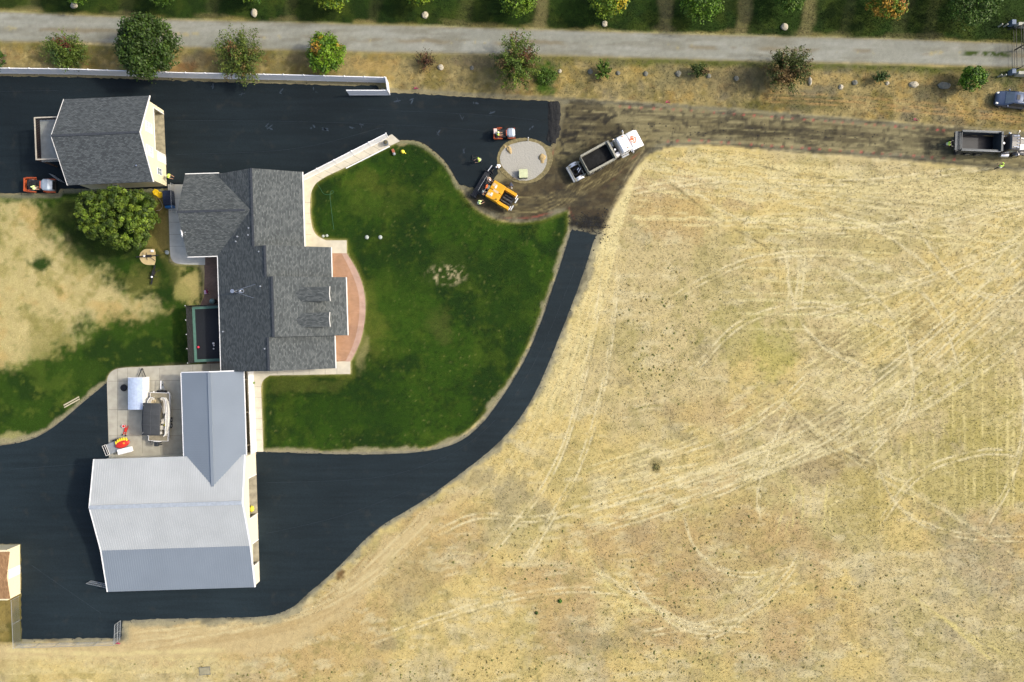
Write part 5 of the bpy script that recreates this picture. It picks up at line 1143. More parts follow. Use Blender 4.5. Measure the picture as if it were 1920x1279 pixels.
def sled():
    t = thing('plastic_sled', 'bright yellow plastic sled lying by the cottage corner', 'sled', P(296.5,363.5,0), R(-35)); mb = MB()
    pts = [(-.75,-.2),(-.7,.3),(-.3,.42),(0,.3),(.3,.42),(.7,.3),(.78,-.1),(.5,-.4),(.1,-.34),(-.3,-.42)]; mb.prism(pts,.06,.16); mb.build('shell', mat('sled_yellow', (.72,.48,.015), .4), t, .03)
    mb = MB().torus((0,0,.17), .28, .04); mb.build('rim', mat('sled_yellow', (.72,.48,.015)), t)
sled()
def bin_():
    t = thing('storage_bin', 'dark blue slatted storage bin beside the wire fence on the footpath', 'storage bin', P(321,374,0), R(5)); mb = MB().box(-.62,.55,-.95,1.0,.1,.95); mb.build('body', mat('dark_blue_plastic', (.012,.02,.045), .5), t, .03)
    for k in range(5): MB().box(-.62,.55,-.85+k*.38,-.55+k*.38,.955,1.0).build('slat', mat('dark_blue_plastic', (.012,.02,.045)), t)
    MB().box(-.55,.52,-1.25,-.95,.1,.8).build('bright_panel', mat('blue_plastic', (.01,.10,.28), .5), t, .02)
bin_()
def yard_gear(label, px, py, rz, L_):
    t = thing('yard_implement', label, 'garden implement', P(px,py,0), rz); mb = MB().bar((-L_/2,0,.35),(L_/2,0,.45),.14,.1); mb.build('beam', BLACK, t)
    MB().tube((-.15,-.5,.2),(-.15,.5,.25),.03).tube((.3,-.1,.3),(.9,-.7,.15),.03).tube((-L_*.2,0,.4),(-L_*.2,.55,.2),.025).build('cross_bar', BLACK, t)
    MB().torus((.25,.0,.32), .3, .05, 'y').build('wheel', BLACK, t); MB().ball((-.3,0,.62), .14, 10, 6).build('knob', WHITE, t)
    MB().box(-.1,.6,-.14,.14,.3,.6).build('gearbox', BLACK, t, .03)
yard_gear('black long-beamed implement with white knob on the tan slab', 279, 481, R(4), 3.0)
yard_gear('black long-beamed implement lying in the grass below the tan slab', 290, 516, R(78), 2.6)
MB_ = MB().box(-.15,.15,-.15,.15,.09,.35).build('white_tub', WHITE, None, .02); MB_.location = P(287,471,0); tag(MB_, 'small white tub on the upper right of the tan slab', 'tub')
rock(313,473,4,'pale grey-green stone in the grass beside the path corner', DOME)
def chair():
    t = thing('garden_chair', 'pink and white garden chair on the brown paved walk', 'chair', P(389,548,0), R(100)); PK = mat('pink_plastic', A(232,196,214), .5)
    MB().box(-.25,.25,-.25,.25,.42,.47).build('seat', PK, t, .02); MB().bar((-.25,-.25,.72),(.25,-.25,.72),.04,.5).build('backrest', mat('magenta_plastic', A(140,30,90), .5), t, .02)
    f = MB().tube((0,0,0),(0,0,.42),.02).build('leg', WHITE, t); f.location = (-.22,-.22,0)
    for x, y in ((.22,-.22),(.22,.22),(-.22,.22)): o = cp(f, t); o.location = (x,y,0)
chair()
def grill():
    t = thing('kettle_grill', 'round teal-grey kettle grill beside the trampoline corner', 'grill', P(398,565,.8)-Vector((0,0,.8))); MB().ball((0,0,.85), (.36,.36,.32), 14, 8).build('lid', mat('teal_enamel', A(110,140,142), .3), t, smooth=True)
    MB().ball((0,0,.82), (.35,.35,.25), 14, 6, -1).build('bowl', BLACK, t); MB().box(-.02,.06,-.02,.02,1.12,1.2).build('handle', BLACK, t)
    for a in (0,2.1,4.2): MB().tube((.2*math.cos(a),.2*math.sin(a),.65),(.4*math.cos(a),.4*math.sin(a),.06),.02).build('leg', GALV, t)
    t = thing('dark_chair', 'dark folding chair between the grill and the house wall', 'chair', P(404.5,566,.4)-Vector((0,0,.4)), R(20)); MB().box(-.22,.22,-.22,.22,.4,.44).build('seat', BLACK, t); MB().box(-.22,.22,.2,.25,.44,.85).build('backrest', BLACK, t)
    for x in (-.2,.2):
        for y in (-.2,.2): MB().tube((x,y,.06),(x,y,.4),.015).build('leg', BLACK, t)
grill()
def trampoline():
    a = P(352,573,0); t = thing('trampoline', 'rectangular black trampoline with teal pad and safety net beside the house', 'trampoline', P(388,627,0), R(2.5))
    L = lambda px, py, z: local(t, px, py, z)
    x0 = L(362,627,1).x; x1 = x0+4.3; y0 = L(390,678,.9).y; y1 = L(390,574,.9).y
    MB().box(x0+.25,x1-.25,y0+.25,y1-.25,.88,.90).build('mat', mat('jump_mat', (.010,.013,.018), .8, nz=(5,.1)), t)
    TL = mat('teal_pad', A(98,140,128), .55, nz=(2,.15)); mb = MB().box(x0,x0+.34,y0,y1,.9,.96).box(x1-.34,x1,y0,y1,.9,.96).box(x0+.34,x1-.34,y0,y0+.34,.9,.957).box(x0+.34,x1-.34,y1-.34,y1,.9,.957); mb.build('spring_pad', TL, t)
    MB().box(x0-.02,x0+.05,y0,y1,.78,.88).box(x1-.05,x1+.02,y0,y1,.78,.88).box(x0,x1,y0-.02,y0+.05,.78,.88).box(x0,x1,y1-.05,y1+.02,.78,.88).build('frame', GALV, t)
    NET = mat('safety_net', (.022,.024,.026), .9, alpha=.80, nz=(6,.15)); hb = 2.55; o_ = .06
    nb = MB()
    for (p, q) in (((x0-o_,y0-o_),(x0-o_,y1+o_)),((x0-o_,y1+o_),(x1+o_,y1+o_)),((x1+o_,y1+o_),(x1+o_,y0-o_)),((x1+o_,y0-o_),(x0-o_,y0-o_))): nb.bar((p[0],p[1],(hb+.92)/2),(q[0],q[1],(hb+.92)/2),.012,hb-.92)
    nb.build('net', NET, t); f = None
    for k in range(5):
        y = y0-o_+(y1-y0+2*o_)*k/4
        for x in (x0-o_*2, x1+o_*2):
            if f is None: f = MB().tube((0,0,.06),(0,0,hb+.05),.035).build('net_pole', BLACK, t); MB().ball((0,0,hb+.08), .06, 8, 5).build('pole_cap', WHITE, f); o = f
            else: o = cp(f, t)
            o.location = (x,y,0)
    for px, py, r_, c_, lb, nm in ((372.5,651,.16,(.65,.03,.07),'red ball resting on the edge pad of the trampoline','ball'),(400.5,644,.15,(.8,.8,.8),'white ball on the trampoline mat, largest of three','ball'),(401,648,.10,(.8,.8,.8),'small white ball on the trampoline mat, middle of three','ball'),(400.5,654,.10,(.8,.8,.8),'small white ball on the trampoline mat, lowest of three','ball')):
        c = P(px,py,1.0); o = MB().ball((0,0,0), r_, 12, 8).build('ball', mat('ball_%d' % int(c_[1]*100), c_, .4), smooth=True); o.location = (c.x,c.y,.9+r_+(.06 if 'red' in lb else 0)); tag(o, lb, 'ball')
trampoline()
def tyre():
    c = P(234,727,0); t = thing('vehicle_wheel', 'black spare wheel lying flat left of the white box trailer', 'wheel', (c.x,c.y,.075)); MB().torus((0,0,.15), .33, .14, n=20).build('tyre', RUB, t, smooth=True)
    MB().tube((0,0,.05),(0,0,.2),.2,n=16).build('rim', BLACK, t)
    c = P(586,472,0); t = thing('planter', 'dark round planter on the footpath by the house corner', 'planter', (c.x,c.y,.07)); MB().tube((0,0,0),(0,0,.45),.35,.42,14).build('pot', BLACK, t); MB().tube((0,0,.451),(0,0,.47),.36,.36,14).build('soil', mat('soil_dark', (.03,.035,.02), .9), t)
tyre()
def plant_pot():
    c = P(725,270,0); t = thing('grey_urn', 'grey cylindrical urn at the end of the slanting path', 'urn', (c.x,c.y,.07)); MB().tube((0,0,0),(0,0,.7),.28,.34,12).build('pot', mat('blue_grey', A(120,130,140), .6), t); MB().ball((0,0,.7), (.28,.28,.15), 10, 5).build('plant', mat('dull_plant', A(96,92,70), .9), t)
plant_pot()
# ---------------------------------------------------------------- wheels
def wheel(parent, x, y, r, w_, name='wheel'):
    o = MB().torus((0,0,0), r-.12*r/.5, .12*r/.5, 'y', 20, 8).tube((0,-w_/2,0),(0,w_/2,0), r*.93, n=20).build(name, RUB, parent); o.location = (x,y,r)
    MB().tube((0,-w_/2-.015,0),(0,w_/2+.015,0), r*.5, n=14).build('rim', CHROME, o); return o
# ---------------------------------------------------------------- dump trucks
def dump_truck(label, px, py, zc, ang, paint, bedout, loaded, trailing, dark=False):
    c = P(px,py,zc); t = thing('dump_truck', label, 'dump truck', (c.x,c.y,0.02), ang)
    PT = mat('truck_paint_%s' % ('dark' if dark else 'white'), paint, .3, .0, spec=.6, nz=(2,.05)); BD = mat('bed_steel_%s' % ('dark' if dark else 'light'), bedout, .5, .3, nz=(3,.2))
    # x=0 at the front of the bed, forward = +x
    MB().box(-5.6,3.6,-.45,-.3,.75,1.0).box(-5.6,3.6,.3,.45,.75,1.0).box(-5.6,-5.4,-.45,.45,.7,1.0).build('chassis', BLACK, t)
    L_ = 3.9 if trailing else 5.0; w_ = 1.22; zb, zt = 1.15, 2.45
    MB().box(-L_,0,-w_+.1,w_-.1,zb-.08,zb).build('bed_floor', mat('bed_floor_steel', A(140,140,160) if not loaded else (.012,.014,.018), .45, .3, nz=(1.2,.3,8)), t)
    mb = MB()
    for s_ in (-1,1):
        a, b = sorted((s_*(w_-.08), s_*w_)); mb.box(-L_,0,a,b,zb,zt); a, b = sorted((s_*(w_-.14), s_*(w_+.06))); mb.box(-L_-.02,.02,a,b,zt,zt+.1)
        for k in range(8): a, b = sorted((s_*w_, s_*(w_+.06))); mb.box(-L_+.1+k*(L_-.3)/7,-L_+.2+k*(L_-.3)/7,a,b,zb,zt)
    mb.build('side_walls', BD, t)
    MB().box(-.08,0,-w_,w_,zb,zt+.25).box(-.08,.16,-w_-.04,w_+.04,zt+.25,zt+.33).build('headboard', BD, t)
    tg = MB().box(-L_-.08,-L_,-w_,w_,zb,zt+.05)
    if not trailing:
        tg = MB(); 
        for k in range(5): tg.bar((-L_-.02-k*.17,-w_,zt-.02-k*.12),(-L_-.02-k*.17,w_,zt-.02-k*.12),.09,.06)
        tg.bar((-L_-.36,-w_,zt-.28),(-L_-.36,w_,zt-.28),.74,.05)
    tg.build('tailgate', BD, t)
    MB().bar((-L_,w_+.09,zt-.02),(0,w_+.09,zt+.12),.07,.07).bar((-L_,-w_-.09,zt-.02),(0,-w_-.09,zt+.12),.07,.07).build('tarp_rail', GREY if dark else BD, t)
    if loaded:
        XX, YY = np.meshgrid(np.linspace(-L_+.05,-.1,26), np.linspace(-w_+.1,w_-.1,18)); ZZ = zt-.75+.25*np.cos(YY*1.1)*np.sin((XX+L_)/L_*3.1)+.1*(fbm(XX+9,YY+9,.5,3,71)-.5)
        i, j = np.meshgrid(np.arange(25), np.arange(17)); a = (j*26+i).ravel(); o = np_mesh('asphalt_load', np.stack([XX,YY,ZZ],-1).reshape(-1,3), np.stack([a,a+1,a+27,a+26],1), mat('hot_asphalt', (.006,.0065,.007), .9, nz=(3,.6,8))); o.parent = t
    else:
        MB().box(-L_+.05,-.1,-w_+.1,w_-.1,zb,zb+.02).build('floor_plate', mat('bed_floor_steel', A(140,140,160), .45, .3), t)
    if trailing:
        MB().box(-5.75,-5.6,-1.15,1.15,.55,1.0).box(-L_-.5,-L_-.4,-1.1,1.1,1.0,1.15).bar((-L_-.2,-.9,1.1),(-5.65,-1.0,.95),.12,.16).bar((-L_-.2,.9,1.1),(-5.65,1.0,.95),.12,.16).build('rear_frame', BD, t)
        MB().tube((-5.0,-.35,.95),(-4.2,-.1,1.3),.09).tube((-5.0,.35,.95),(-4.2,.1,1.3),.09).cbox((-4.7,0,.9),(.5,.4,.3)).tube((-4.4,-.8,.6),(-4.4,.8,.6),.09).build('linkage', BLACK, t)
        MB().tube((-4.9,-.25,1.1),(-4.3,.1,1.25),.05).cbox((-4.75,.12,1.22),(.35,.12,.1),.6).build('hydraulic_ram', CHROME, t)
        for s_ in (-1,1):
            f = MB(); n = 8
            for k in range(n):
                a0 = math.pi*(.12+.76*k/n); a1 = math.pi*(.12+.76*(k+1)/n); f.bar((-5.0+.62*math.cos(a0), s_*.98, .5+.62*math.sin(a0)),(-5.0+.62*math.cos(a1), s_*.98, .5+.62*math.sin(a1)), .46, .03)
            f.build('mudguard', WHITE, t)
            wheel(t, -5.0, s_*.98, .5, .36)
        MB().box(-6.0,-5.76,-1.1,1.1,.45,.95).build('rear_bumper', GREY, t)
    for x in ((-3.3,-2.0) if trailing else (-4.2,-3.0,-1.6)):
        for s_ in (-1,1): wheel(t, x, s_*1.0, .52, .5)
    for s_ in (-1,1): wheel(t, 3.35, s_*1.03, .52, .32)
    # between bed and cab
    MB().tube((.45,-.15,.8),(.45,-.15,2.5),.13).build('hydraulic_tank', WHITE if not dark else CHROME, t)
    MB().box(.25,.85,-1.0,-.5,1.0,2.0).build('tool_box', PT, t, .03); MB().box(.2,.7,.45,1.05,1.0,1.9).build('battery_box', GREY, t, .03)
    MB().tube((.75,.95,.8),(.75,.95,3.2),.09).tube((.7,.95,3.2),(.55,.95,3.3),.09).build('exhaust_stack', CHROME, t)
    MB().box(.3,.9,-.35,.35,.9,1.4).build('gearbox_cover', BLACK, t)
    # cab and bonnet as lofted shells
    def ring(x, hw, z0, z1, r=.18): 
        return [(x,-hw,z0),(x,-hw,z1-r),(x,-hw+r*.35,z1-r*.3),(x,-hw+r,z1),(x,0,z1+.04),(x,hw-r,z1),(x,hw-r*.35,z1-r*.3),(x,hw,z1-r),(x,hw,z0)]
    MB().loft([ring(1.1,1.0,.9,2.7,.25),ring(1.25,1.08,.9,2.86,.25),ring(2.2,1.08,.9,2.84,.25),ring(2.5,1.0,.9,2.62,.3),ring(2.52,1.0,.9,1.9,.2)]).build('cab', PT, t, smooth=False)
    MB().add([(2.47,-.88,2.62),(2.47,.88,2.62),(2.95,.9,1.86),(2.95,-.9,1.86),(2.45,-.88,1.8),(2.45,.88,1.8)],[(0,1,2,3),(3,2,5,4),(0,3,4),(1,5,2)]).build('windscreen', GLASS, t)
    MB().loft([ring(2.53,.98,.9,1.84,.2),ring(3.2,.9,.9,1.76,.22),ring(4.0,.78,.85,1.62,.25),ring(4.35,.68,.8,1.45,.25)]).build('bonnet', PT, t)
    MB().box(4.35,4.41,-.55,.55,.75,1.35).build('grille', CHROME, t)
    for s_ in (-1,1):
        MB().loft([[(x,s_*.7,z0),(x,s_*.7,z1),(x,s_*1.0,z1+.02),(x,s_*1.2,z1-.1),(x,s_*1.2,z0)] for x,z0,z1 in ((2.6,1.0,1.2),(2.9,1.1,1.4),(3.4,1.1,1.45),(3.9,1.0,1.35),(4.3,.7,1.05))]).build('fender', PT, t)
        MB().ball((4.28,s_*.95,.95), (.1,.16,.13), 10, 6, -1).build('headlight', mat('lamp_lens', (.8,.8,.75), .1), t)
        MB().box(1.3,2.3,*sorted((s_*1.09,s_*1.32)),.45,.6).build('step', GALV, t)
        m_ = MB().tube((2.35,s_*1.05,2.3),(2.5,s_*1.5,2.35),.02).build('mirror_arm', CHROME, t); MB().box(2.46,2.52,*sorted((s_*1.42,s_*1.62)),1.9,2.45).build('mirror', WHITE if not dark else CHROME, m_)
        MB().box(1.35,2.1,*sorted((s_*1.082,s_*1.09)),1.75,2.45).build('side_window', GLASS, t)
    MB().box(4.38,4.6,-1.15,1.15,.4,.72).build('bumper', CHROME if dark else PT, t, .04)
    if not dark:
        OR = mat('orange_lettering', (.72,.13,.02), .5); zz = 1.86
        def ob(x, y): # bonnet surface height
            return np.interp(x,[2.53,3.2,4.0],[1.84,1.76,1.62])+.055
        lg = MB(); cx_, cy_ = 3.32, .0
        V_ = [(-.46,0),(-.1,.44),(.42,.1),(.12,-.44)]
        V_ = [(0,.52),(.46,.06),(.06,-.5),(-.44,-.04)]
        for a, b in zip(V_, V_[1:]+V_[:1]): lg.bar((cx_+a[0],cy_+a[1],ob(cx_+a[0],0)),(cx_+b[0],cy_+b[1],ob(cx_+b[0],0)),.10,.02)
        lg.bar((cx_-.25,cy_+.02,ob(cx_,0)+.01),(cx_+.22,cy_+.06,ob(cx_,0)+.01),.11,.02).bar((cx_+.02,cy_+.3,ob(cx_,0)+.012),(cx_+.0,cy_-.28,ob(cx_,0)+.012),.11,.02).bar((cx_-.25,cy_+.02,ob(cx_,0)+.014),(cx_+.02,cy_+.3,ob(cx_,0)+.014),.09,.02)
        lg.build('bonnet_emblem', OR, t)
        nb = MB(); FO = mat('faded_orange_lettering', A(232,176,150), .5)
        for k in range(4): nb.bar((1.75,.42-k*.26,2.905),(2.0,.42-k*.26,2.902),.05,.015)
        nb.build('roof_number', FO, t)
        for y in (-.8,.8): MB().tube((1.95,y,2.78),(1.95,y,3.0),.07,n=10).build('beacon', mat('amber_lens', (.8,.3,.03), .3), t)
    else:
        for y in (-.8,-.4,0,.4,.8): MB().tube((1.9,y,2.9),(2.15,y,2.93),.05).build('roof_marker_light', CHROME, t)
        MB().tube((1.4,-.7,2.9),(2.1,-.7,2.95),.06).tube((1.4,.7,2.9),(2.1,.7,2.95),.06).build('air_horn', CHROME, t)
        for s_ in (-1,1): MB().tube((1.2,s_*1.2,.75),(2.2,s_*1.2,.75),.3,n=14).build('fuel_tank', CHROME, t)
    return t
ang = math.atan2(65.7,121.8)
# local origin is the front of the bed
dump_truck('white dump truck loaded with black asphalt, orange emblem on its bonnet', 1146.5, 281.5, 2.5, ang, (.80,.80,.80), A(176,174,158), True, True)
dump_truck('dark grey empty dump truck backing in at the right edge, dropped tailgate', 1876, 266, 2.5, R(-2.5), (.045,.045,.05), A(82,88,92), False, False, True)
# ---------------------------------------------------------------- paver
def paver():
    c = P(931,361,1.3); t = thing('asphalt_paver', 'yellow asphalt paver laying the mat beside the gravel island', 'paver', (c.x,c.y,.04), R(-31))
    Yl = mat('machine_yellow', A(240,176,30), .4, nz=(1.5,.12,6), spec=.5)
    # forward = +x: hopper in front
    MB().box(-1.0,.75,-1.2,-.06,.55,1.75).box(-1.0,.75,.0,1.2,.55,1.75).build('engine_hood', Yl, t, .06)
    MB().box(-.5,.3,-.15,.15,1.755,1.765).box(-.9,-.2,-.95,-.55,1.755,1.77).box(-.9,-.3,.45,.85,1.755,1.77).build('hood_panel', mat('pale_panel', A(224,196,150), .5), t)
    for y in (-.6,.5): MB().box(-.5,-.25,y-.2,y+.2,1.76,1.8).build('decal', mat('white_decal', (.7,.66,.6), .5), t)
    for s_ in (-1,1):
        MB().box(.77,2.45,*sorted((s_*.82,s_*1.22)),.5,1.45).build('hopper_wing', Yl, t, .04)
        MB().tube((-.9,s_*1.0,.32),(.9,s_*1.0,.32),.3,n=14).box(-.9,.9,*sorted((s_*.85,s_*1.15)),.04,.6).build('track', BLACK, t)
        MB().tube((2.7,s_*.2,.45),(2.7,s_*.95,.45),.12,n=12).build('push_roller', GALV, t)
        MB().bar((2.55,s_*.55,1.05),(2.55,s_*1.15,1.05),.07,.3).build('front_bar', WHITE, t)
    MB().box(.77,2.4,-.8,.8,.42,.5).build('hopper_floor', mat('worn_hopper', (.03,.032,.036), .5, .4, nz=(2,.5,8)), t)
    MB().tube((1.0,0,.62),(2.3,0,.62),.16,n=12).box(1.0,2.2,.35,.5,.5,.72).box(.95,2.2,-.5,-.35,.5,.72).build('conveyor', mat('conveyor_steel', (.10,.105,.11), .4, .6, nz=(4,.5)), t)
    MB().box(-2.1,-1.02,-1.15,1.15,.75,.85).box(-1.1,-1.02,-.9,.9,.85,1.5).build('platform', BLACK, t)
    MB().box(-1.35,-1.05,-.25,.25,1.5,1.75).build('console', mat('console_grey', A(122,136,124), .5), t)
    for y in (-.75,.15):
        s_ = MB().box(-1.75,-1.35,y,y+.45,.86,1.25).build('seat', BLACK, t, .04); MB().box(-1.82,-1.74,y,y+.45,1.25,1.65).build('seat_back', BLACK, s_, .03)
    MB().torus((-1.25,-.5,1.6), .22, .03).build('steering_wheel', GREY, t)
    MB().box(-2.85,-2.15,-2.0,2.0,.08,.5).build('screed', mat('screed_steel', (.03,.032,.036), .5, .4), t, .02)
    for y in (-1.9,1.9): MB().box(-3.0,-2.0,y-.04,y+.04,.06,.6).build('end_plate', BLACK, t)
    MB().bar((-2.5,1.95,.8),(-2.35,2.75,1.25),.1,.1).build('screed_handle', WHITE, t)
    MB().bar((-2.5,1.2,.5),(-.4,1.32,.9),.14,.12).bar((-2.5,-1.2,.5),(-.4,-1.32,.9),.14,.12).build('tow_arm', BLACK, t)
    MB().tube((-2.15,-1.1,.9),(-2.15,-1.1,1.8),.025).tube((-2.15,1.1,.9),(-2.15,1.1,1.8),.025).tube((-2.15,-1.1,1.8),(-2.15,1.1,1.8),.025).build('guard_rail', GREY, t)
    MB().tube((.5,-.9,1.7),(.5,-.9,2.1),.07).build('exhaust_pipe', BLACK, t)
    return t
paver()
# ---------------------------------------------------------------- rollers
def roller(label, px, py, zc, ang, boxed, sc=1.0):
    c = P(px,py,zc); t = thing('road_roller', label, 'road roller', (c.x,c.y,.055), ang); t.scale = (sc,)*3
    OR = mat('roller_orange', A(196,92,50), .5, nz=(2,.12)); HD = mat('roller_hood', A(176,190,204), .35, .2)
    for x in (-1.05,1.05):
        d = MB().tube((x,-.62,.4),(x,.62,.4),.4,n=24).build('drum', mat('drum_steel', A(150,138,116) if not boxed else A(110,110,110), .35, .5, nz=(2,.3)), t)
        for s_ in (-1,1): MB().bar((x-.5,s_*.69,.62),(x+.5,s_*.69,.62),.09,.26).build('drum_fork', OR, t)
    MB().box(.42,.5,-.7,.7,.5,.85).build('front_yoke', OR, t, .02)
    MB().loft([[(x,-w_,.62),(x,-w_,z1-.1),(x,-w_+.12,z1),(x,w_-.12,z1),(x,w_,z1-.1),(x,w_,.62)] for x, w_, z1 in ((.35,.42,1.2),(.6,.6,1.3),(1.15,.62,1.28),(1.5,.52,1.05))]).build('bonnet', HD, t)
    MB().box(1.5,1.56,-.45,.45,.62,1.0).build('grille', BLACK, t)
    MB().box(-1.0,.2,-.55,.55,.78,.85).build('floor_plate', BLACK, t)
    MB().box(-1.62,-1.48,-.72,.72,.7,1.05).bar((-1.5,-.7,.95),(-.3,-.78,.95),.1,.14).bar((-1.5,.7,.95),(-.3,.78,.95),.1,.14).build('rear_frame', OR, t, .02)
    MB().box(-.75,-.3,-.28,.28,.86,1.15).build('seat', BLACK, t, .04); MB().box(-.82,-.74,-.28,.28,1.15,1.55).build('seat_back', BLACK, t, .03)
    MB().tube((.25,0,.9),(.05,0,1.3),.04).torus((.03,0,1.32), .2, .025).build('steering_wheel', BLACK, t)
    MB().box(.2,.34,-.4,.4,.85,1.2).build('console', OR, t, .03)
    if boxed: MB().box(-1.55,-1.05,-.1,.6,1.0,1.4).build('water_tank', mat('pale_tank', A(244,222,214), .5), t, .05)
    MB().tube((-1.0,-.68,.9),(-1.0,-.68,1.5),.025).tube((-1.0,.68,.9),(-1.0,.68,1.5),.025).tube((-.35,-.68,1.5),(-1.0,-.68,1.5),.025).tube((-.35,.68,1.5),(-1.0,.68,1.5),.025).build('hand_rail', OR, t)
    return t
R1 = roller('orange road roller with pale rear tank driving beside the gravel island', 946, 249, 1.1, R(3), True, .92)
R2 = roller('orange road roller with grey bonnet parked at the asphalt corner below the deck', 75, 347.5, 1.0, R(-1), False, 1.22)
# ---------------------------------------------------------------- minivan
def minivan():
    c = P(1890,186,1.0); t = thing('minivan', 'silver-blue minivan with sunroof parked on the verge at the right edge', 'minivan', (c.x+1.05,c.y-.05,.02), R(180-7)); PT = mat('silver_blue_paint', A(104,118,144), .3, .3, spec=.6, nz=(1,.04))
    def rg(x, hw, z0, z1, sh=.28, tw=None):
        tw = tw or hw*.8; zs_ = z0+(z1-z0)*.55 if z1 > 1.2 else z1-.12
        return [(x,-hw*.96,z0),(x,-hw,z0+.25),(x,-hw*.98,zs_),(x,-tw,z1-.06),(x,-tw*.85,z1),(x,0,z1+.03),(x,tw*.85,z1),(x,tw,z1-.06),(x,hw*.98,zs_),(x,hw,z0+.25),(x,hw*.96,z0)]
    MB().loft([rg(-2.55,.82,.35,.95),rg(-2.4,.96,.3,1.55,tw=.70),rg(-1.9,.98,.28,1.72,tw=.72),rg(0,1.0,.28,1.76,tw=.74),rg(.7,1.0,.28,1.70,tw=.72),rg(1.35,.99,.28,1.18,tw=.80),rg(2.1,.95,.3,.98,tw=.74),rg(2.45,.82,.34,.78,tw=.6),rg(2.55,.6,.4,.62,tw=.45)]).build('body', PT, t, smooth=True)
    MB().add([(.72,-.68,1.745),(.72,.68,1.745),(1.5,.80,1.20),(1.5,-.80,1.20),(.72,-.68,1.6),(.72,.68,1.6),(1.5,.8,1.05),(1.5,-.8,1.05)],[(0,1,2,3),(7,6,5,4),(0,4,5,1),(1,5,6,2),(2,6,7,3),(3,7,4,0)]).build('windscreen', GLASS, t)
    MB().box(.0,.42,-.32,.32,1.785,1.80).build('sunroof', mat('dark_glass', (.03,.035,.04), .1), t); MB().box(-1.9,-.45,-.5,.5,1.78,1.797).build('rear_roof_glass', mat('dark_glass', (.03,.035,.04), .1), t)
    for s_ in (-1,1):
        MB().tube((-1.9,s_*.66,1.83),(.3,s_*.66,1.83),.025).build('roof_rail', CHROME, t)
        MB().add([(-2.1,s_*.90,1.12),(-2.1,s_*.74,1.60),(.6,s_*.76,1.62),(1.2,s_*.93,1.16),(-2.1,s_*1.0,1.12),(-2.1,s_*.80,1.62),(.6,s_*.82,1.64),(1.2,s_*1.0,1.16)],[(4,5,6,7),(0,3,2,1),(0,1,5,4),(1,2,6,5),(2,3,7,6),(3,0,4,7)]).build('side_window', mat('dark_glass', (.03,.035,.04), .1), t)
        MB().ball((2.28,s_*.68,.80), (.26,.15,.08), 10, 6, -1).build('headlight', mat('lamp_lens', (.8,.8,.75), .1), t)
        MB().box(-2.53,-2.4,*sorted((s_*.7,s_*.9)),.9,1.3).build('tail_light', mat('red_lens', (.4,.02,.02), .3), t)
        m_ = MB().box(1.05,1.2,*sorted((s_*.98,s_*1.18)),1.08,1.25).build('mirror', PT, t, .03)
        for x in (-1.5,1.6): wheel(t, x, s_*.88, .34, .22)
    MB().box(2.5,2.58,-.4,.4,.45,.6).build('grille', BLACK, t)
minivan()
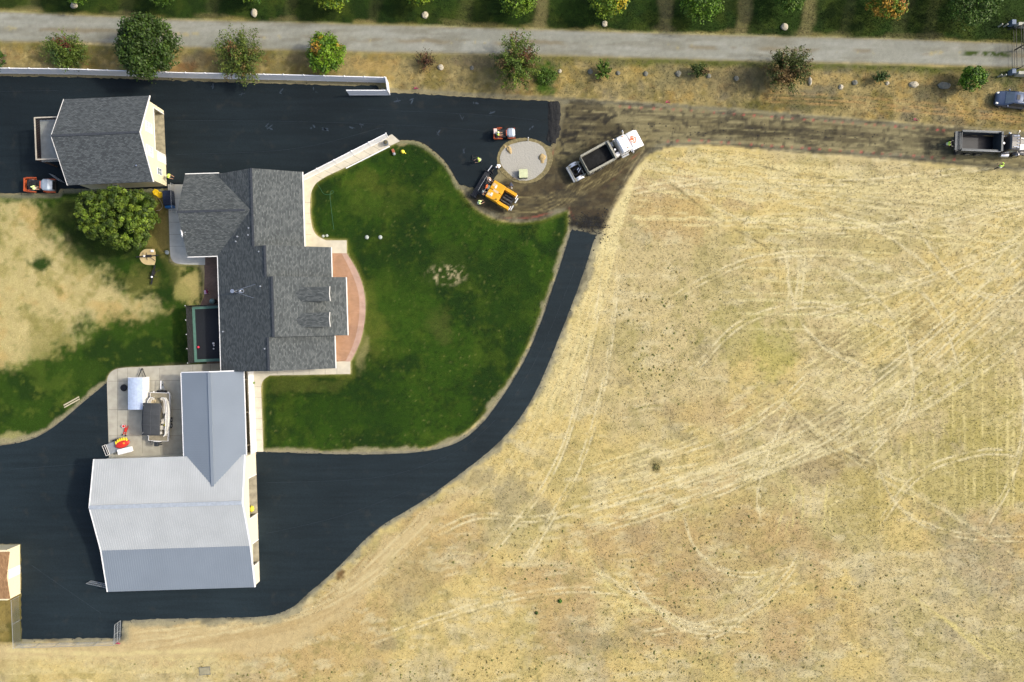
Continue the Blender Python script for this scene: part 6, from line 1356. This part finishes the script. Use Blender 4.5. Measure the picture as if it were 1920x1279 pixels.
# ---------------------------------------------------------------- pontoon boat on its trailer
def boat():
    c = P(300,778,1.2); t = thing('pontoon_boat', 'pontoon boat with charcoal canopy and cream seats on the concrete pad', 'boat', (c.x-.1,c.y-.2,.075), R(-2.0)); AL = mat('boat_aluminium', (.62,.63,.62), .3, .6, nz=(2,.06)); CR = mat('cream_vinyl', A(234,228,212), .5, nz=(2,.06)); SAND = mat('boat_deck', A(156,148,126), .8, nz=(4,.15)); CAN = mat('charcoal_canvas', A(66,70,74), .85, nz=(1.6,.16,7))
    hw = 1.25
    for s_ in (-1,1): MB().tube((s_*.95,-3.1,.75),(s_*.95,2.7,.75),.33,n=16).tube((s_*.95,2.7,.75),(s_*.95,3.3,.9),.33,.08,16).build('pontoon', AL, t)
    MB().box(-hw,hw,-3.2,3.1,1.08,1.16).build('deck', SAND, t)
    MB().box(-hw-.04,hw+.04,-3.24,-3.2,1.02,1.2).box(-hw-.04,hw+.04,3.1,3.15,1.02,1.2).box(-hw-.05,-hw,-3.2,3.1,1.02,1.2).box(hw,hw+.05,-3.2,3.1,1.02,1.2).build('deck_rim', WHITE, t)
    def railpath(pts, z): return [(x,y,z) for x,y in pts]
    for s_ in (-1,1):
        pts = [(s_*.55,2.55),(s_*.95,2.5),(s_*1.18,2.1),(s_*1.24,1.4),(s_*1.24,-2.2),(s_*1.05,-2.5)]
        MB().path(railpath(pts,1.9), .04, 6).path(railpath(pts,1.3), .025, 6).build('railing', WHITE, t)
        pn = MB()
        for a, b in zip(pts[:-1], pts[1:]): pn.bar((*a,1.58),(*b,1.58),.03,.5)
        pn.build('side_panel', mat('boat_side_panel', (.66,.65,.60), .4), t)
        st = MB(); q = chaikin([(s_*.42,2.35),(s_*.75,2.35),(s_*.98,2.0),(s_*1.0,1.2),(s_*1.0,.5)],2,closed=False)
        for a, b in zip(q[:-1], q[1:]): st.bar((*a,1.7),(*b,1.7),.26,.16)
        st.build('backrest', CR, t)
        st = MB(); 
        q = chaikin([(s_*.40,2.1),(s_*.62,2.05),(s_*.72,1.8),(s_*.72,1.2),(s_*.72,.5)],2,closed=False)
        for a, b in zip(q[:-1], q[1:]): st.bar((*a,1.42),(*b,1.42),.38,.22)
        st.build('bench', mat('tan_vinyl', A(206,190,156), .55), t)
    # side float bulge on the right
    MB().loft([[(hw+.04,y,1.25),(hw+.04,y,1.8),(hw+.04+w_*.7,y,1.9),(hw+.04+w_,y,1.6),(hw+.04+w_*.6,y,1.25)] for y, w_ in ((-1.9,.02),(-1.2,.3),(-.2,.38),(.8,.36),(1.6,.22),(2.1,.03))]).build('side_moulding', mat('cream_hull', A(244,241,230), .45), t)
    MB().box(.55,1.05,-.9,-.3,1.16,1.75).build('console', CR, t, .05); MB().box(.35,1.0,-1.7,-1.15,1.16,1.55).build('captain_seat', CR, t, .06); MB().box(-.7,.6,-2.3,-1.95,1.16,1.5).build('stern_bench', CR, t, .05)
    MB().box(.95,1.12,-1.2,-.6,1.6,1.72).build('yellow_rope', mat('yellow_plastic', (.62,.55,.04)), t)
    # canopy: shallow arched fabric over three bows
    xs = np.linspace(-1.35,.95,13); ys = np.linspace(-1.95,2.25,15)-.35; XX, YY = np.meshgrid(xs, ys); uu = (XX+.2)/1.15; vv = (YY-ys.mean())/2.1
    ZZ = 2.95-.16*uu**2-.14*vv**2-.03*np.cos(vv*9.4); i, j = np.meshgrid(np.arange(12), np.arange(14)); a = (j*13+i).ravel(); XX = XX+.05*(1-vv**2)*np.sign(uu)*abs(uu)
    o = np_mesh('canopy', np.stack([XX,YY,ZZ],-1).reshape(-1,3), np.stack([a,a+1,a+14,a+13],1), CAN); o.parent = t; sm = o.modifiers.new('t','SOLIDIFY'); sm.thickness = .03
    sea = MB(); sea.path([(-.2,y,2.965-.14*((y-ys.mean())/2.1)**2-.03*math.cos((y-ys.mean())/2.1*9.4)) for y in ys], .018, 5)
    for vq in (-.34,.33): sea.path([(x,ys.mean()+vq*2.1,2.965-.16*((x+.2)/1.15)**2-.14*vq**2+.03) for x in xs], .018, 5)
    sea.build('canopy_seam', mat('seam_grey', A(84,88,94), .8), o)
    bw = MB()
    for y in (-2.1,-.3,1.6):
        for x in (-1.24,1.1): bw.tube((x,0,1.9),(x*.98 if x > 0 else x,y,2.78),.02,n=6)
    bw.build('canopy_bow', AL, t)
    m_ = MB().box(-.28,.28,-3.9,-3.3,1.2,1.75).build('outboard_motor', mat('motor_cowl', (.03,.034,.038), .3), t, .12); MB().box(-.08,.08,-3.6,-3.4,.4,1.2).build('motor_leg', BLACK, m_); MB().tube((0,-3.85,.5),(0,-3.75,.5),.2,n=12).build('propeller', BLACK, m_)
    MB().box(-.45,.45,-3.3,-3.22,1.1,1.5).build('motor_bracket', WHITE, t)
    MB().bar((-1.3,-3.6,.7),(-.9,-3.1,1.2),.05).build('ladder', BLACK, t)
    # trailer under the boat belongs to the same rig
    tl = thing('boat_trailer', 'galvanised boat trailer under the pontoon boat, tongue pointing up', 'trailer', (c.x-.1,c.y-.2,.075), R(-2.0))
    MB().bar((-.5,-2.8,.45),(-.5,2.8,.45),.08,.12).bar((.5,-2.8,.45),(.5,2.8,.45),.08,.12).bar((-.5,2.8,.45),(0,4.1,.45),.08,.12).bar((.5,2.8,.45),(0,4.1,.45),.08,.12).bar((0,3.5,.45),(0,4.6,.45),.08,.12).build('frame', GALV, tl)
    MB().tube((0,4.2,.1),(0,4.2,.9),.04).build('jack', BLACK, tl); MB().box(-.55,.55,2.95,3.4,.45,.9).tube((0,3.4,.5),(0,3.4,1.5),.05).build('winch_stand', BLACK, tl); MB().bar((0,3.6,1.0),(0,4.7,1.0),.12,.06).build('winch_strap', WHITE, tl)
    for s_ in (-1,1):
        for y in (-1.3,-.5): o = wheel(tl, 0, 0, .33, .2); o.rotation_euler = (0,0,R(90)); o.location = (s_*1.18,y,.33)
boat()
def box_trailer():
    t = thing('box_trailer', 'white enclosed box trailer left of the pontoon boat', 'trailer', P(268,735,0)+Vector((0,0,.075)), R(0)); L = lambda px, py, z: local(t, px, py, z)
    zt = 2.15; y1 = L(255,708.5,zt).y; y0 = L(255,768,zt).y; x0 = L(239.8,735,zt).x; x1 = L(281,730,.4).x
    mb = MB(); cr = MB(); n = 6; prof = []
    xm = L(269,735,2.2).x
    MB().box(x0,x1,y0,y1,.4,zt-.08).build('body', WTRIM, t, .03)
    q = [(x0,zt-.08)]+[(x0+(x1-x0)*k/6, zt-.08+.18*math.sin(math.pi*k/6)) for k in range(1,6)]+[(x1,zt-.08)]
    MB().ext(q, y0, y1, 'y').build('roof', mat('trailer_roof', A(196,212,238), .35, .1), t)  # white roof coloured pale blue to paint in its sky reflection
    MB().box(x0-.02,x1+.02,y1-.005,y1+.04,.4,zt-.06).build('front_wall', WHITE, t)
    for y in (y0+1.2,y0+2.4,y0+3.3): MB().box(x1+.001,x1+.012,y,y+.03,.45,zt-.12).build('seam', GREY, t)
    d = MB().box(x1+.001,x1+.03,y1-1.2,y1-.5,.5,1.9).build('side_door', WTRIM, t); MB().box(x1+.03,x1+.06,y1-1.15,y1-1.05,1.1,1.2).build('door_handle', CHROME, d)
    for y in (y0+1.5,): 
        for x in (x0-.02, x1+.02): o = wheel(t, 0, 0, .33, .2); o.rotation_euler = (0,0,R(90)); o.location = (x,y,.33)
    xm = (x0+x1)/2; MB().bar((xm-.5,y1,.45),(xm,y1+1.2,.45),.08,.08).bar((xm+.5,y1,.45),(xm,y1+1.2,.45),.08,.08).build('tongue', BLACK, t); MB().tube((xm,y1+1.0,.1),(xm,y1+1.0,.75),.04).build('jack', BLACK, t)
box_trailer()
def utility_trailer():
    t = thing('utility_trailer', 'small galvanised utility trailer at the lower left of the pad', 'trailer', P(222,836,0)+Vector((0,0,.075)), R(22)); 
    MB().box(-1.1,1.1,-.7,.7,.5,.56).build('bed', GREY, t)
    f = MB()
    for z in (.6,.95): f.tube((-1.1,-.7,z),(-1.1,.7,z),.025)
    for y in (-.7,.7): f.tube((-1.1,y,.5),(-1.1,y,.95),.025)
    f.tube((-1.4,-.7,.95),(-1.4,.7,.95),.025).tube((-1.4,-.7,.95),(-1.1,-.7,.6),.02).tube((-1.4,.7,.95),(-1.1,.7,.6),.02)
    f.build('tail_ramp', WTRIM, t); MB().bar((1.1,0,.45),(2.1,0,.45),.08).build('tongue', GALV, t); MB().tube((1.9,0,.1),(1.9,0,.8),.035).build('jack', BLACK, t)
    for s_ in (-1,1): wheel(t, 0, s_*.85, .28, .18)
    RD = mat('red_vinyl', (.55,.03,.02), .4); YW = mat('yellow_vinyl', (.75,.56,.02), .4)
    o = thing('inflatable_tube', 'deflated red towable tube with yellow straps heaped on the small trailer', 'inflatable', P(229,831,.9), R(20)); MB().ball((0,-.12,0), (1.0,.5,.3), 18, 8, -.4).build('cover', RD, o, smooth=True)
    f = None
    for k in range(6):
        q = MB().ball((-.72+k*.29,.42-.03*abs(k-2.5)**2,.02), (.12,.34,.16), 10, 6, -.5).build('yellow_tube', YW, o)
    MB().ball((.35,-.1,.27), (.16,.14,.06), 8, 4).build('valve_patch', mat('orange_patch', (.8,.3,.03), .5), o)
    c = P(234,845,.9); o = thing('cool_box', 'long white lidded box at the lower side of the small trailer', 'cool box', (c.x,c.y,.5), R(14)); MB().box(-.9,.9,-.33,.33,0,.45).build('body', WHITE, o, .04); MB().box(-.93,.93,-.36,.36,.45,.53).build('lid', WHITE, o, .02)
    c = P(235,806,.3); o = thing('hand_truck', 'red hand truck lying on the concrete pad', 'hand truck', (c.x,c.y,.1), R(75)); MB().bar((-.7,-.16,.1),(.6,-.16,.1),.05).bar((-.7,.16,.1),(.6,.16,.1),.05).bar((-.5,-.16,.1),(-.5,.16,.1),.05).build('frame', RD, o); MB().box(-.3,.3,-.13,.13,.12,.22).build('pouch', RD, o, .03)
    for s_ in (-1,1): MB().tube((-.75,s_*.26,.12),(-.75,s_*.2,.12),.12,n=12).build('wheel', RUB, o)
    c = P(233,799,.2); o = thing('red_bucket', 'red and white bucket above the hand truck', 'bucket', (c.x,c.y,.075)); MB().tube((0,0,0),(0,0,.34),.16,.2,14).build('pail', RD, o); MB().torus((0,0,.35), .2, .02).build('rim', WHITE, o)
utility_trailer()
# ---------------------------------------------------------------- entrance gate at the right edge
def entrance():
    STN = mat('stucco_white', A(196,196,182), .8, nz=(3,.1)); 
    for py, sg, lb in ((50,-1,'curved pale gate wall north of the gravel road'),(141,1,'curved pale gate wall south of the gravel road')):
        t = thing('gate_wall', lb, 'wall', P(1901,py,0), R(-3)); 
        mb = MB(); n = 10
        for k in range(n):
            a = k/n; b = (k+1)/n; za = .9+1.2*a**1.6; zb_ = .9+1.2*b**1.6; mb.ext([(4.2*a,0),(4.2*b,0),(4.2*b,zb_),(4.2*a,za)], -.2-.0, .2, 'y')
        mb.build('wall', STN, t); MB().box(4.2,5.0,-.4,.4,0,2.4).build('pillar', STN, t, .03); MB().add([(4.1,-.5,2.4),(5.1,-.5,2.4),(5.1,.5,2.4),(4.1,.5,2.4),(4.6,0,2.8)],[(3,2,1,0),(0,1,4),(1,2,4),(2,3,4),(3,0,4)]).build('pillar_cap', STN, t)
        MB().torus((2.2,-.21,.75), .3, .06, 'y').build('medallion', BLACK, t)
        c = P(1892,py-3,0); o = thing('gate_opener', 'blue-grey gate opener box beside the %s gate wall' % ('north' if sg < 0 else 'south'), 'gate opener', (c.x,c.y,0)); MB().box(-.28,.28,-.32,.32,.1,.95).build('cabinet', mat('opener_blue', A(104,124,150), .5), o, .04); MB().box(-.2,.2,-.2,.2,0,.1).build('base', ROCKG, o)
        for q in (1,2):
            x_ = 1892-q*10 if sg < 0 else 1887-q*8
            c = P(x_,py+ (0 if sg < 0 else 3),0); o = thing('bollard', ('short white bollard left of the %s gate opener, ' % ('north' if sg < 0 else 'south'))+('nearer' if q == 1 else 'farther')+' one', 'bollard', (c.x,c.y,0)); MB().tube((0,0,0),(0,0,.7),.11,n=10).build('post', STN, o); MB().ball((0,0,.7),.12,10,5).build('cap', STN, o)
    p = P(1899,57,0); q = P(1901,134,0); L_ = (q-p).length; t = thing('entrance_gate', 'black wrought iron double gate closing the gravel road at the right edge', 'gate', p, math.atan2(q.y-p.y,q.x-p.x))
    for k in range(2):
        o = MB(); x0 = L_/2*k+.04; x1 = L_/2*(k+1)-.04
        for z in (.15,.6,1.5,1.9): o.bar((x0,0,z),(x1,0,z),.05)
        for x in (x0,x1): o.bar((x,0,.1),(x,0,2.0),.07)
        o.bar((x0,0,1.9),((x0+x1)/2,0,2.3),.05).bar(((x0+x1)/2,0,2.3),(x1,0,1.9),.05)
        n = int((x1-x0)/.14)
        for i in range(1,n): o.bar((x0+(x1-x0)*i/n,0,.15),(x0+(x1-x0)*i/n,0,1.9),.018)
        o.build('leaf', BLACK, t)
    for i, x in enumerate((0,L_/2,L_)): MB().bar((x,0,1.2),(x+.05,1.3 if i % 2 else -1.0,.4),.09,.09).build('actuator', BLACK, t)
entrance()
# ---------------------------------------------------------------- people
SKIN = mat('skin', (.42,.24,.16), .6, nz=(8,.05)); JEAN = mat('dark_trousers', (.025,.03,.045), .85); BOOT = mat('boots', (.05,.035,.02), .8); KHAKI = mat('khaki_trousers', (.16,.13,.09), .85)
HV = mat('hi_vis_yellow', (.62,.90,.12), .6); WSH = mat('white_shirt', (.78,.78,.80), .7); OSH = mat('orange_shirt', (.8,.13,.02), .6); NAVY = mat('dark_grey_shirt', (.05,.055,.075), .8); HVP = mat('pale_hi_vis', (.68,.88,.34), .6); HAIR = mat('dark_hair', (.02,.014,.01), .8)
def skin_mesh(name, verts, edges, rad, root, mats, fmat, parent, sub=1):
    me = bpy.data.meshes.new(name); me.from_pydata([tuple(v) for v in verts], edges, []); o = bpy.data.objects.new(name+'_tmp', me); COL.objects.link(o)
    o.modifiers.new('s','SKIN').use_smooth_shade = True; sb = o.modifiers.new('b','SUBSURF'); sb.levels = sub; sb.render_levels = sub
    lay = me.skin_vertices[0].data if me.skin_vertices else None
    if lay is None:
        bm = bmesh.new(); bm.from_mesh(me); bm.verts.layers.skin.verify(); bm.to_mesh(me); bm.free(); lay = me.skin_vertices[0].data
    for i, r_ in enumerate(rad): lay[i].radius = r_ if hasattr(r_, '__len__') else (r_, r_); lay[i].use_root = (i == root)
    dg = bpy.context.evaluated_depsgraph_get(); em = bpy.data.meshes.new_from_object(o.evaluated_get(dg)); bpy.data.objects.remove(o); em.name = name
    em.materials.clear()
    for m_ in mats: em.materials.append(m_)
    for p_ in em.polygons: p_.material_index = fmat(p_.center); p_.use_smooth = True
    q = bpy.data.objects.new(name, em); COL.objects.link(q); q.parent = parent; return q
def person(label, px, py, ang, shirt, hat, legs=None, lean=0.0, arms=None, sit=False, z0=.02, zc=1.5, bare=True, grp=None):
    """ang = direction faced (world). arms = [(elbow, wrist)] offsets from the shoulder, left then right, body frame: x right, y forward"""
    c = P(px,py,zc+z0-(.5 if sit else 0)); t = thing('person', label, 'person', (c.x,c.y,z0), ang-math.pi/2, grp); legs = legs or JEAN
    lz = math.sin(lean); lc = math.cos(lean); hipz = .92 if not sit else .55
    def up(x, y, z): # torso frame above the hips, leaning forward
        return Vector((x, y*lc+z*lz, hipz+z*lc-y*lz))
    arms = arms or [((-.06,.08,-.28),(-.04,.30,-.42)),((.06,.06,-.28),(.05,.26,-.44))]
    V = [up(0,0,0),up(0,0,.22),up(0,0,.44),up(0,.0,.56),up(0,.03,.66),up(0,.035,.78),up(0,.03,.86)]; RD_ = [(.15,.11),(.13,.10),(.15,.11),.055,(.075,.085),(.08,.10),(.05,.06)]
    E = [(0,1),(1,2),(2,3),(3,4),(4,5),(5,6)]; fing = []
    for s_, (el, wr) in zip((-1,1), arms):
        sh = up(s_*.19,0,.46); e_ = sh+Vector(el); w_ = sh+Vector(wr); d = (w_-e_).normalized(); pl = w_+d*.08
        i = len(V); V += [sh,e_,w_,pl]; RD_ += [.065,.048,.032,(.04,.02)]; E += [(2,i),(i,i+1),(i+1,i+2),(i+2,i+3)]
        sd_ = d.cross(Vector((0,0,1))); sd_ = sd_.normalized() if sd_.length > .1 else Vector((1,0,0)); cv = Vector((0,0,-.02))
        for k, L_ in enumerate((.072,.082,.076,.06)):
            b_ = pl+sd_*(k-1.5)*.022; j = len(V); V += [b_+d*L_*.55+cv*.4, b_+d*L_+cv]; RD_ += [.009,.008]; E += [(i+3,j),(j,j+1)]
        j = len(V); V += [w_+d*.04-sd_*.045*s_, w_+d*.085-sd_*.06*s_]; RD_ += [.011,.009]; E += [(i+2,j),(j,j+1)]
    for s_ in (-1,1):
        i = len(V)
        if sit: V += [Vector((s_*.1,.02,hipz)),Vector((s_*.13,.42,hipz+.03)),Vector((s_*.14,.50,.12+.02)),Vector((s_*.15,.64,.08))]
        else: V += [Vector((s_*.10,0,.86)),Vector((s_*.12,.06,.48)),Vector((s_*.13,-.02+.08*s_,.09)),Vector((s_*.14,.14+.08*s_,.05))]
        RD_ += [.085,.062,.045,.042]; E += [(0,i),(i,i+1),(i+1,i+2),(i+2,i+3)]
    hz = up(0,0,.56)
    def fm(p_):
        if p_.z < .14: return 2
        if (p_-up(0,0,.66)).length < .3 and (p_-up(0,0,.2)).length > .38: return 0
        if p_.z < hipz+.02 and (abs(p_.x) < .24): return 1
        return 0
    skin_mesh('body', V, E, RD_, 0, [SKIN, legs, BOOT], fm, t)
    V2 = [up(0,0,-.02),up(0,0,.22),up(0,0,.43),up(0,0,.5)]; R2_ = [(.20,.16),(.19,.15),(.215,.17),(.125,.115)]; E2 = [(0,1),(1,2),(2,3)]
    for s_, (el, wr) in zip((-1,1), arms):
        sh = up(s_*.19,0,.46); e_ = sh+Vector(el)*(.75 if bare else 1); i = len(V2); V2 += [sh,e_]; R2_ += [.105,.085]; E2 += [(2,i),(i,i+1)]
    skin_mesh('safety_shirt' if shirt in (HV,HVP) else 'shirt', V2, E2, R2_, 0, [shirt], lambda p_: 0, t)
    hd = up(0,.035,.80); T = Matrix.Translation(hd) @ Matrix.Rotation(-lean,4,'X')
    MB(T).ball((0,.0,0), (.108,.125,.10), 12, 6, -.1).box(-.075,.075,.09,.19,-.01,.008).build('cap' , hat, t, smooth=False)
    MB(T).ball((0,-.02,-.06), (.098,.105,.09), 10, 6, -.9).build('hair', HAIR, t)
    MB(T).ball((0,.125,-.09), (.016,.022,.022), 6, 4, -1).ball((.1,0,-.08), (.012,.025,.035), 6, 4, -1).ball((-.1,0,-.08), (.012,.025,.035), 6, 4, -1).build('nose_and_ears', SKIN, t)
    MB(T).ball((.035,.108,-.055), (.014,.01,.01), 6, 4, -1).ball((-.035,.108,-.055), (.014,.01,.01), 6, 4, -1).build('eyes', BLACK, t)
    if shirt in (HV, HVP):
        sb = MB(Matrix.Translation(up(0,0,0)) @ Matrix.Rotation(-lean,4,'X'))
        for z in (.12,.26): sb.tube((0,0,z),(0,0,z+.045),.212,n=16)
        sb.build('reflective_band', mat('reflective_tape', (.6,.6,.55), .3), t)
    return t
FW = [((-.05,.16,-.24),(.02,.46,-.30)),((.05,.2,-.2),(.0,.5,-.22))]
BL = mat('black_cap', (.02,.02,.022), .7); CAPW = mat('white_hard_hat', (.78,.78,.76), .35); CAPO = mat('orange_hard_hat', (.85,.14,.02), .4); TOOL = mat('tool_handle', (.35,.26,.15), .6)
person('worker in hi-vis shirt and dark cap alone on the fresh mat left of the island', 900.5, 297.5, R(200), HV, BL, lean=R(30), arms=FW, z0=.06)
person('worker in white shirt leaning over a lute at the island edge', 938, 308, R(215), WSH, CAPW, lean=R(48), arms=[((-.02,.12,-.26),(.05,.3,-.52)),((.05,.16,-.24),(.02,.42,-.42))], z0=.06)
person('bare-armed worker in white cap reaching to the back of the paver', 913.5, 331, R(-52), mat('tan_shirt', (.5,.36,.26), .7), CAPW, lean=R(40), arms=[((-.02,.26,-.16),(.02,.52,-.22)),((.04,.26,-.14),(.0,.54,-.18))], z0=.06)
person('paver operator in orange shirt and orange hard hat', 912, 349.5, R(-31), OSH, CAPO, sit=True, z0=.82, zc=1.5)
person('second paver operator in dark clothes with a grey hat', 905, 359.5, R(-31), NAVY, mat('grey_hat', (.25,.3,.3), .5), sit=True, z0=.82, zc=1.5)
person('worker in pale hi-vis shirt at the lawn edge beside the paver', 896.5, 379.5, R(20), HVP, HVP, lean=R(20), arms=FW, z0=.03)
person('stooping worker in dark grey shirt below the gravel island', 957.5, 342, R(-80), NAVY, mat('pale_cap', (.5,.52,.5), .6), lean=R(68), arms=[((-.02,.1,-.26),(.3,.3,-.40)),((.2,.16,-.2),(.5,.25,-.3))], z0=.03, zc=1.2)
person('roller driver in hi-vis vest and pale hat beside the gravel island', 933.5, 250, R(3), HV, mat('pale_hat', (.6,.6,.52), .6), sit=True, z0=.55, arms=FW)
person('roller driver in hi-vis sitting low on the roller by the deck', 62, 351.5, R(-1), HVP, HVP, sit=True, z0=.55, arms=FW)
person('worker in hi-vis shirt walking past the cream cottage wall', 311.5, 328, R(-20), HV, HV, KHAKI, lean=R(25), arms=FW, z0=.06)
person('worker in hi-vis standing at the tailgate of the dark dump truck', 1779.5, 268, R(0), HV, BL, lean=R(26), z0=.03)
person('worker in hi-vis watching from the field edge below the dark dump truck', 1880, 312, R(90), HV, HV, lean=R(22), z0=.03)
def lute(label, a, b, m=TOOL, head=.7):
    p = P(*a,0); q = P(*b,.0); d = q-p; t = thing('asphalt_lute', label, 'lute', (p.x,p.y,.07), math.atan2(d.y,d.x)); L_ = d.length
    MB().tube((0,0,.03),(L_,0,.95),.02,n=6).build('handle', m, t); MB().box(-.04,.04,-head/2,head/2,0,.12).build('head', BLACK, t)
lute('asphalt lute held by the white-shirted worker', (922,322), (934,312)); lute('asphalt lute held by the lone hi-vis worker', (886,296), (898,298)); lute('shovel-like lute held by the stooping grey worker', (972,333), (962,339), TOOL, .3)
